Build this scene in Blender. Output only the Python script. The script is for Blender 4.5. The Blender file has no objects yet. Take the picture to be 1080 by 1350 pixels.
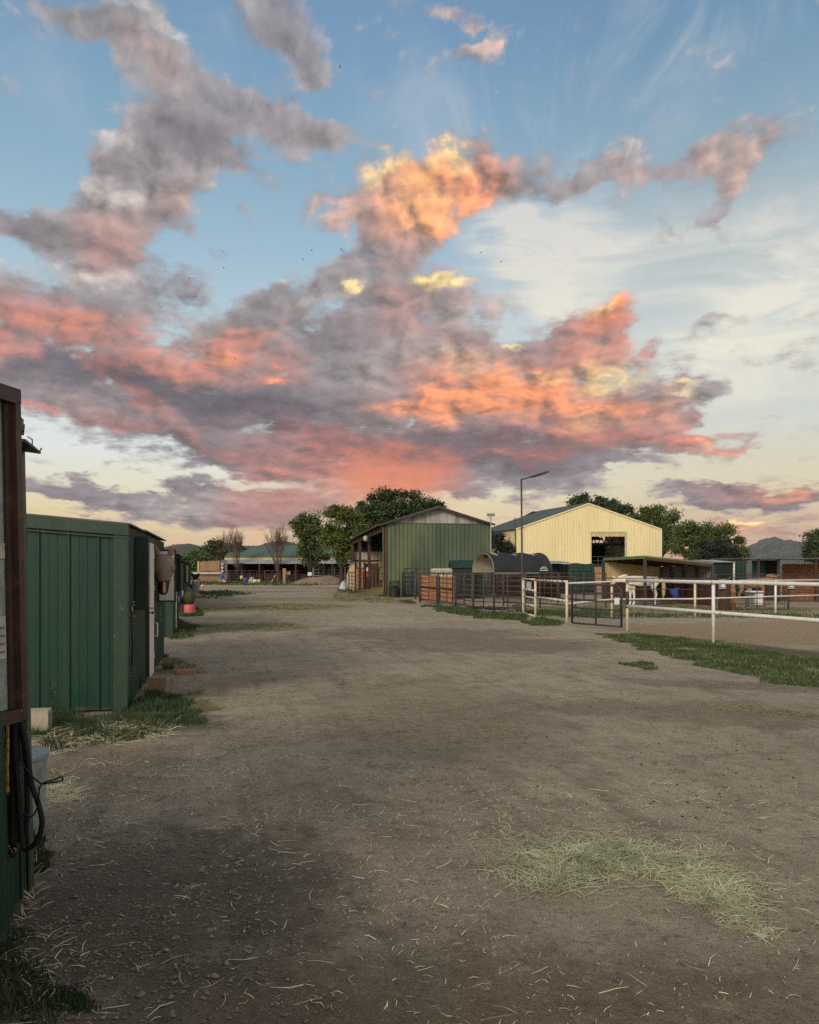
import bpy, bmesh, math, random
from math import radians as R, sin, cos, pi, atan, atan2, sqrt, hypot
from mathutils import Vector, noise
random.seed(7)
SC = bpy.context.scene
COL = SC.collection
H = 1.55; F = 1036.0; CX = 540.0; HY = 752.0
def P(px, py, Y):
    """world point seen at photo pixel (px,py) at distance Y"""
    return Vector(((px-CX)/F*Y, Y, H-(py-HY)/F*Y))
def G(px, py):
    Y = H*F/(py-HY)
    return Vector(((px-CX)/F*Y, Y, 0.0))
def ZZ(py, Y): return H-(py-HY)/F*Y
def XX(px, Y): return (px-CX)/F*Y
def lin(c):
    return tuple(((v/255.0)/12.92 if v/255.0 <= .04045 else ((v/255.0+.055)/1.055)**2.4) for v in c)

# ------------------------------------------------------------------ camera
cd = bpy.data.cameras.new("camera"); cam = bpy.data.objects.new("camera", cd); COL.objects.link(cam)
cam.location = (0, 0, H); cam.rotation_euler = (R(90), 0, 0)
cd.sensor_fit = 'HORIZONTAL'; cd.sensor_width = 36.0; cd.lens = 36.0*F/1080.0
cd.shift_y = 77.0/1080.0; cd.clip_start = .05; cd.clip_end = 30000
SC.camera = cam
SC.view_settings.view_transform = 'Standard'; SC.view_settings.look = 'None'
SC.view_settings.exposure = 0.08; SC.view_settings.gamma = 1.0
SC.cycles.use_denoising = False
SC.cycles.max_bounces = 5; SC.cycles.diffuse_bounces = 3; SC.cycles.glossy_bounces = 2
SC.cycles.volume_bounces = 0
# ------------------------------------------------------------------ world: evening sky with sunset clouds
SUN_EL = 24.0; SUN_AZ = 212.0     # degrees, compass style (0 = +Y, clockwise): behind the camera, to the left
def build_world():
    w = bpy.data.worlds.new("World"); SC.world = w; w.use_nodes = True
    nt = w.node_tree; N = nt.nodes; L = nt.links; N.clear()
    def nd(t, **k):
        n = N.new(t)
        for a, b in k.items(): setattr(n, a, b)
        return n
    def setin(n, i, v):
        if v is None: return
        if hasattr(v, 'default_value') or isinstance(v, bpy.types.NodeSocket): L.new(v, n.inputs[i])
        else: n.inputs[i].default_value = v
    def M(op, a, b=None, c=None, clamp=False):
        n = nd('ShaderNodeMath', operation=op, use_clamp=clamp)
        setin(n, 0, a); setin(n, 1, b); setin(n, 2, c)
        return n.outputs[0]
    def VM(op, a, b=None):
        n = nd('ShaderNodeVectorMath', operation=op)
        setin(n, 0, a); setin(n, 1, b)
        return n.outputs['Value'] if op in ('LENGTH', 'DOT_PRODUCT') else n.outputs[0]
    def VS(a, s):
        n = nd('ShaderNodeVectorMath', operation='SCALE'); setin(n, 0, a); setin(n, 3, s); return n.outputs[0]
    def comb(x, y, z=0.0):
        n = nd('ShaderNodeCombineXYZ'); setin(n, 0, x); setin(n, 1, y); setin(n, 2, z); return n.outputs[0]
    def noi(v, scale, detail=6, rough=.55, dist=0.0, out=0, lac=2.0):
        n = nd('ShaderNodeTexNoise', noise_dimensions='2D'); setin(n, 'Vector', v)
        n.inputs['Scale'].default_value = scale; n.inputs['Detail'].default_value = detail
        n.inputs['Roughness'].default_value = rough; n.inputs['Distortion'].default_value = dist
        n.inputs['Lacunarity'].default_value = lac
        return n.outputs[out]
    def MR(v, a, b, c=0.0, d=1.0, t='SMOOTHSTEP'):
        n = nd('ShaderNodeMapRange', interpolation_type=t); setin(n, 0, v)
        for i, q in enumerate((a, b, c, d)): setin(n, i+1, q)
        return n.outputs[0]
    def mix(f, a, b):
        n = nd('ShaderNodeMix', data_type='RGBA'); setin(n, 0, f); setin(n, 6, a); setin(n, 7, b); return n.outputs[2]
    def rgb(c, k=1.0):
        l = lin(c); return (l[0]*k, l[1]*k, l[2]*k, 1.0)
    def ramp(v, stops):
        n = nd('ShaderNodeValToRGB'); setin(n, 0, v); e = n.color_ramp.elements
        e[0].position = stops[0][0]; e[0].color = stops[0][1]
        e[1].position = stops[-1][0]; e[1].color = stops[-1][1]
        for p, c in stops[1:-1]:
            q = e.new(p); q.color = c
        return n.outputs[0]
    tc = nd('ShaderNodeTexCoord'); D = tc.outputs['Generated']
    sp = nd('ShaderNodeSeparateXYZ'); L.new(D, sp.inputs[0])
    x, y, z = sp.outputs
    az = M('ARCTAN2', x, y); el = M('ARCSINE', z)
    elp = M('MAXIMUM', el, 0.0)
    q = comb(az, el)
    # cloud noise space: flattened towards the horizon, as cloud bases are
    lg = M('MULTIPLY_ADD', M('LOGARITHM', M('ADD', elp, .13), math.e), 1.55, M('MULTIPLY', elp, 1.3))
    nc = comb(M('MULTIPLY', az, 3.0), lg)
    # soft wandering of the shapes
    wv = VS(VM('SUBTRACT', noi(nc, 2.3, 5, .6, out=1), (.5, .5, .5)), .10)
    qw = VM('ADD', q, wv)
    wv2 = VS(VM('SUBTRACT', noi(nc, 5.0, 4, .6, out=1), (.5, .5, .5)), .07)
    qc = VM('ADD', q, wv2)
    def ae(px, py):
        u = (px-CX)/F; v = (HY-py)/F
        a = atan(u); e = atan(v*cos(a)); return a, e
    import numpy as np
    IW, IH, A0, A1, E0, E1 = 720, 440, -.64, .64, -.02, .80
    ga, ge = np.meshgrid(A0+(np.arange(IW)+.5)/IW*(A1-A0), E0+(np.arange(IH)+.5)/IH*(E1-E0))
    def field(bl, vec=None):
        """a smooth mask over the sky (azimuth, elevation): a sum of soft ellipses"""
        acc = np.zeros((IH, IW))
        for b in bl:
            px, py, rx, ry = b[:4]; rot = -R(b[4]) if len(b) > 4 else 0.0; amp = b[5] if len(b) > 5 else 1.0
            a, e = ae(px, py); dx = ga-a; dy = ge-e
            u = (dx*cos(rot)+dy*sin(rot))/(rx/F*cos(a)**1.5); v = (-dx*sin(rot)+dy*cos(rot))/(ry/F*cos(a)*cos(e)**1.5)
            t = np.clip((1.45-np.sqrt(u*u+v*v))/1.2, 0, 1); acc += amp*t*t*(3-2*t)
        return acc
    def masks(name, chans, vec):
        """the masks as the four channels of a generated float texture over (azimuth, elevation)"""
        arr = np.zeros((IH, IW, 4), dtype=np.float32); arr[..., 3] = 1
        for i, c_ in enumerate(chans): arr[..., i] = c_
        arr[0] = arr[-1] = 0; arr[:, 0] = arr[:, -1] = 0
        im = bpy.data.images.new(name, IW, IH, alpha=False, float_buffer=True, is_data=True)
        im.pixels.foreach_set(arr.ravel()); im.update(); im.pack()
        n = nd('ShaderNodeTexImage', image=im, interpolation='Linear', extension='CLIP')
        mp = nd('ShaderNodeMapping'); L.new(vec, mp.inputs[0])
        mp.inputs[1].default_value = (-A0/(A1-A0), -E0/(E1-E0), 0); mp.inputs[3].default_value = (1/(A1-A0), 1/(E1-E0), 1)
        L.new(mp.outputs[0], n.inputs[0])
        s_ = nd('ShaderNodeSeparateColor'); L.new(n.outputs[0], s_.inputs[0])
        return s_.outputs
    # px, py, rx, ry, rotation (deg, clockwise in the picture), amplitude
    dens = [
     (90,45,80,36,10,.9),(150,50,70,40,10,.8),(215,75,85,60,20,1.3),(180,125,45,40,0,.3),(370,35,70,50,20,1.1),(405,80,32,26,0,.7),
     (260,180,95,66,-25,1.2),(195,230,65,56,-50,1.1),(375,150,75,34,18,1.0),(435,175,44,18,12,.8),(320,130,60,30,0,.7),
     (225,285,64,40,-60,1.0),(140,300,54,56,0,1.25),(180,255,50,50,0,.9),(120,345,60,30,0,.8),(45,290,90,36,4,1.2),(110,250,40,22,-30,.4),
     (275,332,30,11,5,.55),(318,280,30,14,18,.5),(330,210,70,25,20,.45),
     (70,395,130,40,0,1.0),(205,385,62,42,10,.95),(30,460,150,60,0,1.0),(170,465,130,50,12,1.0),
     (100,530,190,46,16,1.0),(330,440,85,42,-22,.95),(400,395,60,30,-22,.8),
     (280,560,190,48,16,1.0),(300,500,160,60,0,1.0),
     (450,500,160,85,0,1.1),(520,430,75,62,-25,.95),(600,440,95,52,8,.9),(580,385,46,32,0,.75),
     (610,520,190,75,4,1.1),(740,520,150,62,0,1.0),(430,600,190,42,12,1.0),(600,600,200,38,2,1.0),
     (790,430,58,40,-30,.9),(730,460,75,42,-10,.8),(850,545,110,40,-10,.9),(915,580,95,16,-6,.8),
     (920,530,60,16,-10,.65),(800,600,120,20,0,.8),(670,640,130,20,2,.7),(740,610,90,24,0,.7),
     (860,625,60,10,-4,.6),(830,575,80,25,0,.7),
     (590,232,74,42,-18,1.1),(500,250,48,36,-25,.9),(545,290,70,48,-25,1.05),(500,330,52,50,-20,.95),(650,225,68,34,-14,.8),
     (435,272,46,20,-8,.75),(440,350,34,28,0,.6),(480,370,56,48,0,.9),(690,235,50,26,30,.55),
     (828,212,60,40,-5,1.2),(775,235,44,22,-15,.7),(930,208,32,26,0,.9),(985,210,36,32,0,.95),(957,252,16,34,0,.7),(890,215,30,18,0,.6),(730,230,50,30,20,.6),
     (635,50,66,17,-26,1.0),(600,10,70,18,0,.9),(885,295,10,16,0,.4),
     (150,648,130,24,2,1.5),(250,664,120,28,5,1.2),(90,652,60,14,-5,.75),(330,680,120,26,0,.75),(100,683,46,5,3,.5),(215,705,60,5,0,.4),
     (440,650,150,36,0,.7),(300,615,60,12,8,.6),(225,612,40,8,10,.5),
     (1020,652,110,22,0,1.3),(1050,637,48,15,-20,.75),(925,656,75,12,0,1.0),(960,640,40,10,0,.6),(1010,695,90,15,0,.75),(930,690,60,10,0,.5),(965,440,70,16,0,.2),
     (935,432,26,8,0,.35),(856,445,26,9,-22,.6),(985,576,22,5,0,.4),(1005,582,16,4,0,.4),
    ]
    salmon = [(60,425,150,30,0,.9),(150,470,170,24,4,.8),(185,440,90,20,15,.4),(350,480,80,22,8,.5),(60,540,90,12,10,.75),(180,525,90,14,25,.5),
     (300,455,50,16,-10,.9),(355,497,36,9,-3,.9),(150,320,52,50,0,.6),(230,275,35,40,0,.45),(190,75,50,30,0,.45),(300,460,110,14,-20,.4),
     (590,440,120,60,0,.25),(500,575,250,30,2,.15),(470,620,140,36,5,.75),(520,625,70,26,0,1.0),(700,535,180,36,0,.5),
     (600,505,120,30,-5,.5),(880,570,100,26,0,.8),(720,480,130,44,0,.55),(800,430,60,50,0,.9),(560,290,110,80,0,.45),
     (830,215,45,35,0,.35),(930,205,25,20,0,.7),(985,215,30,32,0,.7),(640,45,60,14,0,.8),(600,10,60,14,0,.6),
     (440,275,36,20,0,.7),(1020,645,110,18,0,.5),(1000,695,100,16,0,.8),(340,655,60,45,0,.4),(760,590,170,12,0,.3),(250,580,170,8,18,.45),
     (770,560,60,20,0,.8),(170,560,60,8,10,.5),(530,410,40,30,0,.3),(690,600,130,8,0,.3)]
    orange = [(570,252,85,44,-15,.9),(600,285,50,32,0,.4),(640,222,46,22,-10,.7),(600,530,95,26,-4,.75),(720,535,130,22,0,.8),(530,640,50,22,0,.6),
     (790,415,46,26,-30,.7),(690,500,110,28,-5,.5),(560,535,40,20,0,.5),(930,580,60,6,0,.5),(60,432,60,14,0,.3),(640,490,100,22,0,.4),
     (850,535,70,18,0,.35),(1045,640,40,12,0,.6),(965,690,50,12,0,.55),(280,462,26,9,0,.5),(355,496,20,6,0,.6)]
    yellow = [(500,236,30,20,-30,.6),(560,220,50,14,-10,.35),(580,376,34,18,0,1.1),(465,378,16,10,0,1.3),(805,500,46,14,-8,.75),(785,410,26,14,-25,.6),
     (690,440,14,4,10,.8),(620,470,70,18,0,.15),(900,512,30,6,20,.7),(560,262,56,30,0,.25),(740,490,60,14,0,.4),(600,205,30,12,0,.5),
     (960,686,14,7,0,.9),(985,686,24,8,0,.7),(1040,632,14,6,0,.6),(370,366,12,6,0,.7),(770,555,50,10,0,.2)]
    dark = [(130,500,190,22,8,.8),(350,540,200,40,8,.7),(500,590,220,18,0,.6),(40,292,60,22,0,.4),(270,180,70,40,0,.45),(420,560,150,30,0,.5),(620,600,220,22,0,.9),(520,575,200,14,0,.4),(200,350,60,20,0,.2),
     (375,50,46,36,0,.35),(120,655,120,14,0,.3),(700,575,160,10,0,.5),(1020,662,100,9,0,.6),(330,440,70,30,0,.3),(430,440,60,60,0,.3),(215,380,60,30,0,.25),(60,590,200,20,0,.5),(280,600,120,14,10,.5),(590,345,60,24,0,.4),(520,470,60,16,0,.3)]
    light = [(255,445,120,30,0,.2),(90,360,90,16,0,.55),(60,352,60,10,0,.4),(205,22,60,14,0,.5),(170,265,28,16,0,.7),(140,232,30,16,0,.7),(160,175,22,14,0,.4),
     (260,230,50,20,0,.2),(825,190,38,16,0,.6),(430,400,60,14,-20,.4),(470,560,100,20,0,.25),(440,640,60,18,0,.45),(240,660,110,10,0,.35),(380,640,60,10,0,.3),(560,470,120,30,0,.3),(620,400,60,20,0,.3),(800,470,60,20,0,.4)]
    def height(v):
        """billowing relief of the cloud tops: broad swell, rounded puffs, fine curl"""
        sw = noi(v, 3.0, 5, .58, .2)
        vo = nd('ShaderNodeTexVoronoi', voronoi_dimensions='2D', feature='SMOOTH_F1'); setin(vo, 0, VM('ADD', v, VS(VM('SUBTRACT', noi(v, 6.0, 2, .5, out=1), (.5, .5, .5)), .16)))
        vo.inputs['Scale'].default_value = 5.5; vo.inputs['Detail'].default_value = 2.0; vo.inputs['Roughness'].default_value = .55; vo.inputs['Smoothness'].default_value = .35
        pf = M('SUBTRACT', .46, vo.outputs['Distance'])
        cu = noi(VM('ADD', v, (7.3, 2.1, 4.0)), 11.0, 7, .66, .25)
        return sw, pf, cu, M('MULTIPLY_ADD', pf, .55, M('MULTIPLY_ADD', cu, .34, sw))
    n1, puff, n2, hgt = height(nc)
    _, _, _, hgt2 = height(VM('ADD', nc, (.030, .040, 0)))
    n3 = noi(VM('ADD', nc, (1.7, 9.1, 2.0)), 2.2, 4, .55)
    wisp = noi(comb(M('MULTIPLY_ADD', lg, -.6, M('MULTIPLY', az, 2.2)), M('MULTIPLY', lg, 2.4)), 5.0, 8, .68, .6)
    d, F_s, F_o = masks('cloud_masks', (field(dens), field(salmon), field(orange)), qw)
    F_y, F_k, F_l = masks('cloud_tints', (field(yellow), field(dark), field(light)), qw)
    edge = M('MULTIPLY_ADD', M('SUBTRACT', n1, .5), 1.5, M('MULTIPLY_ADD', M('SUBTRACT', n2, .5), 1.1, M('MULTIPLY_ADD', puff, .75, M('MULTIPLY', M('SUBTRACT', wisp, .5), .9))))
    # scattered clouds for the part of the sky outside the photograph
    outside = MR(M('ABSOLUTE', az), .52, .8)
    upper = MR(el, .62, .8)
    far = M('MAXIMUM', outside, upper)
    bg = M('MULTIPLY', M('MULTIPLY', MR(n3, .45, .7), far), .9)
    dd = M('ADD', M('ADD', M('MINIMUM', d, 1.35), bg), edge)
    alpha = MR(dd, -.10, .84)
    relief = M('MULTIPLY', M('SUBTRACT', hgt, hgt2), M('MULTIPLY_ADD', M('ADD', F_o, F_y, clamp=True), .45, 1.10))
    thick = MR(dd, .3, 1.7)
    # ---- clear sky
    base = ramp(M('DIVIDE', elp, .80), [
        (0.0, rgb((226,186,156))), (.05, rgb((242,208,160))), (.09, rgb((248,224,170))), (.13, rgb((240,234,206))), (.18, rgb((235,240,234))), (.27, rgb((214,228,230))),
        (.36, rgb((190,211,219))), (.46, rgb((164,194,212))), (.58, rgb((140,176,200))), (.72, rgb((120,158,190))), (.86, rgb((110,144,180))), (1.0, rgb((88,120,160)))])
    warm = ramp(M('DIVIDE', elp, .80), [
        (0.0, rgb((214,160,146))), (.06, rgb((228,190,150))), (.13, rgb((232,216,180))), (.22, rgb((214,216,206))),
        (.36, rgb((200,208,206))), (.46, rgb((184,196,196))), (.58, rgb((146,174,190))), (.72, rgb((112,150,180))), (1.0, rgb((84,118,160)))])
    clear = mix(MR(az, -.05, .38), base, warm)
    sky = nd('ShaderNodeTexSky', sky_type='NISHITA'); sky.sun_disc = False
    sky.sun_elevation = R(SUN_EL); sky.sun_rotation = R(SUN_AZ); sky.air_density = 1.2; sky.dust_density = 1.5
    nish = VS(sky.outputs[0], .09)
    # the evening side of the sky, behind the camera, is brighter and warmer
    behind = MR(y, .25, -.7)
    clear = mix(.12, clear, nish)
    clear = mix(behind, clear, VM('ADD', VS(nish, .55), (.66, .60, .50)))
    # thin high cirrus, in streaks fanning out from low on the right
    ci_n = noi(comb(M('MULTIPLY', az, 4.0), M('MULTIPLY', el, 2.6)), 1.6, 9, .66, 1.2)
    ci_m = nd('ShaderNodeMapping'); L.new(q, ci_m.inputs[0]); ci_m.inputs[2].default_value = (0, 0, R(-52)); ci_m.inputs[3].default_value = (3.0, 26.0, 1)
    ci_r = noi(ci_m.outputs[0], 1.0, 7, .6, .5)
    ci_m2 = nd('ShaderNodeMapping'); L.new(q, ci_m2.inputs[0]); ci_m2.inputs[2].default_value = (0, 0, R(38)); ci_m2.inputs[3].default_value = (4.0, 22.0, 1)
    ci_r2 = noi(ci_m2.outputs[0], 1.0, 7, .6, .6)
    f1 = ([(700,345,110,45,50,1.1),(660,300,50,30,0,.8),(770,330,80,70,50,.8),(640,380,60,40,0,.6)])
    f2 = ([(900,430,260,120,0,.85),(840,330,170,70,0,.5),(1060,330,110,90,-30,1.1),(1000,420,120,50,-20,.5),(980,500,170,70,0,.6)])
    f3 = ([(820,120,150,110,-40,.55),(960,40,180,40,0,.4),(590,150,120,90,30,.45),(640,270,140,60,20,.3),(280,130,200,60,0,.25),(60,120,90,60,0,.3),(300,20,80,40,0,.3)])
    f4 = [(525,632,80,40,0,1.5),(350,670,70,40,0,.4),(440,655,80,30,0,.6)]
    f1, f2, f3 = masks('thin_cloud_masks', (field(f1), field(f2), field(f3)), qc)
    F_v = masks('rain_mask', (field(f4),), qc)[0]
    cir = M('ADD', M('MULTIPLY', f1, MR(ci_r, .36, .66)), M('ADD', M('MULTIPLY', f2, MR(ci_r2, .22, .78)), M('MULTIPLY', f3, MR(ci_n, .36, .8))))
    ci_col = mix(MR(el, .22, .5), rgb((236,232,214)), rgb((206,206,208)))
    clear = mix(M('MULTIPLY', cir, .80, clamp=True), clear, ci_col)
    # ---- cloud colour
    var = M('MULTIPLY_ADD', M('SUBTRACT', wisp, .5), .9, M('MULTIPLY_ADD', M('SUBTRACT', n2, .5), .8, M('MULTIPLY', puff, .25)))
    def wgt(fl, k=1.4):
        return M('MULTIPLY', M('MINIMUM', fl, 1.0), M('MULTIPLY_ADD', var, k*.85, M('MULTIPLY_ADD', relief, .6, .95)), clamp=True)
    c = mix(MR(el, .03, .3), rgb((134,122,126)), rgb((142,136,138)))
    c = mix(M('MULTIPLY', MR(el, .42, .62), .6), c, rgb((140,144,152)))
    c = mix(wgt(F_k, .8), c, rgb((94,88,97)))
    c = mix(wgt(F_l, .8), c, rgb((196,188,182)))
    c = mix(M('MULTIPLY', wgt(F_s), .62), c, mix(MR(el, .30, .46), rgb((208,122,98)), rgb((214,172,152))))
    c = mix(M('MULTIPLY', wgt(F_o, 1.2), .80), c, rgb((246,152,98)))
    c = mix(M('MULTIPLY', wgt(F_y, .7), .72), c, rgb((255,226,150)))
    c = mix(M('MULTIPLY', far, .8), c, rgb((165,150,146)))
    lum = M('MULTIPLY_ADD', relief, .95, M('MULTIPLY_ADD', var, .28, 1.10))
    lum = M('MULTIPLY', lum, M('MULTIPLY_ADD', thick, -.28, 1.20))
    c = VS(c, M('MAXIMUM', lum, .62))
    # rain shafts / soft glow under the bank
    fin = mix(alpha, clear, c)
    veil = M('MULTIPLY', F_v, .55, clamp=True)
    fin = mix(veil, fin, rgb((232,136,102)))
    # pink-grey murk right on the skyline
    fin = mix(M('MULTIPLY', MR(el, .0, .05, 1, 0), .55), fin, rgb((214,164,142)))
    fin = mix(MR(el, -.01, 0.0, 1, 0), fin, rgb((150,130,115)))
    bgn = nd('ShaderNodeBackground'); L.new(fin, bgn.inputs[0]); bgn.inputs[1].default_value = 1.0
    out = nd('ShaderNodeOutputWorld'); L.new(bgn.outputs[0], out.inputs[0])
    w.cycles.sampling_method = 'MANUAL'; w.cycles.sample_map_resolution = 512
build_world()
# ------------------------------------------------------------------ sun (low, very soft: thin cloud in front of it)
def build_sun():
    ld = bpy.data.lights.new("sun", 'SUN'); o = bpy.data.objects.new("sun", ld); COL.objects.link(o)
    ld.energy = 1.7; ld.angle = R(16); ld.color = (1.0, .92, .82)
    e, a = R(SUN_EL), R(SUN_AZ)
    d = Vector((sin(a)*cos(e), cos(a)*cos(e), sin(e)))
    o.rotation_euler = d.to_track_quat('Z', 'Y').to_euler(); o.location = d*50
build_sun()

# ------------------------------------------------------------------ materials
MATS = {}
def mat(name, c1, c2=None, rough=.75, scale=4.0, detail=6, bump=0.0, bscale=None, metal=0.0, stretch=(1, 1, 1), lo=.35, hi=.65,
        c3=None, s3=20.0, lo3=.55, hi3=.75, spec=.5, coords='Object', linear=False, subs=0.0, dist=.01, mud=0.0, streak=0.0):
    """noise-blended two/three tone surface"""
    if name in MATS: return MATS[name]
    m = bpy.data.materials.new(name); m.use_nodes = True; nt = m.node_tree; N = nt.nodes; L = nt.links
    b = N['Principled BSDF']; b.inputs['Roughness'].default_value = rough; b.inputs['Metallic'].default_value = metal
    b.inputs['Specular IOR Level'].default_value = spec
    f = (lambda c: tuple(c)) if linear else lin
    col = lambda c: (*f(c), 1)
    tc = N.new('ShaderNodeTexCoord'); mp = N.new('ShaderNodeMapping'); L.new(tc.outputs[coords], mp.inputs[0]); mp.inputs[3].default_value = stretch
    if c2 is None: c2 = tuple(v*.8 for v in c1)
    n = N.new('ShaderNodeTexNoise'); L.new(mp.outputs[0], n.inputs[0]); n.inputs['Scale'].default_value = scale; n.inputs['Detail'].default_value = detail
    n.inputs['Roughness'].default_value = .62
    mr = N.new('ShaderNodeMapRange'); L.new(n.outputs[0], mr.inputs[0]); mr.inputs[1].default_value = lo; mr.inputs[2].default_value = hi
    mx = N.new('ShaderNodeMix'); mx.data_type = 'RGBA'; L.new(mr.outputs[0], mx.inputs[0]); mx.inputs[6].default_value = col(c1); mx.inputs[7].default_value = col(c2)
    out = mx.outputs[2]
    if c3 is not None:
        n3 = N.new('ShaderNodeTexNoise'); L.new(mp.outputs[0], n3.inputs[0]); n3.inputs['Scale'].default_value = s3; n3.inputs['Detail'].default_value = 5
        m3 = N.new('ShaderNodeMapRange'); L.new(n3.outputs[0], m3.inputs[0]); m3.inputs[1].default_value = lo3; m3.inputs[2].default_value = hi3
        x3 = N.new('ShaderNodeMix'); x3.data_type = 'RGBA'; L.new(m3.outputs[0], x3.inputs[0]); L.new(out, x3.inputs[6]); x3.inputs[7].default_value = col(c3)
        out = x3.outputs[2]
    if streak:        # faint weather streaks running down the sheets
        sm = N.new('ShaderNodeMapping'); L.new(tc.outputs[coords], sm.inputs[0]); sm.inputs[3].default_value = (5, 5, .25)
        sn = N.new('ShaderNodeTexNoise'); L.new(sm.outputs[0], sn.inputs[0]); sn.inputs['Scale'].default_value = 1.6; sn.inputs['Detail'].default_value = 6; sn.inputs['Roughness'].default_value = .7
        sr = N.new('ShaderNodeMapRange'); L.new(sn.outputs[0], sr.inputs[0]); sr.inputs[1].default_value = .5; sr.inputs[2].default_value = .72; sr.inputs[4].default_value = streak
        sx = N.new('ShaderNodeMix'); sx.data_type = 'RGBA'; L.new(sr.outputs[0], sx.inputs[0]); L.new(out, sx.inputs[6]); sx.inputs[7].default_value = col((112, 98, 78)); out = sx.outputs[2]
    if mud:           # dried mud splashed along the foot of the wall
        sp = N.new('ShaderNodeSeparateXYZ'); L.new(tc.outputs[coords], sp.inputs[0])
        mn = N.new('ShaderNodeTexNoise'); L.new(tc.outputs[coords], mn.inputs[0]); mn.inputs['Scale'].default_value = 5; mn.inputs['Detail'].default_value = 8; mn.inputs['Roughness'].default_value = .75
        ma = N.new('ShaderNodeMath'); ma.operation = 'MULTIPLY_ADD'; L.new(mn.outputs[0], ma.inputs[0]); ma.inputs[1].default_value = -mud*2.2; L.new(sp.outputs[2], ma.inputs[2])
        mm = N.new('ShaderNodeMapRange'); L.new(ma.outputs[0], mm.inputs[0]); mm.inputs[1].default_value = -mud*.55; mm.inputs[2].default_value = -mud*1.15; mm.inputs[4].default_value = .75
        mq = N.new('ShaderNodeMix'); mq.data_type = 'RGBA'; L.new(mm.outputs[0], mq.inputs[0]); L.new(out, mq.inputs[6]); mq.inputs[7].default_value = col((112, 98, 76)); out = mq.outputs[2]
    L.new(out, b.inputs['Base Color'])
    rr = N.new('ShaderNodeMapRange'); L.new(n.outputs[0], rr.inputs[0]); rr.inputs[3].default_value = max(0, rough-.12); rr.inputs[4].default_value = min(1, rough+.12); L.new(rr.outputs[0], b.inputs['Roughness'])
    if bump:
        nb = N.new('ShaderNodeTexNoise'); L.new(mp.outputs[0], nb.inputs[0]); nb.inputs['Scale'].default_value = bscale or scale*6; nb.inputs['Detail'].default_value = 4
        bp = N.new('ShaderNodeBump'); L.new(nb.outputs[0], bp.inputs['Height']); bp.inputs['Strength'].default_value = bump; bp.inputs['Distance'].default_value = dist
        L.new(bp.outputs[0], b.inputs['Normal'])
    MATS[name] = m
    return m
M_ = {}
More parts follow.
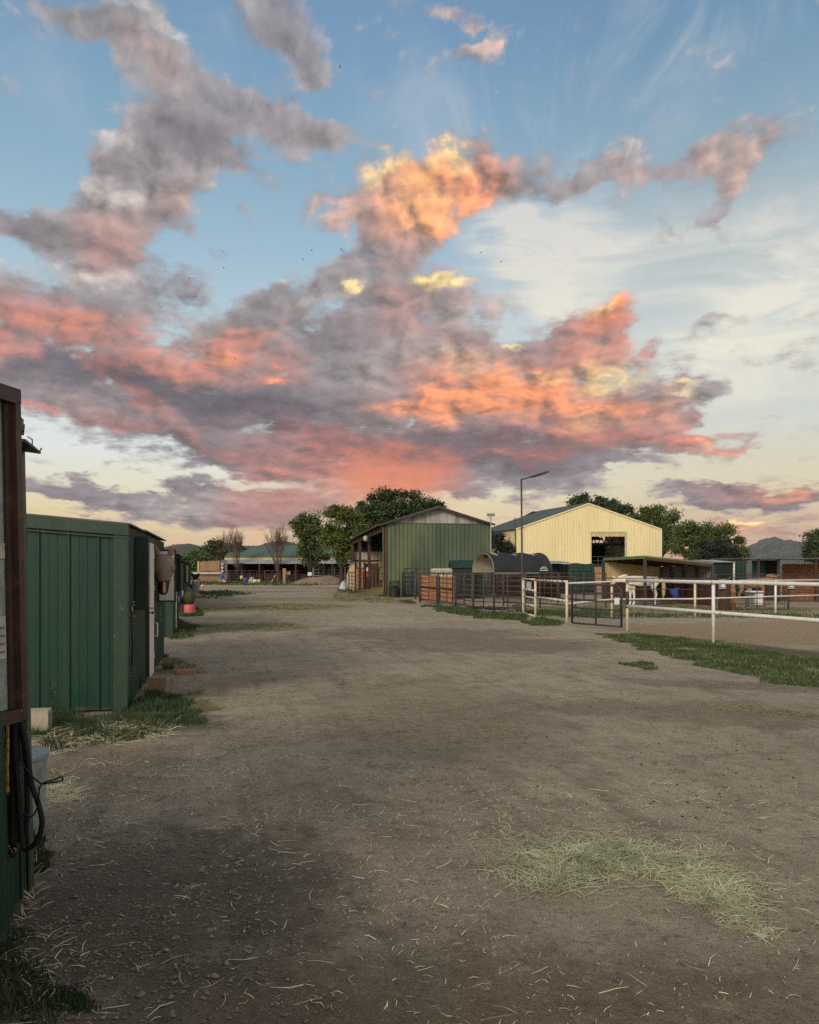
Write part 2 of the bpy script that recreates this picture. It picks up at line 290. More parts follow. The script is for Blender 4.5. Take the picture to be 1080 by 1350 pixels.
def defmats():
    M_['green_wall'] = mat('green_painted_metal', (27,64,50), (21,53,42), .42, 1.3, bump=.12, bscale=6, c3=(46,62,50), s3=3.5, lo3=.56, hi3=.8, stretch=(1,1,.35), mud=.10, streak=.10)
    M_['green_trim'] = mat('green_trim_metal', (50,71,53), (40,60,47), .5, 2.0, bump=.2, bscale=5, c3=(96,92,72), s3=14, lo3=.62, hi3=.8, streak=.12)
    M_['roof_edge'] = mat('green_roof_edge', (104,128,72), (88,112,64), .6, 2.0, c3=(128,124,84), s3=9, lo3=.6)
    M_['green_dark'] = mat('dark_green_metal', (26,46,38), (18,34,30), .5, 2.0, bump=.1)
    M_['barn_green'] = mat('barn_green_metal', (100,112,82), (82,96,72), .6, .35, c3=(58,72,60), s3=1.1, lo3=.5, hi3=.8, stretch=(1,1,.3), mud=.30, streak=.22)
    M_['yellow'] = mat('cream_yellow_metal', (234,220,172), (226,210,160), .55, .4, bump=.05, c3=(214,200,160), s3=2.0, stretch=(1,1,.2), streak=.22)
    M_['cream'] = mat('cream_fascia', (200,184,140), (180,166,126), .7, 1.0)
    M_['roof_green'] = mat('roof_green_metal', (88,108,92), (76,96,82), .7, .5, c3=(100,118,102), s3=3)
    M_['roof_dark'] = mat('roof_dark_green', (44,70,60), (38,60,52), .5, .5)
    M_['roof_grey'] = mat('roof_grey_metal', (104,100,92), (74,72,68), .6, 2)
    M_['galv'] = mat('galvanised_steel', (156,164,158), (134,142,136), .5, 7, metal=.0, bump=.08, c3=(118,122,114), s3=26, lo3=.5, hi3=.7)
    M_['galv_sheet'] = mat('weathered_gable_metal', (176,174,166), (146,142,132), .6, 1.2, stretch=(1,1,.12), c3=(112,108,100), s3=3)
    M_['brown_steel'] = mat('brown_painted_steel', (70,48,40), (48,34,30), .5, 3, bump=.1, c3=(98,62,44), s3=9, lo3=.56, hi3=.75)
    M_['rust_pipe'] = mat('rusty_brown_pipe', (82,66,62), (58,46,44), .7, 5, c3=(108,80,64), s3=18)
    M_['dark_pipe'] = mat('dark_grey_pipe', (62,60,62), (46,44,46), .55, 5, c3=(84,70,60), s3=16, lo3=.6)
    M_['white_pipe'] = mat('white_painted_pipe', (232,228,216), (216,210,196), .5, 4, c3=(150,104,70), s3=7, lo3=.64, hi3=.74, stretch=(1,1,.6))
    M_['cream_pipe'] = mat('cream_rusty_pipe', (222,208,180), (200,186,158), .55, 4, c3=(118,74,50), s3=4, lo3=.52, hi3=.66, stretch=(1,1,.7))
    M_['post_wood'] = mat('dark_timber', (84,58,44), (58,40,32), .85, 3, bump=.3, stretch=(1,1,.15), c3=(110,80,60), s3=14)
    M_['board_dark'] = mat('red_brown_boards', (88,48,36), (60,34,28), .85, 2, stretch=(1,1,.3))
    M_['board_brown'] = mat('brown_stable_boards', (80,50,38), (52,34,28), .9, 1, stretch=(.4,1,3))
    M_['osb'] = mat('strand_board', (172,128,88), (142,100,66), .85, 12, 4, c3=(206,154,100), s3=22, lo3=.5, hi3=.7)
    M_['osb_orange'] = mat('orange_strand_board', (204,148,100), (178,120,78), .8, 6, 4, c3=(138,86,54), s3=16, lo3=.54, hi3=.7)
    M_['osb_dim'] = mat('weathered_strand_board', (134,92,62), (106,70,48), .85, 5, 4, c3=(170,112,70), s3=18, lo3=.5, hi3=.7)
    M_['pine'] = mat('pale_pine_boards', (206,184,136), (186,160,112), .8, 1.6, stretch=(1,1,.2), c3=(120,84,52), s3=9, lo3=.7, hi3=.76)
    M_['fence_wood'] = mat('tan_fence_boards', (170,136,104), (144,112,84), .85, 1.5, stretch=(1,1,.2))
    M_['bank_wood'] = mat('brown_bank_timber', (150,122,98), (116,94,74), .9, 1.2, stretch=(.3,1,2.5))
    M_['white'] = mat('white_paint', (230,228,218), (214,210,198), .5, 5, c3=(140,132,116), s3=9, lo3=.62, hi3=.8)
    M_['white_dim'] = mat('grubby_white_panel', (196,190,174), (170,164,148), .6, 5, c3=(120,110,94), s3=11, lo3=.58, hi3=.7)
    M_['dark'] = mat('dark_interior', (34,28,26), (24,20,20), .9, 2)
    M_['black'] = mat('black_rubber', (18,18,20), (10,10,12), .55, 8)
    M_['black_web'] = mat('black_webbing', (14,14,15), (8,8,9), .7, 30, bump=.3, bscale=200, dist=.001)
    M_['grey_plastic'] = mat('grey_shutter', (112,116,112), (90,94,92), .6, 4)
    M_['concrete'] = mat('pale_concrete_block', (182,172,148), (160,150,128), .9, 9, bump=.5, bscale=90, c3=(120,112,96), s3=30, lo3=.58, hi3=.75, dist=.003)
    M_['concrete_brown'] = mat('stained_concrete', (152,136,110), (130,114,92), .9, 7, bump=.5, bscale=80, dist=.003)
    M_['brick'] = mat('worn_red_brick', (170,132,102), (144,108,84), .9, 9, bump=.5, bscale=70, dist=.003)
    M_['stone'] = mat('brown_stone', (92,72,62), (66,52,46), .9, 9, bump=.6, bscale=40, dist=.01)
    M_['brass'] = mat('worn_brass', (196,164,96), (150,120,70), .35, 20, metal=.8)
    M_['steel'] = mat('bright_steel', (170,170,166), (120,120,118), .3, 20, metal=.8)
    M_['twine'] = mat('yellow_twine', (196,158,72), (160,124,52), .85, 60, bump=.5, bscale=240, dist=.002)
    M_['tub_orange'] = mat('orange_red_plastic', (208,98,82), (190,86,70), .55, 5)
    M_['blue'] = mat('blue_plastic', (50,84,160), (40,70,142), .5, 5)
    M_['teal'] = mat('teal_metal', (26,86,88), (20,72,76), .6, .8)
    M_['tarp'] = mat('dark_grey_tarp', (52,56,55), (42,46,45), .8, .8, spec=.2, bump=.15, bscale=4, dist=.03)
    M_['tarp_in'] = mat('white_tarp_lining', (176,170,152), (154,148,132), .8, 1)
    M_['hay'] = mat('hay_bale', (128,118,72), (104,92,56), .95, 8, bump=.8, bscale=50, c3=(158,148,96), s3=30, dist=.03, coords='Object')
    M_['haynet'] = mat('hay_net_green', (78,84,56), (58,64,42), .95, 14, bump=.8, bscale=50, c3=(130,128,84), s3=30, dist=.03)
    M_['plastic_wrap'] = mat('white_plastic_sheet', (196,200,202), (160,166,170), .35, 3, bump=.7, bscale=6, dist=.05)
    M_['sign_white'] = mat('white_sign', (226,226,220), (210,210,204), .5, 8)
    M_['sign_blue'] = mat('pale_blue_sign', (150,164,168), (128,144,150), .5, 12, c3=(190,196,196), s3=60)
    M_['yellow_plastic'] = mat('yellow_plastic', (232,196,70), (214,176,58), .5, 5)
    M_['orange_plastic'] = mat('amber_plastic', (226,164,84), (206,144,68), .5, 5)
    M_['cone'] = mat('traffic_cone_orange', (214,88,60), (196,74,50), .55, 5)
    M_['red'] = mat('red_paint', (200,40,44), (180,32,36), .5, 5)
    M_['grey_box'] = mat('grey_electric_box', (150,152,148), (132,134,130), .5, 6)
    M_['bird'] = mat('bird_black', (24,24,28), (16,16,20), .9, 5)
    M_['leaf_mid'] = mat('leaf_mid_green', (90,102,48), (68,82,40), .7, 1.2, coords='Object', c3=(92,104,40), s3=4)
    M_['leaf_dark'] = mat('leaf_dark_green', (66,82,42), (50,66,36), .7, 1.0, c3=(88,100,50), s3=4)
    M_['leaf_yellow'] = mat('leaf_turning_yellow', (92,102,38), (74,88,34), .7, .35, c3=(168,140,34), s3=.45, lo3=.6, hi3=.72)
    M_['leaf_light'] = mat('leaf_bright_green', (84,104,46), (64,84,38), .7, 1.2, c3=(104,116,56), s3=4)
    M_['leaf_bush'] = mat('leaf_grey_green', (46,54,42), (34,40,34), .75, 1.2)
    M_['bark'] = mat('dark_bark', (66,54,46), (46,38,34), .95, 3, bump=.5)
    M_['bark_bare'] = mat('grey_red_bark', (112,92,86), (82,68,64), .95, 3)
    M_['horse_white'] = mat('white_horse_coat', (238,230,210), (220,208,186), .8, 3, c3=(168,152,126), s3=6, lo3=.6)
    M_['horse_chestnut'] = mat('chestnut_horse_coat', (148,112,86), (126,92,68), .65, 2.5, c3=(166,134,108), s3=5, lo3=.6)
    M_['horse_bay'] = mat('dark_bay_coat', (52,34,28), (36,24,22), .6, 6)
    M_['blaze'] = mat('pink_white_blaze', (222,186,164), (206,168,146), .7, 20)
    M_['mask'] = mat('brown_mesh_fly_mask', (156,136,120), (138,120,106), .9, 6, bump=.25, bscale=400, dist=.001, c3=(120,102,90), s3=140, lo3=.5, hi3=.56)
    M_['red_trim'] = mat('dark_red_binding', (120,26,28), (92,20,24), .8, 20)
    M_['straw'] = mat('pale_green_straw', (196,192,150), (152,152,116), .8, 3, c3=(216,208,170), s3=9)
    M_['straw_dry'] = mat('dry_straw', (232,220,176), (204,186,138), .8, 3)
    M_['straw_far'] = mat('scattered_hay', (150,144,92), (120,118,72), .85, 2)
    M_['grass'] = mat('grass_blades', (66,84,36), (46,62,28), .7, 2.0, c3=(112,114,60), s3=3, lo3=.55)
    M_['grass_dark'] = mat('dark_green_grass', (58,78,38), (40,58,30), .7, 2.0, c3=(80,88,44), s3=6)  # grass in a darker green
    M_['pebble'] = mat('pale_gravel', (140,126,108), (88,80,72), .85, 14, c3=(160,146,128), s3=26, lo3=.6, hi3=.68)
    M_['dung'] = mat('dark_dung', (48,36,30), (34,26,22), .95, 9, bump=.5)
defmats()

# ------------------------------------------------------------------ mesh builder
def origin_of(o):
    v = Vector((0, 0, 0))
    while o is not None: v += o.location; o = o.parent
    return v
class MB:
    def __init__(s): s.v = []; s.f = []; s.mi = []; s.cur = 0
    def add(s, vs, fs):
        k = len(s.v); s.v += [Vector(p) for p in vs]; s.f += [tuple(i+k for i in f) for f in fs]; s.mi += [s.cur]*len(fs); return s
    def box(s, c, size, rz=0.0, ry=0.0, rx=0.0):
        """box with centre c, turned about its centre"""
        from mathutils import Euler
        e = Euler((rx, ry, rz)).to_matrix(); hx, hy, hz = size[0]/2, size[1]/2, size[2]/2
        vs = [Vector(c)+e@Vector((a*hx, b*hy, d*hz)) for d in (-1, 1) for b in (-1, 1) for a in (-1, 1)]
        return s.add(vs, [(0,2,3,1),(4,5,7,6),(0,1,5,4),(2,6,7,3),(0,4,6,2),(1,3,7,5)])
    def beam(s, a, b, w, h, up=(0, 0, 1)):
        """rectangular bar from a to b (w sideways, h along up)"""
        a, b = Vector(a), Vector(b); d = (b-a).normalized(); u = Vector(up)
        if abs(d.dot(u)) > .98: u = Vector((0, 1, 0))
        sd = d.cross(u).normalized(); u = sd.cross(d).normalized()
        vs = [p+sd*x*w/2+u*y*h/2 for p in (a, b) for x, y in ((-1,-1),(1,-1),(1,1),(-1,1))]
        return s.add(vs, [(0,1,2,3),(7,6,5,4),(0,4,5,1),(1,5,6,2),(2,6,7,3),(3,7,4,0)])
    def tube(s, pts, r, n=8, cap=True, closed=False):
        pts = [Vector(p) for p in pts]; rr = r if isinstance(r, (list, tuple)) else [r]*len(pts)
        k = len(s.v); up = None; m = len(pts)
        for i, p in enumerate(pts):
            if closed: d = pts[(i+1) % m]-pts[i-1]
            else: d = pts[min(i+1, m-1)]-pts[max(i-1, 0)]
            if d.length < 1e-9: d = Vector((0, 0, 1))
            d.normalize()
            if up is None: up = Vector((0, 0, 1)) if abs(d.z) < .9 else Vector((1, 0, 0))
            a = d.cross(up); a.normalize(); b = a.cross(d); up = b
            for j in range(n):
                t = 2*pi*j/n; s.v.append(p+a*cos(t)*rr[i]+b*sin(t)*rr[i])
        segs = m if closed else m-1
        for i in range(segs):
            i2 = (i+1) % m
            for j in range(n):
                j2 = (j+1) % n; s.f.append((k+i*n+j, k+i*n+j2, k+i2*n+j2, k+i2*n+j)); s.mi.append(s.cur)
        if cap and not closed:
            s.f.append(tuple(k+j for j in range(n-1, -1, -1))); s.f.append(tuple(k+(m-1)*n+j for j in range(n))); s.mi += [s.cur]*2
        return s
    def lathe(s, c, prof, n=24):
        """turned shape: prof is [(radius, z), ...]"""
        c = Vector(c); k = len(s.v)
        for r, z in prof:
            for j in range(n): t = 2*pi*j/n; s.v.append(c+Vector((r*cos(t), r*sin(t), z)))
        for i in range(len(prof)-1):
            for j in range(n):
                j2 = (j+1) % n; s.f.append((k+i*n+j, k+i*n+j2, k+(i+1)*n+j2, k+(i+1)*n+j)); s.mi.append(s.cur)
        return s
    def prism(s, pts, off):
        """polygon extruded by the vector off"""
        pts = [Vector(p) for p in pts]; off = Vector(off); n = len(pts)
        return s.add(pts+[p+off for p in pts], [tuple(range(n-1, -1, -1)), tuple(range(n, 2*n))]+[(i, (i+1) % n, n+(i+1) % n, n+i) for i in range(n)])
    def loft(s, rings, cap=True, closed=True):
        n = len(rings[0]); k = len(s.v)
        for r in rings: s.v += [Vector(p) for p in r]
        for i in range(len(rings)-1):
            for j in range(n if closed else n-1):
                j2 = (j+1) % n; s.f.append((k+i*n+j, k+i*n+j2, k+(i+1)*n+j2, k+(i+1)*n+j)); s.mi.append(s.cur)
        if cap: s.f += [tuple(k+j for j in range(n-1, -1, -1)), tuple(k+(len(rings)-1)*n+j for j in range(n))]; s.mi += [s.cur]*2
        return s
    def ribbed(s, a, b, z0, z1, nrm, pitch=.25, depth=.02, top=None, minor=0, thick=.03, bottom=None):
        """ribbed sheet wall from a to b (xy); nrm = outward side; top / bottom: t -> z"""
        a, b = Vector((a[0], a[1], 0)), Vector((b[0], b[1], 0)); L_ = (b-a).length; d = (b-a)/L_
        nv = Vector((nrm[0], nrm[1], 0)).normalized()
        us = []; x = 0.0
        while x < L_:
            seq = [(0, 0), (.40, 0)]
            if minor: seq = [(0, 0)]+[q for i in range(minor) for q in ((.8*(i+1)/(minor+1)-.03, 0), (.8*(i+1)/(minor+1)-.018, .25), (.8*(i+1)/(minor+1)+.018, .25), (.8*(i+1)/(minor+1)+.03, 0))]+[(.80, 0)]
            w = 1.0
            seq += [(w-.16, 0), (w-.12, 1), (w-.04, 1)] if minor or pitch > .22 else [(w-.40, 0), (w-.28, 1), (w-.12, 1)]
            for q, h in seq: us.append((x+q*pitch, h))
            x += pitch
        us = [(u, h) for u, h in us if u < L_]+[(L_, 0)]
        rows = []
        for u, h in us:
            zt = top(u/L_) if top else z1; zb = bottom(u/L_) if bottom else z0; p = a+d*u
            pf = p+nv*(h*depth); pb = p-nv*thick
            rows.append([Vector((pf.x, pf.y, zb)), Vector((pf.x, pf.y, zt)), Vector((pb.x, pb.y, zt)), Vector((pb.x, pb.y, zb))])
        return s.loft(rows)
    def blades(s, pts, rng, lmin, lmax, w, flat=.15, clump=None):
        """thin single blades lying about (straw) or standing (grass); pts = list of (x, y, z)"""
        for (x, y, z) in pts:
            a = rng.random()*2*pi; l = rng.uniform(lmin, lmax); e = rng.gauss(flat, .10)
            d = Vector((cos(a)*cos(e), sin(a)*cos(e), sin(e))); sd = Vector((-sin(a), cos(a), rng.uniform(-.5, .5))).normalized()*w*rng.uniform(.5, 1.2)/2
            p = Vector((x, y, z)); bend = Vector((rng.uniform(-.14, .14), rng.uniform(-.14, .14), 0))*l
            q = p+d*l*.5+bend+Vector((0, 0, .004)); r = p+d*l; r.z = max(r.z, .004) if flat < .6 else r.z
            k = len(s.v); s.v += [p-sd, p+sd, q+sd, q-sd, r+sd*.4, r-sd*.4]; s.f += [(k, k+1, k+2, k+3), (k+3, k+2, k+4, k+5)]; s.mi += [s.cur]*2
        return s
    def build(s, name, m, parent=None, smooth=False, bevel=0.0):
        me = bpy.data.meshes.new(name); o = bpy.data.objects.new(name, me); COL.objects.link(o)
        off = origin_of(parent) if parent else Vector((0, 0, 0))
        me.from_pydata([tuple(p-off) for p in s.v], [], s.f)
        ms = m if isinstance(m, (list, tuple)) else [m]
        for q in ms: me.materials.append(M_[q] if isinstance(q, str) else q)
        if len(ms) > 1: me.polygons.foreach_set('material_index', s.mi)
        if smooth: me.polygons.foreach_set('use_smooth', [True]*len(me.polygons))
        me.update()
        if len(me.polygons) < 60000:
            bm = bmesh.new(); bm.from_mesh(me)
            if len(me.polygons) < 4000: bmesh.ops.recalc_face_normals(bm, faces=bm.faces)
            if bevel:
                bmesh.ops.bevel(bm, geom=[e for e in bm.edges], offset=bevel, segments=2, profile=.7, affect='EDGES')
            bm.to_mesh(me); bm.free()
        if parent: o.parent = parent
        return o
def tag(o, label=None, cat=None, group=None, kind=None):
    if label: o['label'] = label
    if cat: o['category'] = cat
    if group: o['group'] = group
    if kind: o['kind'] = kind
    return o
def thing(name, loc, label, cat, group=None):
    o = bpy.data.objects.new(name, None); COL.objects.link(o); o.location = tuple(loc)+(0.0,)*(3-len(loc)); o.empty_display_size = .2
    return tag(o, label, cat, group)
def copy_tree(o, parent=None):
    c = o.copy(); COL.objects.link(c); c.parent = parent
    for ch in [x for x in COL.objects if x.parent == o]: copy_tree(ch, c)
    return c
def arc(c, r, a0, a1, n, ax=(1, 0, 0), ay=(0, 0, 1)):
    c, ax, ay = Vector(c), Vector(ax), Vector(ay)
    return [c+ax*r*cos(a0+(a1-a0)*i/n)+ay*r*sin(a0+(a1-a0)*i/n) for i in range(n+1)]
def skin_mesh(name, verts, edges, radii, m, parent, sub=2, root=0, extra=None):
    """a body grown over a skeleton of joints with a radius each, as one continuous surface"""
    me = bpy.data.meshes.new(name); o = bpy.data.objects.new(name, me); COL.objects.link(o)
    off = origin_of(parent) if parent else Vector((0, 0, 0))
    me.from_pydata([tuple(Vector(v)-off) for v in verts], edges, [])
    md = o.modifiers.new('skin', 'SKIN'); md.use_smooth_shade = True; md.branch_smoothing = .6
    for i, r in enumerate(radii):
        r = r if isinstance(r, tuple) else (r, r); me.skin_vertices[0].data[i].radius = r
    me.skin_vertices[0].data[root].use_root = True
    s = o.modifiers.new('sub', 'SUBSURF'); s.levels = sub; s.render_levels = sub
    dg = bpy.context.evaluated_depsgraph_get(); dg.update()
    nm = bpy.data.meshes.new_from_object(o.evaluated_get(dg)); nm.name = name
    o.modifiers.clear(); o.data = nm; bpy.data.meshes.remove(me); nm.name = name
    nm.materials.clear(); nm.materials.append(M_[m]); nm.polygons.foreach_set('use_smooth', [True]*len(nm.polygons))
    if parent: o.parent = parent
    return o
# ------------------------------------------------------------------ ground
def node_kit(nt):
    N = nt.nodes; L = nt.links
    def put(n, i, v):
        if v is None: return
        if isinstance(v, bpy.types.NodeSocket): L.new(v, n.inputs[i])
        else: n.inputs[i].default_value = v
    def math_(op, a, b=None, c=None, clamp=False):
        n = N.new('ShaderNodeMath'); n.operation = op; n.use_clamp = clamp; put(n, 0, a); put(n, 1, b); put(n, 2, c); return n.outputs[0]
    def noise_(v, scale, detail=5, rough=.6, stretch=None, loc=(0, 0, 0)):
        if stretch or loc != (0, 0, 0):
            m = N.new('ShaderNodeMapping'); put(m, 0, v); m.inputs[1].default_value = loc; m.inputs[3].default_value = stretch or (1, 1, 1); v = m.outputs[0]
        n = N.new('ShaderNodeTexNoise'); put(n, 0, v); n.inputs['Scale'].default_value = scale; n.inputs['Detail'].default_value = detail; n.inputs['Roughness'].default_value = rough
        return n.outputs[0]
    def mr(v, a, b, c=0.0, d=1.0):
        n = N.new('ShaderNodeMapRange'); put(n, 0, v); n.inputs[1].default_value = a; n.inputs[2].default_value = b; n.inputs[3].default_value = c; n.inputs[4].default_value = d; n.interpolation_type = 'SMOOTHSTEP'; return n.outputs[0]
    def mix(f, a, b):
        n = N.new('ShaderNodeMix'); n.data_type = 'RGBA'; put(n, 0, f); put(n, 6, a); put(n, 7, b); return n.outputs[2]
    def ell(v, x, y, rx, ry, rot=0.0, soft=.6):
        m = N.new('ShaderNodeMapping'); m.vector_type = 'TEXTURE'; put(m, 0, v); m.inputs[1].default_value = (x, y, 0); m.inputs[2].default_value = (0, 0, rot); m.inputs[3].default_value = (rx, ry, 1000)
        n = N.new('ShaderNodeVectorMath'); n.operation = 'LENGTH'; put(n, 0, m.outputs[0]); return mr(n.outputs['Value'], 1-soft, 1+soft, 1, 0)
    return N, L, put, math_, noise_, mr, mix, ell
def ground_mat():
    m = bpy.data.materials.new("packed_dirt"); m.use_nodes = True; nt = m.node_tree
    N, L, put, M, noi, mr, mix, ell = node_kit(nt)
    b = N['Principled BSDF']; b.inputs['Specular IOR Level'].default_value = .25
    g = N.new('ShaderNodeNewGeometry'); pos = g.outputs['Position']
    c = lambda *v: (*lin(v), 1)
    big = noi(pos, .35, 5, .6); med = noi(pos, 2.2, 6, .65, loc=(3, 1, 0)); fine = noi(pos, 26, 7, .78); vf = noi(pos, 120, 4, .7)
    # long faint wheel marks running with the lane
    rm = N.new('ShaderNodeMapping'); put(rm, 0, pos); rm.inputs[2].default_value = (0, 0, -R(14))     # the lane runs this way
    trk = noi(rm.outputs[0], 1.0, 6, .62, stretch=(4.5, .30, 1), loc=(1, 0, 0)); trk2 = noi(rm.outputs[0], 1.0, 5, .65, stretch=(30, 1.2, 1), loc=(1, 0, 0))
    wob = M('MULTIPLY', M('SUBTRACT', med, .5), 1.2)
    base = mix(mr(big, .3, .7), c(188, 171, 144), c(168, 152, 128))
    base = mix(M('MULTIPLY', mr(med, .42, .72),   .50), base, c(114, 102, 84))
    base = mix(M('MULTIPLY', mr(trk, .50, .70), .45), base, c(122, 108, 88))
    base = mix(M('MULTIPLY', mr(trk, .46, .28), .30), base, c(182, 164, 134))
    base = mix(M('MULTIPLY', mr(trk2,   .54, .66), .26), base, c(116, 104, 88))
    def patch(x, y, rx, ry, rot, col, k, soft=.6):
        nonlocal base
        e = ell(pos, x, y, rx, ry, rot, soft)
        w = mr(M('ADD', e, wob), .35, .95)
        base = mix(M('MULTIPLY', w, k), base, c(*col))
    patch(-1.15, 3.75, 1.0, 1.05, 0, (74, 64, 54), .66)           # darker soil by the near wall
    patch(-.2, 2.7, 1.6, .55, 0, (100, 88, 68), .55)
    patch(1.2, 2.6, 2.6, .7, 0, (118, 103, 80), .5)
    patch(-2.5, 6.3, .7, .8, 0, (104, 90, 72), .4)
    patch(.3, 8.5, 1.5, 3.0, .1, (140, 124, 98), .4)
    for (x, y) in ((640, 850), (560, 835)):
        q = G(x, y); patch(q.x, q.y, 3.2, 2.0, 0, (118, 103, 82), .6)
    q = G(900, 940); patch(q.x, q.y, 2.2, .7, -.35, (112, 100, 84), .5)
    q = G(1000, 905); patch(q.x, q.y, 2.2, .5, -.35, (102, 92, 80), .5)
    # paler trodden sand of the riding ring
    patch(12.6, 19.8, 7.6, 4.6, 0, (166, 142, 106), .85, .25)
    # hay litter and thin turf that tint the soil
    q = G(340, 800); patch(q.x, q.y, 5.0, 5.0, 0, (138, 124, 82), .75)
    q = G(420, 790); patch(q.x, q.y, 6.0, 3.5, 0, (134, 120, 80), .6)
    q = G(330, 826); patch(q.x, q.y, 2.6, 1.2, 0, (142, 132, 84), .7)
    q = G(300, 780); patch(q.x, q.y, 6.5, 2.4, 0, (112, 108, 66), .7)
    q = G(380, 775); patch(q.x, q.y, 9, 3.4, 0, (132, 116, 80), .6)
    q = G(480, 790); patch(q.x, q.y, 2.4, 2.4, 0, (148, 136, 84), .8)
    q = G(170, 955); patch(q.x, q.y, 1.0, .8, 0, (70, 74, 42), .7)
    patch(10.6, 32.2, 8.0, 2.6, 0, (136, 130, 82), .8)
    patch(7.1, 14.0, 1.0, 5.6, .28, (70, 78, 44), .85, .45)
    # grit: pale and dark grains
    crumb = noi(pos, 8, 8, .82, loc=(5, 5, 0))
    base = mix(M('MULTIPLY', mr(crumb, .53, .68), .80), base, c(78, 67, 52))
    base = mix(M('MULTIPLY', mr(crumb, .46, .32), .50), base, c(206, 187, 148))
    base = mix(M('MULTIPLY', mr(fine, .52, .74), .80), base, c(66, 57, 46))
    base = mix(M('MULTIPLY', mr(fine, .44, .24), .70), base, c(212, 192, 156))
    vo = N.new('ShaderNodeTexVoronoi'); put(vo, 0, pos); vo.inputs['Scale'].default_value = 75
    gr = M('MULTIPLY', mr(vo.outputs['Distance'], .30, .12), mr(noi(pos, 30, 2), .52, .60))
    base = mix(M('MULTIPLY', gr, .55), base, c(214, 196, 164))
    base = mix(M('MULTIPLY', mr(vf, .52, .66), .70), base, c(48, 42, 35))
    # turf far off, beyond the yard
    sp = N.new('ShaderNodeSeparateXYZ'); put(sp, 0, pos)
    base = mix(mr(sp.outputs[1], 110, 160), base, c(92, 92, 60))
    L.new(base, b.inputs['Base Color']); b.inputs['Roughness'].default_value = .95
    h = M('ADD', M('MULTIPLY', fine, .5), M('ADD', M('MULTIPLY', noi(pos, 9, 5, .65), .9), M('MULTIPLY', gr, .25)))
    h = M('ADD', h, M('MULTIPLY', vf, .32))
    bp = N.new('ShaderNodeBump'); put(bp, 'Height', h); bp.inputs['Strength'].default_value = 1.0; bp.inputs['Distance'].default_value = .035
    L.new(bp.outputs[0], b.inputs['Normal'])
    return m
def ground_h(x, y):
    f = max(0.0, 1-y/45.0) if y > 0 else 0
    if f <= 0: return 0.0
    p = Vector((x, y, 0))
    h = .016*noise.noise(p*.9)+.009*noise.noise(p*3.1)+.0045*noise.noise(p*9.0)
    # a worn wheel rut with tread ribs, running away from the camera
    for cx, dx, amp in ((-.52, -.25, .013), (.25, -.25, .008), (.95, -.25, .008), (-2.2, -.25, .007)):
        t = (x-(cx+dx*(y-2.5)+.05*noise.noise(Vector((y*.5, cx, 0)))))/.085
        if abs(t) < 2.2: h -= amp*math.exp(-t*t)*(.7+.5*noise.noise(Vector((x*2, y*.9, 3))))*(1+.5*sin(y*70+x*30)*(abs(t) < 1))
    return h*f
def build_ground():
    def axis(parts):
        out = [parts[0][0]]
        for a, b, st in parts:
            n = max(1, int(round((b-a)/st))); out += [a+(b-a)*(i+1)/n for i in range(n)]
        return out
    xs = axis([(-9000, -3000, 3000), (-3000, -300, 900), (-300, -60, 60), (-60, -14, 6), (-14, -4, .5), (-4, -2.4, .08), (-2.4, 2.6, .03), (2.6, 6, .08), (6, 14, .5), (14, 60, 6), (60, 300, 60), (300, 3000, 900), (3000, 9000, 3000)])
    ys = axis([(-3000, -300, 900), (-300, -30, 45), (-30, 1.5, 3), (1.5, 5, .022), (5, 9, .06), (9, 16, .2), (16, 46, 1), (46, 120, 8), (120, 600, 80), (600, 3000, 800), (3000, 12000, 3000)])
    nx, ny = len(xs), len(ys)
    vs = [(x, y, ground_h(x, y)) for y in ys for x in xs]
    fs = [(j*nx+i, j*nx+i+1, (j+1)*nx+i+1, (j+1)*nx+i) for j in range(ny-1) for i in range(nx-1)]
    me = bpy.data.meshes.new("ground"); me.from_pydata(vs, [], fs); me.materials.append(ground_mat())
    me.polygons.foreach_set('use_smooth', [True]*len(me.polygons))
    o = bpy.data.objects.new("ground", me); COL.objects.link(o); tag(o, kind='structure')
build_ground()

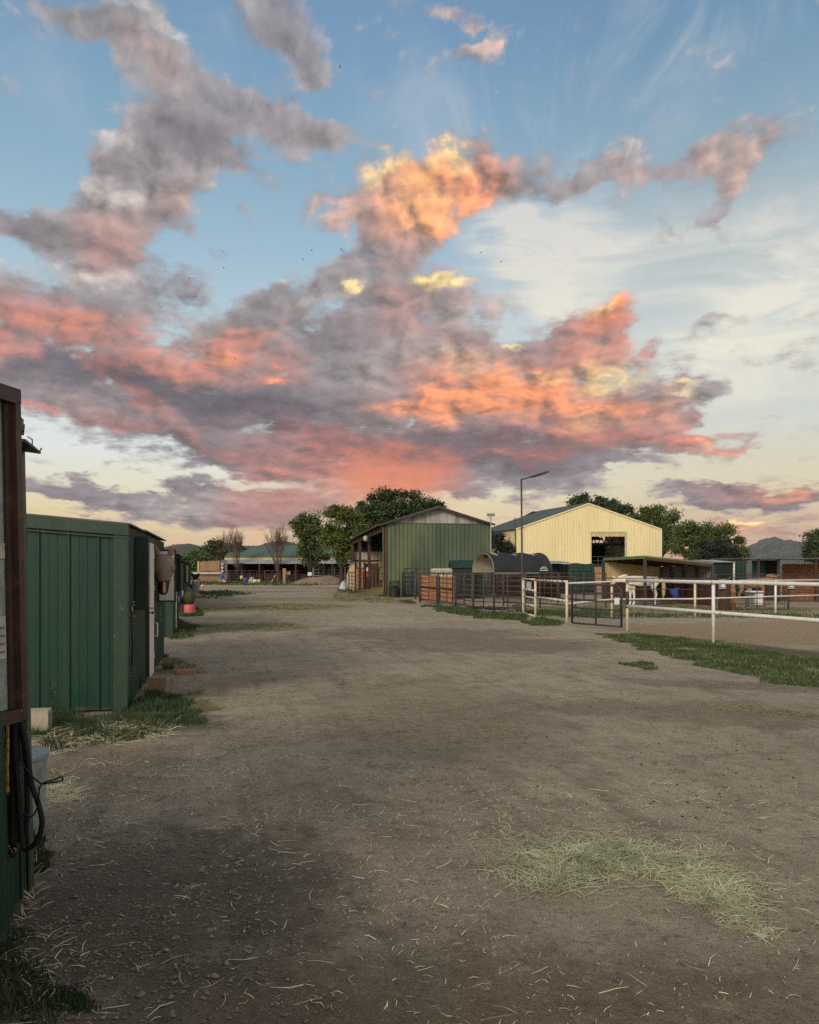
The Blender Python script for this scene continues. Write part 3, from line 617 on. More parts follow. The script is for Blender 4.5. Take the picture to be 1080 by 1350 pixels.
# ------------------------------------------------------------------ hills and mountains
def build_hills():
    def hill_mat(name, a, b2, rock, k):
        m = bpy.data.materials.new(name); m.use_nodes = True; N, L, put, M, noi, mr, mix, ell = node_kit(m.node_tree)
        g = N.new('ShaderNodeNewGeometry'); pos = g.outputs['Position']; c = lambda v: (*lin(v), 1)
        n1 = noi(pos, 1/260, 8, .65); n2 = noi(pos, 1/60, 6, .7)
        col = mix(mr(n1, .4, .62), c(a), c(b2)); col = mix(M('MULTIPLY', mr(n2, .5, .68), k), col, c(rock))
        bs = N['Principled BSDF']; L.new(col, bs.inputs['Base Color']); bs.inputs['Roughness'].default_value = 1; bs.inputs['Specular IOR Level'].default_value = 0
        return m
    def ridge(name, prof, Y0, Y1, m, step, jag, label=None):
        pxs = [p[0] for p in prof]
        def top(px):
            for (a, ya), (b, yb) in zip(prof, prof[1:]):
                if a <= px <= b: return ya+(yb-ya)*(px-a)/(b-a)+(1.5*noise.noise(Vector((px*.21, 0, 3)))+.9*noise.noise(Vector((px*.55, 0, 8))) if Y0 > 4000 else .8*noise.noise(Vector((px*.15, 0, 5))))
            return HY
        n = int((pxs[-1]-pxs[0])/step); rows = 26; sc_ = 170 if Y0 > 4000 else 450; vs = []
        for j in range(rows):
            t = j/(rows-1); Y = Y0+(Y1-Y0)*t
            f = (t/.62)**.9 if t <= .62 else max(0, 1-((t-.62)/.38)**1.2)
            Yr = Y0+(Y1-Y0)*.62
            for i in range(n+1):
                px = pxs[0]+(pxs[-1]-pxs[0])*i/n
                X = (px-CX)/F*Yr*(Y/Yr*.25+.75); h = ZZ(top(px), Yr)*f
                q = Vector((X/sc_, Y/sc_, 1.7)); w = noise.fractal(q, .8, 2.1, 6)
                gul = abs(noise.fractal(Vector((X/sc_/.5, Y/sc_/1.5, 4)), 1.0, 2, 4))
                h *= 1+jag*w*(1-.3*(abs(t-.62) < .03)); h -= gul*jag*.9*h*(1-f*.8)
                vs.append((X, Y, max(h, -2) if j not in (0, rows-1) else -3))
        fs = [(j*(n+1)+i, j*(n+1)+i+1, (j+1)*(n+1)+i+1, (j+1)*(n+1)+i) for j in range(rows-1) for i in range(n)]
        me = bpy.data.meshes.new(name); me.from_pydata(vs, [], fs); me.materials.append(m); me.polygons.foreach_set('use_smooth', [True]*len(me.polygons))
        o = bpy.data.objects.new(name, me); COL.objects.link(o); tag(o, kind='structure')
    near = hill_mat('wooded_hill', (70,72,58), (92,86,70), (110,98,82), .6)
    rock = hill_mat('rocky_mountain', (66,70,66), (86,84,78), (128,112,102), .7)
    ridge('hill', [(120,748),(170,735),(205,724),(222,719),(236,717),(250,715.5),(262,718),(275,722),(290,725),(305,729),(322,724),(338,719),(350,715),(360,712.5),(372,711),(384,713),(396,719),(415,724),(450,728),(500,730),(560,738),(620,750)], 2300, 3800, near, 2, .12)
    ridge('mountain', [(840,751),(900,742),(940,737),(965,733),(976,727),(984,722),(990,719.5),(997,716),(1003,711.5),(1008,711),(1013,709),(1019,708.5),(1025,709.5),(1030,712),(1040,714.5),(1052,715.5),(1062,714.5),(1068,711.5),(1073,712),(1082,709),(1095,704),(1115,700),(1140,708),(1180,716),(1240,730)], 4200, 6800, rock, .5, .16)
build_hills()

# ------------------------------------------------------------------ loose stuff on the ground
rng = random.Random(11)
def gz(x, y): return ground_h(x, y)+.002
def in_poly(x, y, poly):
    c = False; j = len(poly)-1
    for i in range(len(poly)):
        (a, b), (d, e) = poly[i], poly[j]
        if (b > y) != (e > y) and x < (d-a)*(y-b)/(e-b)+a: c = not c
        j = i
    return c
def scatter(n, poly, edge=.35, sc=1.2, thr=-.15):
    """random points inside a ground polygon, thinned by noise so that the edge is ragged"""
    xs = [p[0] for p in poly]; ys = [p[1] for p in poly]; out = []; tries = 0
    while len(out) < n and tries < n*30:
        tries += 1
        x = rng.uniform(min(xs)-edge, max(xs)+edge); y = rng.uniform(min(ys)-edge, max(ys)+edge)
        jx = x+noise.noise(Vector((x*sc*2, y*sc*2, 5)))*edge; jy = y+noise.noise(Vector((x*sc*2, y*sc*2, 9)))*edge
        if in_poly(jx, jy, poly) and noise.noise(Vector((x*sc*1.7, y*sc*1.7, 2)))+rng.uniform(-.25, .25) > thr: out.append((x, y, gz(x, y)))
    return out
def gp(*pp): return [(G(*p).x, G(*p).y) for p in pp]
def standing(name, groups, m, seed=1):
    mb = MB(); r = random.Random(seed)
    for pts, h, w in groups:
        for (x, y, z) in pts:
            a = r.random()*2*pi; l = h*r.uniform(.4, 1.15)*(1+.9*noise.noise(Vector((x*2.3, y*2.3, 7)))); lean = r.gauss(0, .35); la = r.random()*2*pi
            sd = Vector((cos(a), sin(a), 0))*w*.5*r.uniform(.6, 1.3); p = Vector((x, y, z-.004))
            tip = p+Vector((cos(la)*sin(lean)*l, sin(la)*sin(lean)*l, cos(lean)*l)); mid = p.lerp(tip, .55)+Vector((0, 0, l*.06))
            k = len(mb.v); mb.v += [p-sd, p+sd, mid+sd*.8, mid-sd*.8, tip]; mb.f += [(k, k+1, k+2, k+3), (k+3, k+2, k+4)]; mb.mi += [0, 0]
    return tag(mb.build(name, m), kind='stuff')
# grass
near_patch = gp((45,955),(60,930),(120,938),(170,936),(205,915),(245,920),(272,948),(225,968),(130,985),(55,992))
strip = gp((786,836),(860,838),(960,850),(1090,872),(1090,908),(1010,898),(950,884),(870,862),(820,848))
standing('grass', [(scatter(9000, near_patch, .18, 1.5, -.2), .07, .006),
    (scatter(1500, gp((150,935),(205,915),(250,925),(268,945),(215,955)), .15, 1.5, -.3), .11, .006),
    (scatter(160, gp((100,1100),(90,1083),(140,1080),(150,1096)), .1), .02, .003), (scatter(1300, gp((40,1106),(38,1160),(62,1150),(66,1110)), .06, 3, -.3), .05, .005),
    (scatter(1500, gp((-20,1240),(30,1225),(60,1290),(75,1350),(-20,1350)), .08, 3, -.1), .05, .005),
    (scatter(700, gp((60,1290),(110,1290),(120,1345),(75,1350)), .08, 3, .0), .03, .005)], 'grass_dark', 3)
standing('turf', [(scatter(28000, strip, .30, .9, -.35), .048, .012), (scatter(900, gp((818,875),(850,874),(868,882),(845,884)), .2, 1.2, -.4), .05, .012),
    (scatter(5200, gp((556,799),(600,801),(640,808),(690,811),(692,818),(640,816),(590,808)), .5, .8, -.4), .12, .03),
    (scatter(1700, gp((694,820),(716,815),(745,822),(735,826),(700,825)), .3, .8, -.4), .09, .02), (scatter(2600, gp((690,806),(812,806),(812,813),(690,812)), .5, .8, -.3), .12, .03),
    (scatter(2000, gp((735,810),(1090,810),(1090,815),(735,815)), .3, .8, -.2), .10, .03),
    (scatter(1400, gp((220,822),(232,818),(262,826),(246,842),(221,843)), .25, .8, -.3), .10, .02), (scatter(900, gp((236,806),(262,804),(268,812),(240,814)), .4, .8, -.3), .12, .03),
    (scatter(1500, gp((258,779),(300,778),(330,783),(270,790)), 1.5, .3, -.1), .12, .05), (scatter(2600, gp((255,768),(400,768),(450,771),(400,772.5),(255,771)), 1.5, .3, -.3), .35, .10),
    (scatter(500, gp((528,792),(545,792),(548,796),(532,796)), .3, 1, -.4), .10, .03), (scatter(400, gp((444,777),(462,778),(460,781),(446,780)), .3, 1, -.4), .16, .05)], 'grass', 4)
# straw
def straw(name, groups, m, seed):
    mb = MB(); r = random.Random(seed)
    for pts, a, b, w, fl in groups: mb.blades(pts, r, a, b, w, fl)
    return tag(mb.build(name, m), kind='stuff')
def heap(n, path, sp, zmax):
    out = []
    ps = [(G(a, b), s) for a, b, s in path]
    for _ in range(n):
        i = rng.randrange(len(ps)-1); t = rng.random(); (p, s0), (q, s1) = ps[i], ps[i+1]; c = p.lerp(q, t); s = s0+(s1-s0)*t
        dx, dy = rng.gauss(0, s), rng.gauss(0, s*.75)
        out.append((c.x+dx, c.y+dy, gz(c.x+dx, c.y+dy)+max(0, zmax*(1-(dx*dx+dy*dy)/(2*s*s)))*rng.random()))
    return out
straw('hay_pile', [(heap(6000, [(720,1168,.10),(745,1152,.14),(775,1135,.17),(820,1128,.16),(875,1134,.14),(915,1150,.12),(940,1172,.10),(950,1190,.07)], 1, .016), .04, .14, .0042, .10),
    (heap(500, [(950,1190,.07),(975,1210,.05),(1010,1236,.03)], 1, .004), .04, .12, .004, .05), (heap(1700, [(700,1120,.2),(830,1120,.22),(940,1160,.2)], 1, .006), .04, .13, .0035, .05)], 'straw', 5)
lane = gp((60,1000),(330,985),(700,1020),(1080,1040),(1080,1350),(40,1350))
straw('scattered_straw', [(scatter(460, lane, .2, .6, -.3), .04, .13, .0042, .03), (scatter(2600, lane, .2, .6, -.3), .01, .045, .003, .05),
    (scatter(320, gp((60,1010),(330,1000),(360,1100),(80,1130)), .2, 1.0, -.2), .03, .12, .004, .04),
    (scatter(110, gp((-20,1200),(40,1180),(110,1260),(150,1350),(-20,1350)), .1, 2, -.3), .04, .12, .004, .1),
    (scatter(70, gp((18,1235),(40,1130),(52,1130),(40,1210)), .05, 2, -.5), .05, .11, .004, .5),
    (scatter(700, gp((50,960),(180,950),(240,950),(210,975),(100,990),(50,995)), .15, 1.2, -.2), .06, .22, .005, .12),
    (scatter(420, gp((60,1040),(95,1030),(105,1055),(70,1062)), .1, 1.2, -.5), .05, .16, .0045, .06)], 'straw_dry', 6)
straw('thin_hay_litter', [(scatter(1400, strip, .4, .7, -.2), .04, .08, .007, .9), (scatter(2600, gp((260,880),(560,890),(700,960),(680,1010),(300,1000)), .6, .5, 0), .03, .10, .006, .05),
    (scatter(900, gp((560,880),(1080,930),(1080,1040),(700,1000)), .6, .5, .05), .03, .10, .006, .05),
    (scatter(500, gp((950,915),(1080,940),(1080,952),(930,935)), .3, .9, -.2), .03, .10, .007, .08),
    (scatter(2200, gp((205,890),(215,868),(255,872),(262,890),(230,896)), .2, 1, -.2), .04, .14, .007, .15),
    (scatter(2400, gp((240,834),(262,822),(370,822),(420,830),(330,834)), .5, .5, -.2), .06, .18, .012, .1),
    (scatter(900, gp((232,922),(250,908),(285,935),(262,945)), .2, 1, -.1), .04, .13, .006, .1),
    (scatter(2600, gp((270,802),(380,796),(470,800),(360,806)), .8, .4, -.1), .08, .22, .02, .1),
    (scatter(4200, gp((440,782),(465,776),(512,788),(540,797),(440,792)), .4, .6, -.3), .08, .25, .025, .15),
    (scatter(6000, gp((700,800),(812,798),(960,800),(1080,803),(1080,811),(830,811),(700,808)), .4, .5, -.4), .08, .25, .022, .15)], 'straw_far', 7)
# gravel
def pebbles():
    mb = MB(); r = random.Random(8)
    pts = scatter(3000, gp((40,1130),(200,1080),(330,1120),(420,1350),(20,1350)), .25, 1.5, -.25)+scatter(900, gp((40,1220),(200,1180),(330,1350),(40,1350)), .15, 2, -.2)+scatter(900, lane, .3, .6, -.3)
    grit = scatter(15000, gp((60,1040),(1080,1060),(1080,1350),(60,1350)), .2, 1.1, -.25); ng = len(pts); pts = pts+grit
    for i, (x, y, z) in enumerate(pts):
        s = r.paretovariate(3.0)*.0026 if r.random() < .97 else .009; s = min(s, .010)
        if i % 23 == 0: s *= 1.9
        if i >= ng: s = r.uniform(.0012, .0032)*(2 if i % 40 == 0 else 1)
        a = r.random()*pi; k = len(mb.v); c = Vector((x, y, z+s*.2))
        ax = Vector((cos(a), sin(a), 0))*s*r.uniform(.9, 1.5); ay = Vector((-sin(a), cos(a), 0))*s*r.uniform(.7, 1.1); az_ = Vector((0, 0, s*.7))
        q = .72
        mb.v += [c+az_, c+ax+az_*.1, c+(ax+ay)*q, c+ay, c+(ay-ax)*q+az_*.2, c-ax, c-(ax+ay)*q+az_*.1, c-ay, c+(ax-ay)*q, c-az_]
        for j in range(1, 9):
            j2 = j % 8+1; mb.f += [(k, k+j, k+j2), (k+9, k+j2, k+j)]; mb.mi += [0, 0]
    tag(mb.build('gravel', 'pebble', smooth=False), kind='stuff')
    mb = MB()
    for (x, y, z) in scatter(260, gp((612,800),(690,798),(700,806),(640,807)), .5, .5, .1)+scatter(60, gp((700,960),(1080,980),(1080,1100),(700,1050)), .3, .6, 0):
        s = r.uniform(.03, .09) if y > 20 else r.uniform(.004, .012)
        k = len(mb.v); c = Vector((x, y, z)); mb.v += [c+Vector((s*r.uniform(.7,1.3)*cos(j*pi/3), s*r.uniform(.7,1.3)*sin(j*pi/3), 0)) for j in range(6)]+[c+Vector((0, 0, s*.6))]
        mb.f += [(k+j, k+(j+1) % 6, k+6) for j in range(6)]; mb.mi += [0]*6
    tag(mb.build('dung_crumbs', 'dung'), kind='stuff')
pebbles()
# ------------------------------------------------------------------ left row: nearest stall building
def WL(Y): return -.753-.286*Y            # its front wall line
def sh(p): p = Vector(p); return Vector((p.x-.022*p.z, p.y, p.z))
NL = Vector((.9615, .275, 0)); DL = Vector((-.275, .9615, 0))
def wl(Y, out=0.0, z=0.0): return sh(Vector((WL(Y), Y, z))+NL*out)
def near_stall():
    t = thing('stall_building', (WL(3.8), 3.8, 0), 'nearest green stall building, cropped by the left edge, with brown framed steel window', 'stable')
    b = (WL(3.8), 3.8)
    for y0, z0, z1 in ((.6, .0, .93), (3.47, .935, 2.12)):
        a = (WL(y0), y0); mb = MB(); mb.ribbed(b, a, z0, z1, (NL.x, NL.y), .305, .018, minor=2); mb.v = [sh(p) for p in mb.v]; mb.build('wall', 'green_wall', t)
    mb = MB(); mb.box((-2.6, 2.4, 1.2), (.05, 2.6, 2.2)); mb.build('partition', 'dark', t)  # dark sheet standing in for the shade behind the window frame
    e = Vector((WL(3.8), 3.8, 0)); mb = MB(); mb.ribbed((e.x-2.6*NL.x, e.y-2.6*NL.y), (e.x, e.y), 0, 2.12, (DL.x, DL.y), .305, .018, minor=2, top=lambda q: 2.42-.3*q); mb.v = [sh(p) for p in mb.v]; mb.build('wall', 'green_wall', t)
    mb = MB(); c = wl(3.8, .012, 0)
    mb.prism([wl(3.72, .022, .02), wl(3.815, .022, .02), wl(3.815, -.08, .02), wl(3.80, -.08, .02), wl(3.80, .012, .02), wl(3.72, .012, .02)], sh(Vector((0, 0, 2.16))))
    mb.build('corner_trim', 'green_trim', t)
    # window leaf: brown square tube frame standing a little open, galvanised sheet inside
    FR = Vector((-1.668, 3.42, 0)); dF = Vector((-.20, -.98, 0)); nF = Vector((.98, -.20, 0))
    def fl(u, o, z): return sh(FR+dF*u+nF*o+Vector((0, 0, z)))
    def bar(m_, u0, u1, z0, z1, o0, o1): m_.prism([fl(u0, o0, z0), fl(u1, o0, z0), fl(u1, o1, z0), fl(u0, o1, z0)], Vector((-.022*(z1-z0), 0, z1-z0)))
    fr = MB(); bar(fr, 0, .034, .905, 2.268, -.03, .03); bar(fr, 0, 1.2, 2.27, 2.335, -.032, .032); bar(fr, .0345, 1.2, .90, .955, -.03, .028)
    w = fr.build('window', 'brown_steel', t)
    fr = MB(); bar(fr, .035, .068, .957, 2.266, -.03, .004); fr.build('inner_stile', 'brown_steel', w)
    p = MB(); bar(p, .070, 1.15, .957, 2.266, -.02, -.012); p.build('steel_sheet', 'galv', w)
    for u0, z0, z1 in ((.074, 1.60, 1.665), (.078, 1.175, 1.355)):
        s = MB(); bar(s, u0, u0+.4, z0, z1, -.010, -.006); s.build('notice', 'white_dim', w)
    s = MB()
    for k in range(4): bar(s, .088, .5, 1.20+.034*k, 1.21+.034*k, -.0055, -.005)
    s.build('printed_line', 'grey_plastic', w)
    # roof corner and gutter bits beyond the frame
    r = MB(); e0, e1 = wl(3.49, .085, 2.125), wl(3.86, .085, 2.125); back = -NL*2.8+Vector((0, 0, .30))
    r.loft([[e0, e0+back, e0+back+Vector((0, 0, .03)), e0+Vector((0, 0, .012))], [e1, e1+back, e1+back+Vector((0, 0, .03)), e1+Vector((0, 0, .012))]]); r.build('roof', 'green_dark', t)
    r = MB(); r.beam(wl(3.49, .03, 2.235), wl(3.70, .03, 2.235), .02, .055); r.beam(wl(3.52, -.6, 2.27), wl(3.71, .04, 2.215), .02, .05); r.build('fascia', 'brown_steel', t)
    r = MB(); r.tube([wl(3.83, .083, 2.13), wl(3.83, .093, 2.15), wl(3.86, .088, 2.15)], .003, 6); r.build('gutter_hook', 'dark_pipe', t); r = MB(); r.tube([wl(3.70, .075, 2.14), wl(3.70, .075, 2.17), wl(3.62, .07, 2.17)], .003, 6); r.build('gutter_hook', 'dark_pipe', t)
near_stall()
def hung_tack():
    t = thing('halter_and_lead_rope', P(24, 945, 3.42), 'black halters and thick lead ropes hanging in a loop from the brown window frame', 'horse tack')
    Y = 3.40
    def q(l, yy=Y): return [P(a, b, yy+(c if False else 0)) for a, b in l]
    def sm(l, yy):
        pts = [P(a, b, yy) for a, b in l]; out = []
        for i in range(len(pts)-1):
            p0, p1, p2, p3 = pts[max(i-1, 0)], pts[i], pts[i+1], pts[min(i+2, len(pts)-1)]
            for k in range(5):
                s = k/5; out.append(.5*((2*p1)+(p2-p0)*s+(2*p0-5*p1+4*p2-p3)*s*s+(3*p1-p0-3*p2+p3)*s**3))
        return out+[pts[-1]]
    mb = MB()
    mb.tube(sm([(24,942),(30,958),(35,985),(38,1010),(42,1035),(50,1058),(55,1078),(54,1095),(46,1112),(34,1120),(30,1112),(27,1085),(24,1040),(20,990),(19,950)], 3.40), .0115, 10)
    mb.tube(sm([(22,944),(31,975),(35,1015),(36,1060),(34,1112)], 3.43), .011, 10)
    mb.build('rope', 'black_web', t, smooth=True)
    mb = MB()
    for k, (l, yy, r) in enumerate((([(13,943),(13,1000),(12,1060),(12,1112)], 3.43, .016), ([(19,943),(18,1010),(18,1070),(16,1118)], 3.42, .019), ([(25,944),(24,990),(22,1060),(24,1110)], 3.45, .012))): mb.tube(sm(l, yy), r, 8)
    mb.tube(sm([(27,1118),(27,1150),(28,1185)], 3.45), .005, 6); mb.build('strap', 'black_web', t, smooth=True)
    mb = MB(); mb.tube(sm([(26,985),(31,1008),(43,1024),(55,1033),(66,1032),(80,1030),(83,1027),(80,1024),(72,1028),(58,1032),(52,1040),(50,1062),(42,1076),(30,1074)], 3.38), .0035, 6); mb.build('thin_cord', 'black_web', t, smooth=True)
    mb = MB(); mb.lathe(P(9, 1122, 3.40), [(.0, -.02), (.016, -.012), (.018, 0), (.012, .014), (0, .02)], 10); mb.lathe(P(17, 1125, 3.38), [(.0, -.02), (.014, -.012), (.016, 0), (.012, .014), (0, .018)], 10); mb.build('knot', 'black_web', t, smooth=True)
    mb = MB(); mb.tube([P(10,1088,3.40), P(10,1112,3.40)], .0022, 6); mb.tube(arc(P(9,1118,3.39), .012, 0, 2*pi, 12), .0025, 6); mb.tube(arc(P(18,1121,3.37), .010, 0, 2*pi, 12), .003, 6); mb.build('snap_hook', 'brass', t, smooth=True)
    mb = MB(); mb.tube([P(21,948,3.38), P(29,937,3.38)], .0022, 6); mb.tube(arc(P(29,937,3.38), .004, 0, 2*pi, 8), .0015, 5); mb.build('wire_clip', 'steel', t, smooth=True)
    t = thing('twine_hank', P(10, 945, 3.36), 'yellow baling twine hanging from the window frame beside the black straps', 'twine')
    mb = MB()
    for ph in (0, 2.1, 4.2): mb.tube([P(10+1.6*sin(ph+i*.8)-(.4 if i > 6 else 0), 943+i*8.2, 3.36+.004*cos(ph+i*.8)) for i in range(13)], .0028, 6)
    mb.build('strand', 'twine', t, smooth=True)
    mb = MB(); r = random.Random(3); c = P(9.5, 1040, 3.36)
    mb.lathe(c, [(.002, .02), (.007, .01), (.009, -.004), (.006, -.014), (.001, -.02)], 8)
    for _ in range(40):
        a = r.random()*2*pi; mb.tube([c+Vector((0, 0, -.005)), c+Vector((.014*cos(a), .014*sin(a), -.008+r.uniform(-.02, .02)))], .0006, 3, cap=False)
    mb.build('frayed_end', 'twine', t)
hung_tack()
def trash_can(px, Y, R_, hgt, label, z=0, low=False):
    x = XX(px, Y); t = thing('metal_trash_can', (x, Y, z), label, 'trash can', 'galvanised cans beside the stalls')
    n = 40; mb = MB()
    def ring(r, zz, rib): return [Vector((x+(r+rib*.006*(j % 2))*cos(2*pi*j/n), Y+(r+rib*.006*(j % 2))*sin(2*pi*j/n), z+zz)) for j in range(n)]
    mb.loft([ring(R_*.86, 0, 0), ring(R_*.86, .03, 0), ring(R_*.88, .05, 1), ring(R_*.93, hgt*.5, 1), ring(R_*.97, hgt*.86, 1), ring(R_*.985, hgt*.89, 0), ring(R_, hgt*.93, 0)]); mb.build('can_body', 'galv', t)
    mb = MB(); mb.lathe((x, Y, z), [(R_*1.03, hgt*.90), (R_*1.05, hgt*.93), (R_*1.05, hgt*.955), (R_*.98, hgt*.96), (R_*.9, hgt*.985), (R_*.4, hgt*1.03), (.0, hgt*1.04)], n); l = mb.build('lid', 'galv', t, smooth=False)
    mb = MB(); mb.tube([(x-.05, Y, z+hgt*1.03), (x-.05, Y, z+hgt*1.03+.035), (x+.05, Y, z+hgt*1.03+.035), (x+.05, Y, z+hgt*1.03)], .005, 6); mb.build('lid_handle', 'steel', l)
trash_can(10, 4.62, .215, .49, 'galvanised trash can half hidden behind the near stall corner')
def cinder_block():
    Y = 7.62; c = Vector((XX(46, Y), Y, 0)); t = thing('concrete_block', (c.x, c.y, 0), 'pale hollow cinder block lying on the grass against the green end wall', 'cinder block')
    L_, W_, Hh = .40, .20, .195; rz = R(14); mb = MB()
    from mathutils import Matrix
    rot = Matrix.Rotation(rz, 3, 'Z')
    # hollow seen at its right end: outer shell, two webs
    def bx(cx, cy, cz, sx, sy, sz):
        k = len(mb.v); mb.box((cx, cy, cz), (sx, sy, sz)); mb.v[k:] = [rot@p+Vector((c.x-.07, c.y, 0)) for p in mb.v[k:]]
    bx(0, -.082, Hh/2, L_, .036, Hh); bx(0, .082, Hh/2, L_, .036, Hh); bx(0, 0, Hh-.017, L_-.004, .128, .034); bx(0, 0, .017, L_-.004, .128, .034); bx(-.02, 0, Hh/2, .035, .128, Hh-.068); bx(-.183, 0, Hh/2, .03, .128, Hh-.068)
    mb.build('block_shell', 'concrete', t)
cinder_block()

# ------------------------------------------------------------------ the stall sheds down the left side
class Row:
    """front wall line of a shed from a to b (ground xy)"""
    def __init__(s, a, b):
        s.a = Vector((a[0], a[1], 0)); s.b = Vector((b[0], b[1], 0)); s.L = (s.b-s.a).length; s.d = (s.b-s.a)/s.L; s.n = Vector((s.d.y, -s.d.x, 0))
    def at(s, Y, out=0.0, z=0.0):
        t = (Y-s.a.y)/s.d.y; return s.a+s.d*t+s.n*out+Vector((0, 0, z))
def shed(a, b, hz, label, openings, depth=2.8, rise=.22, endlabel=None, roofs=None):
    """openings: (Y0, Y1, z0, z1) holes in the front wall"""
    r = Row(a, b); t = thing('stall_shed', r.a, label, 'stable', 'green stall sheds in a row along the left side')
    cuts = sorted(openings); y = a[1]
    def seg(y0, y1, z0, z1):
        p, q = r.at(y0), r.at(y1); mb.ribbed((p.x, p.y), (q.x, q.y), z0, z1, (r.n.x, r.n.y), .305, .018, minor=2)
    mb = MB()
    for (y0, y1, z0, z1) in cuts:
        if y0 > y: seg(y, y0, .02, hz)
        if z0 > .05: seg(y0, y1, .02, z0)
        if z1 < hz-.02: seg(y0, y1, z1, hz)
        y = y1
    if y < b[1]: seg(y, b[1], .02, hz)
    mb.build('front_wall', 'green_wall', t)
    bk = -r.n*depth; e = r.a+bk
    mb = MB(); mb.ribbed((e.x, e.y), (r.a.x-r.n.x*.03, r.a.y-r.n.y*.03), .02, hz, (-r.d.x, -r.d.y), .305, .018, minor=2, top=lambda q: hz+rise*(1-q)-.035); mb.build('end_wall', 'green_wall', t)
    e2 = r.b+bk; mb = MB(); mb.ribbed((e2.x, e2.y), (r.b.x-r.n.x*.03, r.b.y-r.n.y*.03), .02, hz, (r.d.x, r.d.y), .305, .018, top=lambda q: hz+rise*(1-q)-.035); mb.ribbed((e.x, e.y), (e2.x, e2.y), .02, hz+rise-.04, (-r.n.x, -r.n.y), .305, .018); mb.build('rear_wall', 'green_wall', t)
    mb = MB(); mb.prism([r.a+r.n*.026, r.a+r.n*.026+r.d*.11, r.a+r.n*.020+r.d*.11, r.a+r.n*.0-r.d*.004, r.a-r.n*.12-r.d*.022, r.a-r.n*.12-r.d*.030, r.a+r.n*.026-r.d*.030], (0, 0, hz-.01)); mb.build('corner_trim', 'green_trim', t)
    # fascia band over the end wall
    f0 = r.a+r.n*.03-r.d*.045; f1 = e-r.d*.045
    mb = MB(); mb.loft([[f0+Vector((0, 0, hz-.115)), f0+Vector((0, 0, hz+.012)), f0+r.d*.02+Vector((0, 0, hz+.012)), f0+r.d*.02+Vector((0, 0, hz-.115))], [f1+Vector((0, 0, hz+rise-.115)), f1+Vector((0, 0, hz+rise+.012)), f1+r.d*.02+Vector((0, 0, hz+rise+.012)), f1+r.d*.02+Vector((0, 0, hz+rise-.115))]])
    mb.build('fascia', 'green_trim', t)
    mb = MB(); g0 = f0+r.d*.018
    mb.loft([[g0+Vector((0,0,hz-.15)), g0+Vector((0,0,hz-.135)), g0-r.d*.012+Vector((0,0,hz-.135)), g0-r.d*.012+Vector((0,0,hz-.15))], [f1+r.d*.018+Vector((0,0,hz+rise-.15)), f1+r.d*.018+Vector((0,0,hz+rise-.135)), f1+r.d*.006+Vector((0,0,hz+rise-.135)), f1+r.d*.006+Vector((0,0,hz+rise-.15))]]); mb.build('drip_edge', 'green_trim', t)
    # roof sheets, corrugated, a little past the front wall; some lap higher than others
    for (y0, y1, over, lift) in (roofs or [(a[1], b[1]+.1, .12, .02)]):
        mb = MB(); k = int((y1-y0)*1.03/.075)
        rows = []
        for i in range(k+1):
            p = r.at(y0+(y1-y0)*i/k, over, hz+lift+(.012 if i % 2 else 0)); q = r.at(y0+(y1-y0)*i/k, -depth-.1, hz+lift+rise+.05+(.012 if i % 2 else 0))
            rows.append([p, q, q-Vector((0, 0, .012)), p-Vector((0, 0, .012))])
        mb.loft(rows); mb.build('roof_sheet', 'roof_grey', t)
    for (y0, y1, z0, z1) in cuts:      # dark sheet puts the stall's inner shade behind each opening
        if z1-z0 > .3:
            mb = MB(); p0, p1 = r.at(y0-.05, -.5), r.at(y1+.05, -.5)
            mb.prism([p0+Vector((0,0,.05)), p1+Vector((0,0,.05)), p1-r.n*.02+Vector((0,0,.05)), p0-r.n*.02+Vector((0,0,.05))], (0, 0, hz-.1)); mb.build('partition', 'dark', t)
    return t, r
A_, RA = shed((-3.14, 8.68), (-4.39, 14.0), 2.05, 'green ribbed stall shed with white door and a masked horse looking out', [(9.6, 10.5, 1.07, 1.9), (11.8, 12.5, 1.06, 1.87)], depth=3.0, rise=.22, roofs=[(8.66, 10.4, .05, .015), (10.3, 14.05, .05, .03)])
B_, RB = shed((-5.53, 18.25), (-6.95, 23.6), 1.93, 'second green stall shed down the row, with grey shutter and white pipe', [(20.4, 21.4, 1.02, 1.8)], roofs=[(18.2, 23.7, .15, .02)])
C_, RC = shed((-8.52, 28.6), (-15.9, 57.0), 1.95, 'long far stall shed at the end of the row, cluttered with signs and tack', [(31, 32.2, 1.0, 1.8), (38, 39.2, 1.0, 1.8), (46, 47.2, 1.0, 1.8)], roofs=[(28.5, 57.1, .15, .02)])
def leaf_panel(t, r, Y, z0, z1, w, face, edge, inner=None, name='shutter', ang=0.0, th=.035):
    """a framed shutter hinged on the wall and standing open, square to it"""
    c0 = r.at(Y, .02); d = (r.n*cos(ang)-r.d*sin(ang)); n2 = Vector((d.y, -d.x, 0))
    fr = MB(); e = .028
    def bx(u0, u1, a0, a1, th2, off=0):
        m = face_mb
        p = c0+d*u0+n2*(-th2/2+off); m.prism([p+Vector((0,0,a0)), c0+d*u1+n2*(-th2/2+off)+Vector((0,0,a0)), c0+d*u1+n2*(th2/2+off)+Vector((0,0,a0)), c0+d*u0+n2*(th2/2+off)+Vector((0,0,a0))], (0, 0, a1-a0))
    face_mb = fr; bx(0, e, z0, z1, th); bx(w-e, w, z0, z1, th); bx(e, w-e, z0, z0+e, th); bx(e, w-e, z1-e, z1, th)
    o = fr.build(name, edge, t)
    face_mb = MB(); bx(e, w-e, z0+e, z1-e, th*.5); face_mb.build('panel', face, o)
    return o
leaf_panel(A_, RA, 9.5, 1.07, 1.96, .13, 'green_dark', 'green_dark')
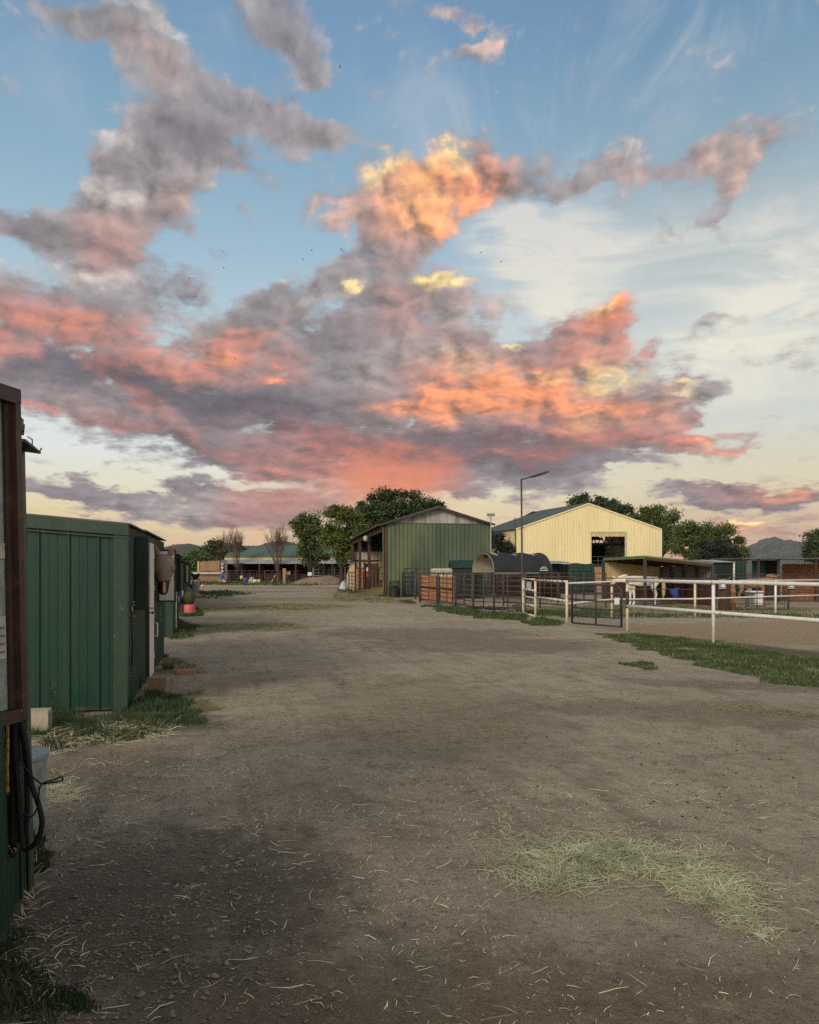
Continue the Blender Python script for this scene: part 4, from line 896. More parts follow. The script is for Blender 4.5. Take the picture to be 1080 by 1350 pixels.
mb = MB(); p = RA.at(9.5, .162); mb.box(p+Vector((0, 0, 1.515)), (.022, .04, .90), rz=-.25); mb.build('shutter_edge', 'brown_steel', A_)
leaf_panel(A_, RA, 12.62, 1.04, 1.89, .285, 'white', 'brown_steel')
leaf_panel(B_, RB, 19.4, 1.02, 1.88, .17, 'dark', 'green_dark')
leaf_panel(B_, RB, 21.6, 1.0, 1.76, .20, 'grey_plastic', 'brown_steel')
for Yq, f_, e_ in ((33, 'dark', 'brown_steel'), (37.2, 'white_dim', 'grey_plastic'), (40, 'dark', 'brown_steel'), (45, 'grey_plastic', 'brown_steel')): leaf_panel(C_, RC, Yq, 1.0, 1.8, .26, f_, e_)
mb = MB(); q = RB.at(20.6, .03); mb.tube([q+Vector((0,0,.05)), q+Vector((0,0,.98))], .018, 8); mb.build('drain_pipe', 'white', B_)
mb = MB(); q = RC.at(28.9, .05); mb.box(q+Vector((0,0,.65)), (.12, .12, 1.3)); mb.build('post', 'post_wood', C_)
mb = MB(); q = RC.at(34.5, .04); mb.box(q+Vector((.05,0,1.55)), (.16, .02, .2)); mb.build('notice', 'red', C_)
def white_door():
    r = RA; mb = MB(); y0, y1, z1 = 10.85, 11.62, 1.94
    def slab(o0, o1, a, b, c, d): mb.prism([r.at(a, o0, c), r.at(b, o0, c), r.at(b, o1, c), r.at(a, o1, c)], (0, 0, d-c))
    slab(.024, .05, y0, y1, .04, z1); d = mb.build('door', 'white', A_)
    mb = MB(); slab(.0205, .058, y0-.06, y0-.005, .02, z1+.05); slab(.0205, .058, y1+.005, y1+.05, .02, z1+.05); slab(.0205, .058, y0-.005, y1+.005, z1+.004, z1+.05); mb.build('frame', 'brown_steel', d)
    mb = MB(); p = r.at(y0+.07, .05, .96); mb.tube([p, p+r.n*.03], .008, 8); mb.lathe(p+r.n*.04, [(0, -.02), (.016, -.014), (.02, 0), (.016, .014), (0, .02)], 12); mb.build('door_knob', 'dark_pipe', d, smooth=True)
    mb = MB()
    for z in (.25, .85, 1.25, 1.72): mb = MB(); slab(.05, .06, y1-.015, y1+.02, z, z+.08); mb.build('hinge', 'white_dim', d)
white_door()
def shed_strap():
    p = RA.at(8.86, .045, 1.19); t = thing('bungee_tie', p, 'black tie strap with brass snaps hanging at the corner of the first shed', 'tie strap')
    mb = MB(); mb.tube([p+Vector((0, 0, -.10))+RA.d*.002, p+RA.d*.01+Vector((0,0,-.3)), p+RA.d*.02+RA.n*.01+Vector((0,0,-.5)), p+RA.d*.0+Vector((0,0,-.72))], .0085, 8); mb.build('strap', 'black_web', t, smooth=True)
    for z in (0, -.035, -.16, -.76, -.79): mb = MB(); mb.tube(arc(p+Vector((0,0,z))+RA.n*.02, .013, 0, 2*pi, 14, ax=(.96, -.28, 0)), .005, 6); mb.build('snap_ring', 'steel', t, smooth=True)
    mb = MB(); mb.box(p+Vector((0,0,-.075)), (.022, .022, .05), rz=-.25); mb.build('snap_body', 'brass', t)
    # chain by the second window, and handle bar on the wall
    p = RA.at(12.8, .05, .96); t = thing('short_chain', p, 'short steel chain hanging on the wall below the white framed shutter', 'chain')
    mb = MB()
    for i in range(9): mb.tube(arc(p+Vector((0, 0, -.03*i)), .013, 0, 2*pi, 10, ax=((RA.d.x, RA.d.y, 0) if i % 2 else (RA.n.x, RA.n.y, 0)), ay=(0, 0, 1.5)), .0035, 5)
    mb.build('chain_link', 'steel', t)
    p = RA.at(11.95, .03, .75); mb = MB(); mb.tube([p, p+RA.n*.04, p+RA.n*.04+Vector((0,0,-.2)), p+Vector((0,0,-.2))], .012, 8); mb.build('pull_handle', 'white', A_)
    p = RA.at(10.6, .02, 1.04); mb = MB(); mb.tube([p, p+RA.n*.10+Vector((0,0,-.01)), p+RA.n*.11+RA.d*.05, p+RA.d*.1], .005, 6); mb.build('latch', 'steel', A_)
shed_strap()

def masked_horse():
    """bay horse with its head out of the stall window, wearing a fly mask"""
    Y = 12.2; top = P(215.5, 732, Y); nose = P(216.0, 784, Y-.05)
    t = thing('horse', RA.at(12.6, 0, 0), 'bay horse in a brown fly mask putting its head out of the stall window', 'horse')
    c0 = Vector((XX(216, Y), Y, 0))
    fw = Vector((.22, -.975, 0)); sd = Vector((.975, .22, 0))
    def ring(cx, dz, fwd, w, dp, n=20, sq=0.0):
        o = Vector((c0.x, c0.y, dz))+sd*cx+fw*fwd
        return [o+sd*(w*cos(2*pi*j/n))+fw*(dp*sin(2*pi*j/n)*(1-sq*abs(cos(2*pi*j/n)))) for j in range(n)]
    zt, zm = top.z, nose.z
    def z(f): return zt+(zm-zt)*f
    # head with neck, one surface: neck comes out of the window, bends into the head
    mb = MB()
    rings = []
    for (x_, y_, zz, w, dp) in ((-.62, -.42, 1.30, .20, .30), (-.40, -.25, 1.44, .17, .27), (-.22, -.14, 1.60, .14, .22), (-.08, -.08, z(.10), .115, .15)):
        o = Vector((c0.x, c0.y, 0))+sd*x_+fw*y_; ax = Vector((-.5, .87, 0)) if x_ < -.3 else Vector((-.2, .98, 0))
        rings.append([o+Vector((0,0,zz))+sd*(w*.25*cos(2*pi*j/20))+ax*(dp*.62*cos(2*pi*j/20))*.8+Vector((0,0,1))*(w*1.0*sin(2*pi*j/20)) for j in range(20)])
    mb.loft(rings); mb.build('neck', 'horse_bay', t, smooth=True)
    mb = MB()
    prof = [(.04, -.02, .04, .05), (.10, -.01, .085, .10), (.22, .0, .112, .13), (.36, .02, .116, .14), (.48, .04, .104, .125), (.60, .06, .098, .115), (.72, .08, .090, .098), (.84, .09, .080, .086), (.93, .095, .072, .078), (.985, .09, .048, .055), (1.0, .085, .03, .03)]
    mb.loft([ring(0, z(f), fo, w, dp, 20, .15) for f, fo, w, dp in prof]); h = mb.build('head', 'horse_bay', t, smooth=True)
    mb = MB(); mb.loft([[Vector((c0.x, c0.y, z(f)))+fw*(fo+dp*1.0+.026)+sd*(s*w*.95+.024) for s in (-1, -.4, .5, 1)]+[Vector((c0.x, c0.y, z(f)))+fw*(fo+dp*.55)+sd*(s*w) for s in (1, -1)] for f, fo, dp, w in ((.68, .07, .10, .012), (.76, .08, .088, .016), (.84, .09, .078, .020), (.92, .095, .066, .026), (.96, .093, .050, .018))]); mb.build('blaze', 'blaze', h, smooth=True)
    for s in (-1, 1): mb = MB(); mb.lathe(Vector((c0.x, c0.y, z(.90)))+fw*.160+sd*.045*s, [(0, -.016), (.012, -.008), (.014, 0), (.010, .010), (0, .014)], 8); mb.build('nostril', 'black', h, smooth=True)
    # fly mask: fuller than the head, eye bulges, red binding
    mb = MB()
    mp = [(-.03, -.03, .03, .03), (.0, -.02, .10, .08), (.08, -.01, .135, .125), (.18, .0, .155, .150), (.30, .02, .168, .170), (.38, .03, .166, .172), (.46, .045, .146, .152), (.54, .055, .122, .135), (.61, .06, .106, .122), (.66, .065, .100, .116)]
    mb.loft([ring(0, z(f), fo, w, dp, 24, .05) for f, fo, w, dp in mp], cap=True); mk = mb.build('fly_mask', 'mask', t, smooth=True)
    for s in (-1, 1):
        e = Vector((c0.x, c0.y, z(.02)))+sd*(.085*s)+fw*-.02
        mb = MB(); prof2 = [(.0, .036, .026), (.035, .046, .030), (.09, .046, .028), (.14, .032, .020), (.175, .014, .010), (.19, .003, .003)]
        mb.loft([[e+Vector((0,0,q))+sd*(s*(q*.30)+a*cos(2*pi*j/14))+fw*(b*sin(2*pi*j/14)) for j in range(14)] for q, a, b in prof2]); mb.build('ear', 'mask', mk, smooth=True)
        mb = MB(); mb.loft([[Vector((c0.x, c0.y, z(.34)))+sd*(s*(.132+u))+fw*.09+(fw*cos(a)+Vector((0,0,1))*sin(a))*rr for a in [2*pi*j/12 for j in range(12)]] for u, rr in ((0, .05), (.025, .045), (.038, .026), (.042, .006))]); mb.build('eye_cup', 'mask', mk, smooth=True)
    mb = MB(); mb.tube([Vector((c0.x, c0.y, z(.66)+.012*cos(2*a)))+fw*(.066+.118*sin(a))+sd*(.108*cos(a)) for a in [2*pi*j/24 for j in range(24)]], .008, 8, closed=True); mb.build('binding', 'red_trim', mk, smooth=True)
masked_horse()

def small_ground_things():
    def blocky(name, px, py, size, m, label, cat, rz=0, jag=.0, group=None):
        g = G(px, py); mb = MB(); nseg = 4; sx, sy, sz = size; vs = []; r = random.Random(px)
        e = [(-1,-1),(-.5,-1.04),(.5,-1.0),(1,-1),(1.02,0),(1,1),(.3,1.03),(-1,1),(-1.02,.2)]
        rings = []
        for k, (zz, s) in enumerate(((0, 1), (.35, 1.0), (.8, .99), (1.0, .93))):
            rings.append([g+Vector(((a*s*sx/2)*cos(rz)-(b*s*sy/2)*sin(rz)+r.uniform(-jag, jag), (a*s*sx/2)*sin(rz)+(b*s*sy/2)*cos(rz)+sy/2+r.uniform(-jag, jag), zz*sz+(r.uniform(-jag, jag) if k else 0))) for a, b in e])
        mb.loft(rings); o = mb.build(name, m); return tag(o, label, cat, group)
    blocky('red_brick', 244, 890, (.27, .11, .075), 'brick', 'worn reddish brick lying flat on the dirt beyond the block', 'brick', .1, .004)
    blocky('rock', 220, 884, (.16, .14, .10), 'stone', 'lumpy dark brown rock on straw beside the brick', 'rock', .3, .018)
    blocky('dark_stone', 217, 868, (.10, .09, .06), 'stone', 'small dark stone by the wall behind the brown rock', 'rock', 0, .012)
    blocky('flat_paver', 236, 832.5, (.24, .12, .05), 'concrete_brown', 'flat pale paver in the grass by the second shed', 'paver', 0, .005)
    g = G(206, 913); t = thing('stepping_block', g, 'stained concrete step block with tapered sides below the white door', 'concrete block')
    mb = MB(); w0, w1, hh = .105, .13, .185
    def rg(z, w, dpt): return [g+Vector((-w, 0, z)), g+Vector((w, 0, z)), g+Vector((w, dpt, z)), g+Vector((-w, dpt, z))]
    mb.loft([rg(0, w0, .34), rg(hh*.9, w1, .36), rg(hh, w1*.96, .35)]); mb.build('block_body', 'concrete_brown', t)
    mb = MB(); mb.prism([g+Vector((-.02+.02*cos(a), -.004, .022+.018*sin(a))) for a in [pi*i/6 for i in range(7)]], (0, .012, 0)); mb.build('drain_notch', 'dark', t)
    # weeds climbing the end wall
    for i, (px, py, hh, lab) in enumerate(((77, 933, .36, 'leafy weed growing up the green end wall behind the cinder block'), (40, 934, .14, 'small weed at the far left foot of the green end wall'))):
        Y = 8.35; g = Vector((XX(px, Y), Y-.1, 0)); r = random.Random(i+5); t = thing('weed', g, lab, 'weed', 'weeds along the end wall')
        s = MB(); l = MB()
        for k in range(3):
            a = r.uniform(-.3, .3); tip = g+Vector((a*.2*hh+.03*(k-1), -.02*k, hh*(1-.25*k))); s.tube([g+Vector((.01*k, 0, 0)), g.lerp(tip, .5)+Vector((.01, 0, 0)), tip], .0025, 4)
            for j in range(int(60*hh)+4):
                c = g.lerp(tip, r.uniform(.1, 1)); b = r.random()*2*pi; L_ = r.uniform(.025, .06); d = Vector((cos(b), sin(b)*.7, r.uniform(-.2, .6)))*L_; w = Vector((-sin(b), cos(b), .2))*L_*.22
                l.add([c, c+d*.5+w, c+d, c+d*.5-w], [(0, 1, 2, 3)])
        s.build('stem', 'grass', t); l.build('foliage', 'grass_dark', t)
small_ground_things()
def muck_tub():
    Y = 28.0; c = Vector((XX(250, Y), Y, 0)); t = thing('muck_tub', c, 'orange red plastic tub standing on the grass beside the stall row', 'tub')
    mb = MB(); mb.lathe(c, [(0, .0), (.23, .0), (.225, .10), (.205, .11), (.20, .20), (.185, .31), (.18, .33), (.165, .33), (.0, .32)], 24); mb.build('tub_body', 'tub_orange', t, smooth=False)
    mb = MB()
    for s in (-1, 1): mb = MB(); mb.tube([c+Vector((s*.19, 0, .27)), c+Vector((s*.25, 0, .30)), c+Vector((s*.25, 0, .22)), c+Vector((s*.20, 0, .2))], .008, 6); mb.build('rope_handle', 'black_web', t)
    c = Vector((XX(247.5, 29.2), 29.2, 0)); t = thing('hay_net', c, 'round green hay net on a wire hoop behind the orange tub', 'hay net')
    n = 18; mb = MB(); mb.loft([[c+Vector((.24*s*cos(2*pi*j/n)*(1+.06*noise.noise(Vector((j, z*9, 0)))), .24*s*sin(2*pi*j/n), z)) for j in range(n)] for z, s in ((.24, .4), (.30, .8), (.42, 1.05), (.58, 1.15), (.72, .95), (.84, .62), (.93, .25))]); mb.build('hay_ball', 'haynet', t, smooth=True)
    mb = MB(); mb.tube(arc(c+Vector((.04, -.25, .42)), .42, -.6, pi+.2, 20), .012, 6); mb.build('hoop', 'dark_pipe', t, smooth=True)
    c = Vector((XX(238, 25), 25, 0)); t = thing('hanging_halters', c+Vector((0,0,.9)), 'blue and white halters hung in a bunch between the second and third sheds', 'horse tack')
    mb = MB(); mb.tube([c+Vector((-.02,0,1.05)), c+Vector((.03,0,.8)), c+Vector((0,0,.62))], .035, 8); mb.build('blue_halter', 'blue', t, smooth=True)
    mb = MB(); mb.tube([c+Vector((.06,-.02,1.0)), c+Vector((.08,-.02,.8)), c+Vector((.05,-.02,.7))], .02, 8); mb.tube([c+Vector((-.06,0,.72)), c+Vector((-.05,0,.55))], .022, 8); mb.build('white_rope', 'white', t, smooth=True)
    mb = MB(); mb.box(c+Vector((-.09,.05,.5)), (.05,.05,1.0)); mb.build('tie_post', 'post_wood', t)
muck_tub()
trash_can(257, 56.0, .17*2, .58, 'galvanised can at the far end of the left row of sheds')
Y = 56.5
t = thing('white_bucket', P(255.2, 770, Y), 'white bucket sitting on top of the far can', 'bucket'); c = Vector((XX(255.3, 56.0), 56.0, .606))
mb = MB(); mb.lathe(c, [(0, 0), (.11, 0), (.13, .2), (.135, .22), (.12, .22), (0, .2)], 14); t.location = c; mb.build('bucket_body', 'sign_white', t, smooth=True)
mb = MB(); mb.tube(arc(c+Vector((0,0,.2)), .13, 0, pi, 8), .006, 4); mb.build('bail_handle', 'steel', t)
Y = 55.0; c = P(258, 767, Y); t = thing('saddle_on_rack', c, 'black saddle on a wall rack near the far end of the left row', 'saddle')
mb = MB(); mb.loft([[c+Vector((a*.5-.25, -.05+.18*cos(b)*w, .32*h+.25*sin(b)*w)) for b in [pi*1.2*j/10-.3 for j in range(11)]] for a, w, h in ((0, .7, 1.5), (.3, 1, .9), (.7, 1, .9), (1, .7, 1.4))], closed=False, cap=False); mb.tube([c+Vector((-.1,-.2,.3)), c+Vector((-.1,-.22,-.1))], .03, 6); mb.build('saddle_seat', 'black', t, smooth=True)
mb = MB(); mb.beam(c+Vector((-.35,0,.18)), c+Vector((.3,0,.18)), .08, .08); mb.build('rack_arm', 'post_wood', t)
# ------------------------------------------------------------------ pole barn with hay (green gable end, open left side)
def hay_barn():
    FL = Vector((-1.33, 46, 0)); s = Vector((-.151, .9885, 0)); g = Vector((.9885, .151, 0)); W = 6.25; L_ = 24.0; ez = 4.30; pz = 5.27; pk = 3.05
    Z = lambda z: Vector((0, 0, z))
    t = thing('hay_barn', FL, 'green ribbed pole barn with grey gable panels and an open left side full of hay', 'barn')
    mb = MB(); a = FL-s*.02; b = a+g*W; mb.ribbed((a.x, a.y), (b.x, b.y), .06, ez, (-s.x, -s.y), .245, .05); mb.build('gable_wall', 'barn_green', t)
    b0 = FL+g*W; b1 = b0+s*L_; mb = MB(); mb.ribbed((b0.x, b0.y+.05), (b1.x, b1.y), .06, ez-.05, (g.x, g.y), .245, .03); mb.build('side_wall', 'barn_green', t)
    # weathered panels in the gable triangle
    a = FL+s*.10; n = 12; rows = []
    mb = MB()
    for i in range(n):
        u0, u1 = W*i/n, W*(i+1)/n-.012; zt = lambda u: ez+.02+(pz-ez)*(u/pk if u < pk else (W-u)/(W-pk))
        o = .012*(i % 2); k = [a+g*u0-s*o+Z(ez-.1), a+g*u1-s*o+Z(ez-.1), a+g*u1-s*o+Z(zt(u1))]
        if u0 < pk < u1: k.append(a+g*pk-s*o+Z(zt(pk)))
        k.append(a+g*u0-s*o+Z(zt(u0))); mb.prism(k, s*.03)
    mb.build('gable_panel', 'galv_sheet', t)
    mb = MB(); mb.beam(FL-s*.03+Z(ez+.02), FL-s*.03+g*W+Z(ez+.02), .05, .05); mb.build('sill_trim', 'roof_grey', t)
    # roof
    for sgn, e0, e1, z0, z1, nm in ((-1, -.55, pk, ez-.10, pz+.07, 'roof_grey'), (1, W+.22, pk, ez-.0, pz+.07, 'roof_grey')):
        mb = MB(); rows = []; k = 200
        for i in range(k+1):
            u = -.30+(L_+.7)*i/k; d = .02 if i % 2 else 0
            p, q = FL+s*u+g*e0+Z(z0+d), FL+s*u+g*e1+Z(z1+d); rows.append([p, q, q-Z(.03), p-Z(.03)])
        mb.loft(rows); mb.build('roof_slope', nm, t)
    mb = MB(); mb.beam(FL-s*.31+g*(-.5)+Z(ez-.12), FL-s*.31+g*pk+Z(pz-.02), .03, .11); mb.beam(FL-s*.31+g*pk+Z(pz-.02), FL-s*.31+g*(W+.2)+Z(ez-.04), .03, .11); mb.build('rake_board', 'dark_pipe', t)
    # timber frame of the open side
    for u in (.0, 9.2, 16.6, 23.6):
        mb = MB(); mb.box(FL+s*u-g*.10+Z(2.08), (.20, .20, 4.16), rz=.15); mb.build('post', 'post_wood', t)
    mb = MB(); mb.box(FL+s*.0-g*.215+Z(3.35), (.03, .24, 1.4), rz=.15); mb.build('post_board', 'osb', t)
    mb = MB(); mb.beam(FL-g*.12+Z(4.02), FL+s*23.7-g*.12+Z(4.02), .10, .30); mb.build('eave_beam', 'post_wood', t)
    for u in range(0, 25, 3):
        mb = MB(); mb.beam(FL+s*(u+.4)-g*.3+Z(4.14), FL+s*(u+.4)+g*pk+Z(5.10), .06, .18); mb.beam(FL+s*(u+.4)+g*pk+Z(5.10), FL+s*(u+.4)+g*W+Z(4.16), .06, .18); mb.build('rafter', 'post_wood', t)
    mb = MB(); q = FL-g*.35+Z(4.0); mb.tube([q-s*.1-g*.15+Z(.22), q-s*.12+Z(.12), q-s*.14+g*.12+Z(0), q-s*.14+g*.14-Z(3.7)], .04, 8); mb.build('downspout', 'roof_grey', t)
    mb = MB(); q = FL+s*8.6-g*.40+Z(3.78); mb.lathe(q, [(0, -.22), (.13, -.20), (.17, -.05), (.17, .10), (.10, .17), (0, .18)], 14); mb.build('lamp_shade', 'white_dim', t, smooth=True)
    # far end wall seen from inside
    e0 = FL+s*23.9; e1 = e0+g*W
    mb = MB(); mb.ribbed((e0.x, e0.y), (e1.x, e1.y), .1, 3.3, (-s.x, -s.y), .3, .03); mb.build('inner_wall', 'white_dim', t)
    mb = MB(); mb.box((e0+e1)/2-s*.03+Z(4.15), (W, .04, 1.7), rz=.15); mb.build('inner_gable', 'green_dark', t)
    for z in (1.72, 2.42, 3.28):
        mb = MB(); mb.beam(e0-s*.1+Z(z), e1-s*.1+Z(z), .08, .12); mb.build('girt', 'post_wood', t)
    mb = MB(); mb.box(e0-s*.3+g*.42+Z(.85), (.85, .04, 1.7), rz=.15); mb.build('strand_board', 'osb', t)
    # hay, inside
    def at_(px, u): # point on the barn floor under pixel px, at distance u along the barn
        pass
    p0 = FL+s*15+g*.15; tt = thing('board_partition', p0, 'dark red brown board partition inside the hay barn behind the middle post', 'partition')
    mb = MB()
    for k in range(9): mb.box(p0+g*(.13+.29*k)+Z(1.05+.02*(k % 2)), (.27, .05, 2.1), rz=.15)
    mb.build('board', 'board_dark', tt)
    mb = MB(); mb.box(p0-g*.06-s*.05+Z(1.2), (.13, .13, 2.4), rz=.15); mb.build('post', 'post_wood', tt)
    # stack of bales: each bale a thing
    k = 0; r = random.Random(2)
    spots = [(5.2, .75, 0), (5.2, 1.75, 0), (5.2, .78, 1), (5.2, 1.78, 1), (5.3, .72, 2), (5.3, 1.7, 2), (5.2, .66, 3), (5.3, 1.66, 3), (5.3, .62, 4), (5.3, 1.6, 4)]
    names = ['lowest', 'second', 'third', 'fourth', 'top']
    for (u, v, lv) in spots:
        c = FL+s*(u+r.uniform(-.05, .05))+g*(v+r.uniform(-.06, .06))+Z(.22+.43*lv+.01)
        mb = MB(); rings = []; n = 16
        for x in [-.5, -.48, -.3, -.1, .1, .3, .48, .5]:
            m_ = .93 if abs(x) > .49 else 1
            rings.append([c+g*(x*.95)+s*(.28*m_*max(-1, min(1, 1.3*cos(2*pi*j/n)))+r.uniform(-.02,.02))+Z(.205*m_*max(-1, min(1, 1.3*sin(2*pi*j/n)))+r.uniform(-.012,.012)) for j in range(n)])
        mb.loft(rings); o = mb.build('hay_bale', 'hay')
        tag(o, f"{names[lv]} hay bale of the {'outer' if v < 1.2 else 'inner'} column stacked inside the green barn", 'hay bale', 'hay bales stacked in the barn')
    # loose hay on the floor
    mb = MB(); n = 26; rows = []
    for i in range(n):
        row = []
        for j in range(n):
            u = 2+16*i/(n-1); v = -1.6+4.6*j/(n-1); q = FL+s*u+g*v
            h = .42*math.exp(-((u-9)/5)**2-((v-.8)/1.3)**2)+.38*math.exp(-((u-4)/2.4)**2-((v-.9)/.9)**2)
            row.append(q+Z(max(-.01, (h-.03)*(1+.5*noise.noise(Vector((u*1.3, v*2, 0))))+.03*noise.noise(Vector((u*5, v*6, 1))))))
        rows.append(row)
    mb.loft(rows, cap=False, closed=False); tag(mb.build('loose_hay', 'hay', smooth=True), kind='stuff')
    q = FL+s*9.15-g*.24; tt = thing('fire_extinguisher', q+Z(1.0), 'red fire extinguisher under a white sign on the middle barn post', 'extinguisher')
    mb = MB(); mb.lathe(q+Z(.98), [(0, 0), (.07, .01), (.07, .30), (.04, .36), (.02, .40), (0, .40)], 12); mb.build('cylinder', 'red', tt, smooth=True)
    mb = MB(); mb.box(q+Z(1.62), (.14, .02, .28), rz=.15); mb.build('sign_plate', 'sign_white', tt)
hay_barn()

def panel_gate(a, b, z0, z1, rails, m, label, cat='gate', name='pipe_gate', group=None, r=.022, mids=1, curve=False, posts=True, part='rail'):
    """a pipe livestock panel standing between two ground points"""
    a = Vector((a[0], a[1], 0)); b = Vector((b[0], b[1], 0)); t = thing(name, a, label, cat, group); Z = lambda z: Vector((0, 0, z))
    mb = MB()
    if curve:
        d = (b-a).normalized(); rr = .22
        mb.tube([a+Z(z0), a+Z(z1), b-d*rr+Z(z1)]+arc(b-d*rr+Z(z1-rr), rr, pi/2, 0, 6, ax=d)[1:]+[b+Z(z0)], r*1.15, 8); mb.tube([a+Z(z0), b+Z(z0)], r, 8)
    else: mb.tube([a+Z(z0), a+Z(z1), b+Z(z1), b+Z(z0), a+Z(z0)], r*1.15, 8)
    mb.build('frame', m, t, smooth=True)
    for k in range(rails):
        z = z0+(z1-z0)*(k+1)/(rails+1); mb = MB(); mb.tube([a+Z(z), b+Z(z)], r*.85, 6); mb.build(part, m, t, smooth=True)
    for k in range(mids):
        p = a.lerp(b, (k+1)/(mids+1)); mb = MB(); mb.tube([p+Z(z0), p+Z(z1)], r*.95, 6); mb.build('upright', m, t, smooth=True)
    if posts:
        mb = MB(); mb.tube([a+Z(0), a+Z(z1+.03)], r*1.5, 8); mb.build('post', m, t, smooth=True)
    return t
# brown corral panels, front run (photo left to right), then the rear run
fr = [G(554, 794), G(578.2, 797.8), G(601, 801.5), G(624.1, 806), G(651.4, 807.4), G(688.6, 810.2)]
tops = 1.40
names = ['leftmost rusty pipe corral panel in front of the orange board', 'rusty pipe corral panel before the second orange board', 'rusty pipe corral panel just right of the orange boards', 'rusty pipe corral panel in front of the teal green shed', 'rusty pipe corral panel left of the tall lamp post']
for i in range(5): panel_gate(fr[i], fr[i+1], .18, tops, 5, 'rust_pipe', names[i], 'corral panel', 'corral_fence', 'rusty corral panels along the yard', r=.026)
g0 = G(688.6, 810.2); t_ = thing('fence_post', g0, 'short rusty pipe post at the foot of the tall lamp post', 'post')
mb = MB(); mb.tube([g0+Vector((.12,.1,0)), g0+Vector((.12,.1,1.45))], .035, 8); mb.build('pipe', 'rust_pipe', t_); mb = MB(); mb.lathe(g0+Vector((.12,.1,1.45)), [(.038,0),(.03,.02),(0,.03)], 8); mb.build('cap', 'rust_pipe', t_)
rear = [(XX(548, 42), 42), (XX(585, 42.5), 42.5), (XX(625, 43), 43), (XX(663, 41), 41), (XX(700, 39.5), 39.5), (XX(737, 38), 38), (XX(770, 36.5), 36.5), (XX(799, 35.5), 35.5)]
lab = ['behind the orange boards, farthest left', 'behind the orange boards under the white trailer top', 'in front of the dark green shed body', 'under the open end of the arched shelter', 'under the middle of the arched shelter', 'under the right end of the arched shelter', 'left of the open shelter with the white horse']
for i in range(7): panel_gate(rear[i], rear[i+1], .2, 1.42, 4, 'rust_pipe', 'rear rusty pipe panel '+lab[i], 'corral panel', 'corral_fence', 'rear run of rusty corral panels', r=.024)
cross = [(XX(664, 34), 34), (XX(712, 32.3), 32.3), (XX(759.5, 30), 30)]
for i in range(2): panel_gate(cross[i], cross[i+1], .2, 1.30, 4, 'rust_pipe', ['middle rusty pipe panel behind the pole with the blue sign', 'middle rusty pipe panel behind the open dark gate'][i], 'corral panel', 'corral_fence', 'middle run of rusty corral panels', r=.022)
# orange strand boards tied inside the panels
for i, (x0, x1, Y0, Y1, z0, z1, lb) in enumerate(((554, 577.5, 38.4, 36.0, .06, 1.33, 'wide orange strand board tied behind the leftmost corral panel'), (581, 598.5, 35.8, 34.0, .14, 1.28, 'narrower orange strand board, right one of the two on the corral'))):
    a, b = Vector((XX(x0, Y0), Y0+.12, 0)), Vector((XX(x1, Y1), Y1+.12, 0)); t_ = thing('strand_board', a, lb, 'board', 'orange strand boards on the corral')
    mb = MB(); d = (b-a).normalized(); nn = Vector((-d.y, d.x, 0))*.02; mb.prism([a+Vector((0,0,z0)), b+Vector((0,0,z0)), b+Vector((0,0,z1)), a+Vector((0,0,z1))], nn); mb.build('sheet', 'osb_orange', t_)
    for q in (a, a.lerp(b, .98)): mb = MB(); mb.box(q-nn*2+Vector((0,0,(z0+z1)/2)), (.05, .04, z1-z0)); mb.build('batten', 'board_dark', t_)
    mb = MB(); mb.beam(a.lerp(b, .03)-nn*2+Vector((0,0,.75)), a.lerp(b, .97)-nn*2+Vector((0,0,.72)), .03, .07); mb.build('batten', 'board_dark', t_)
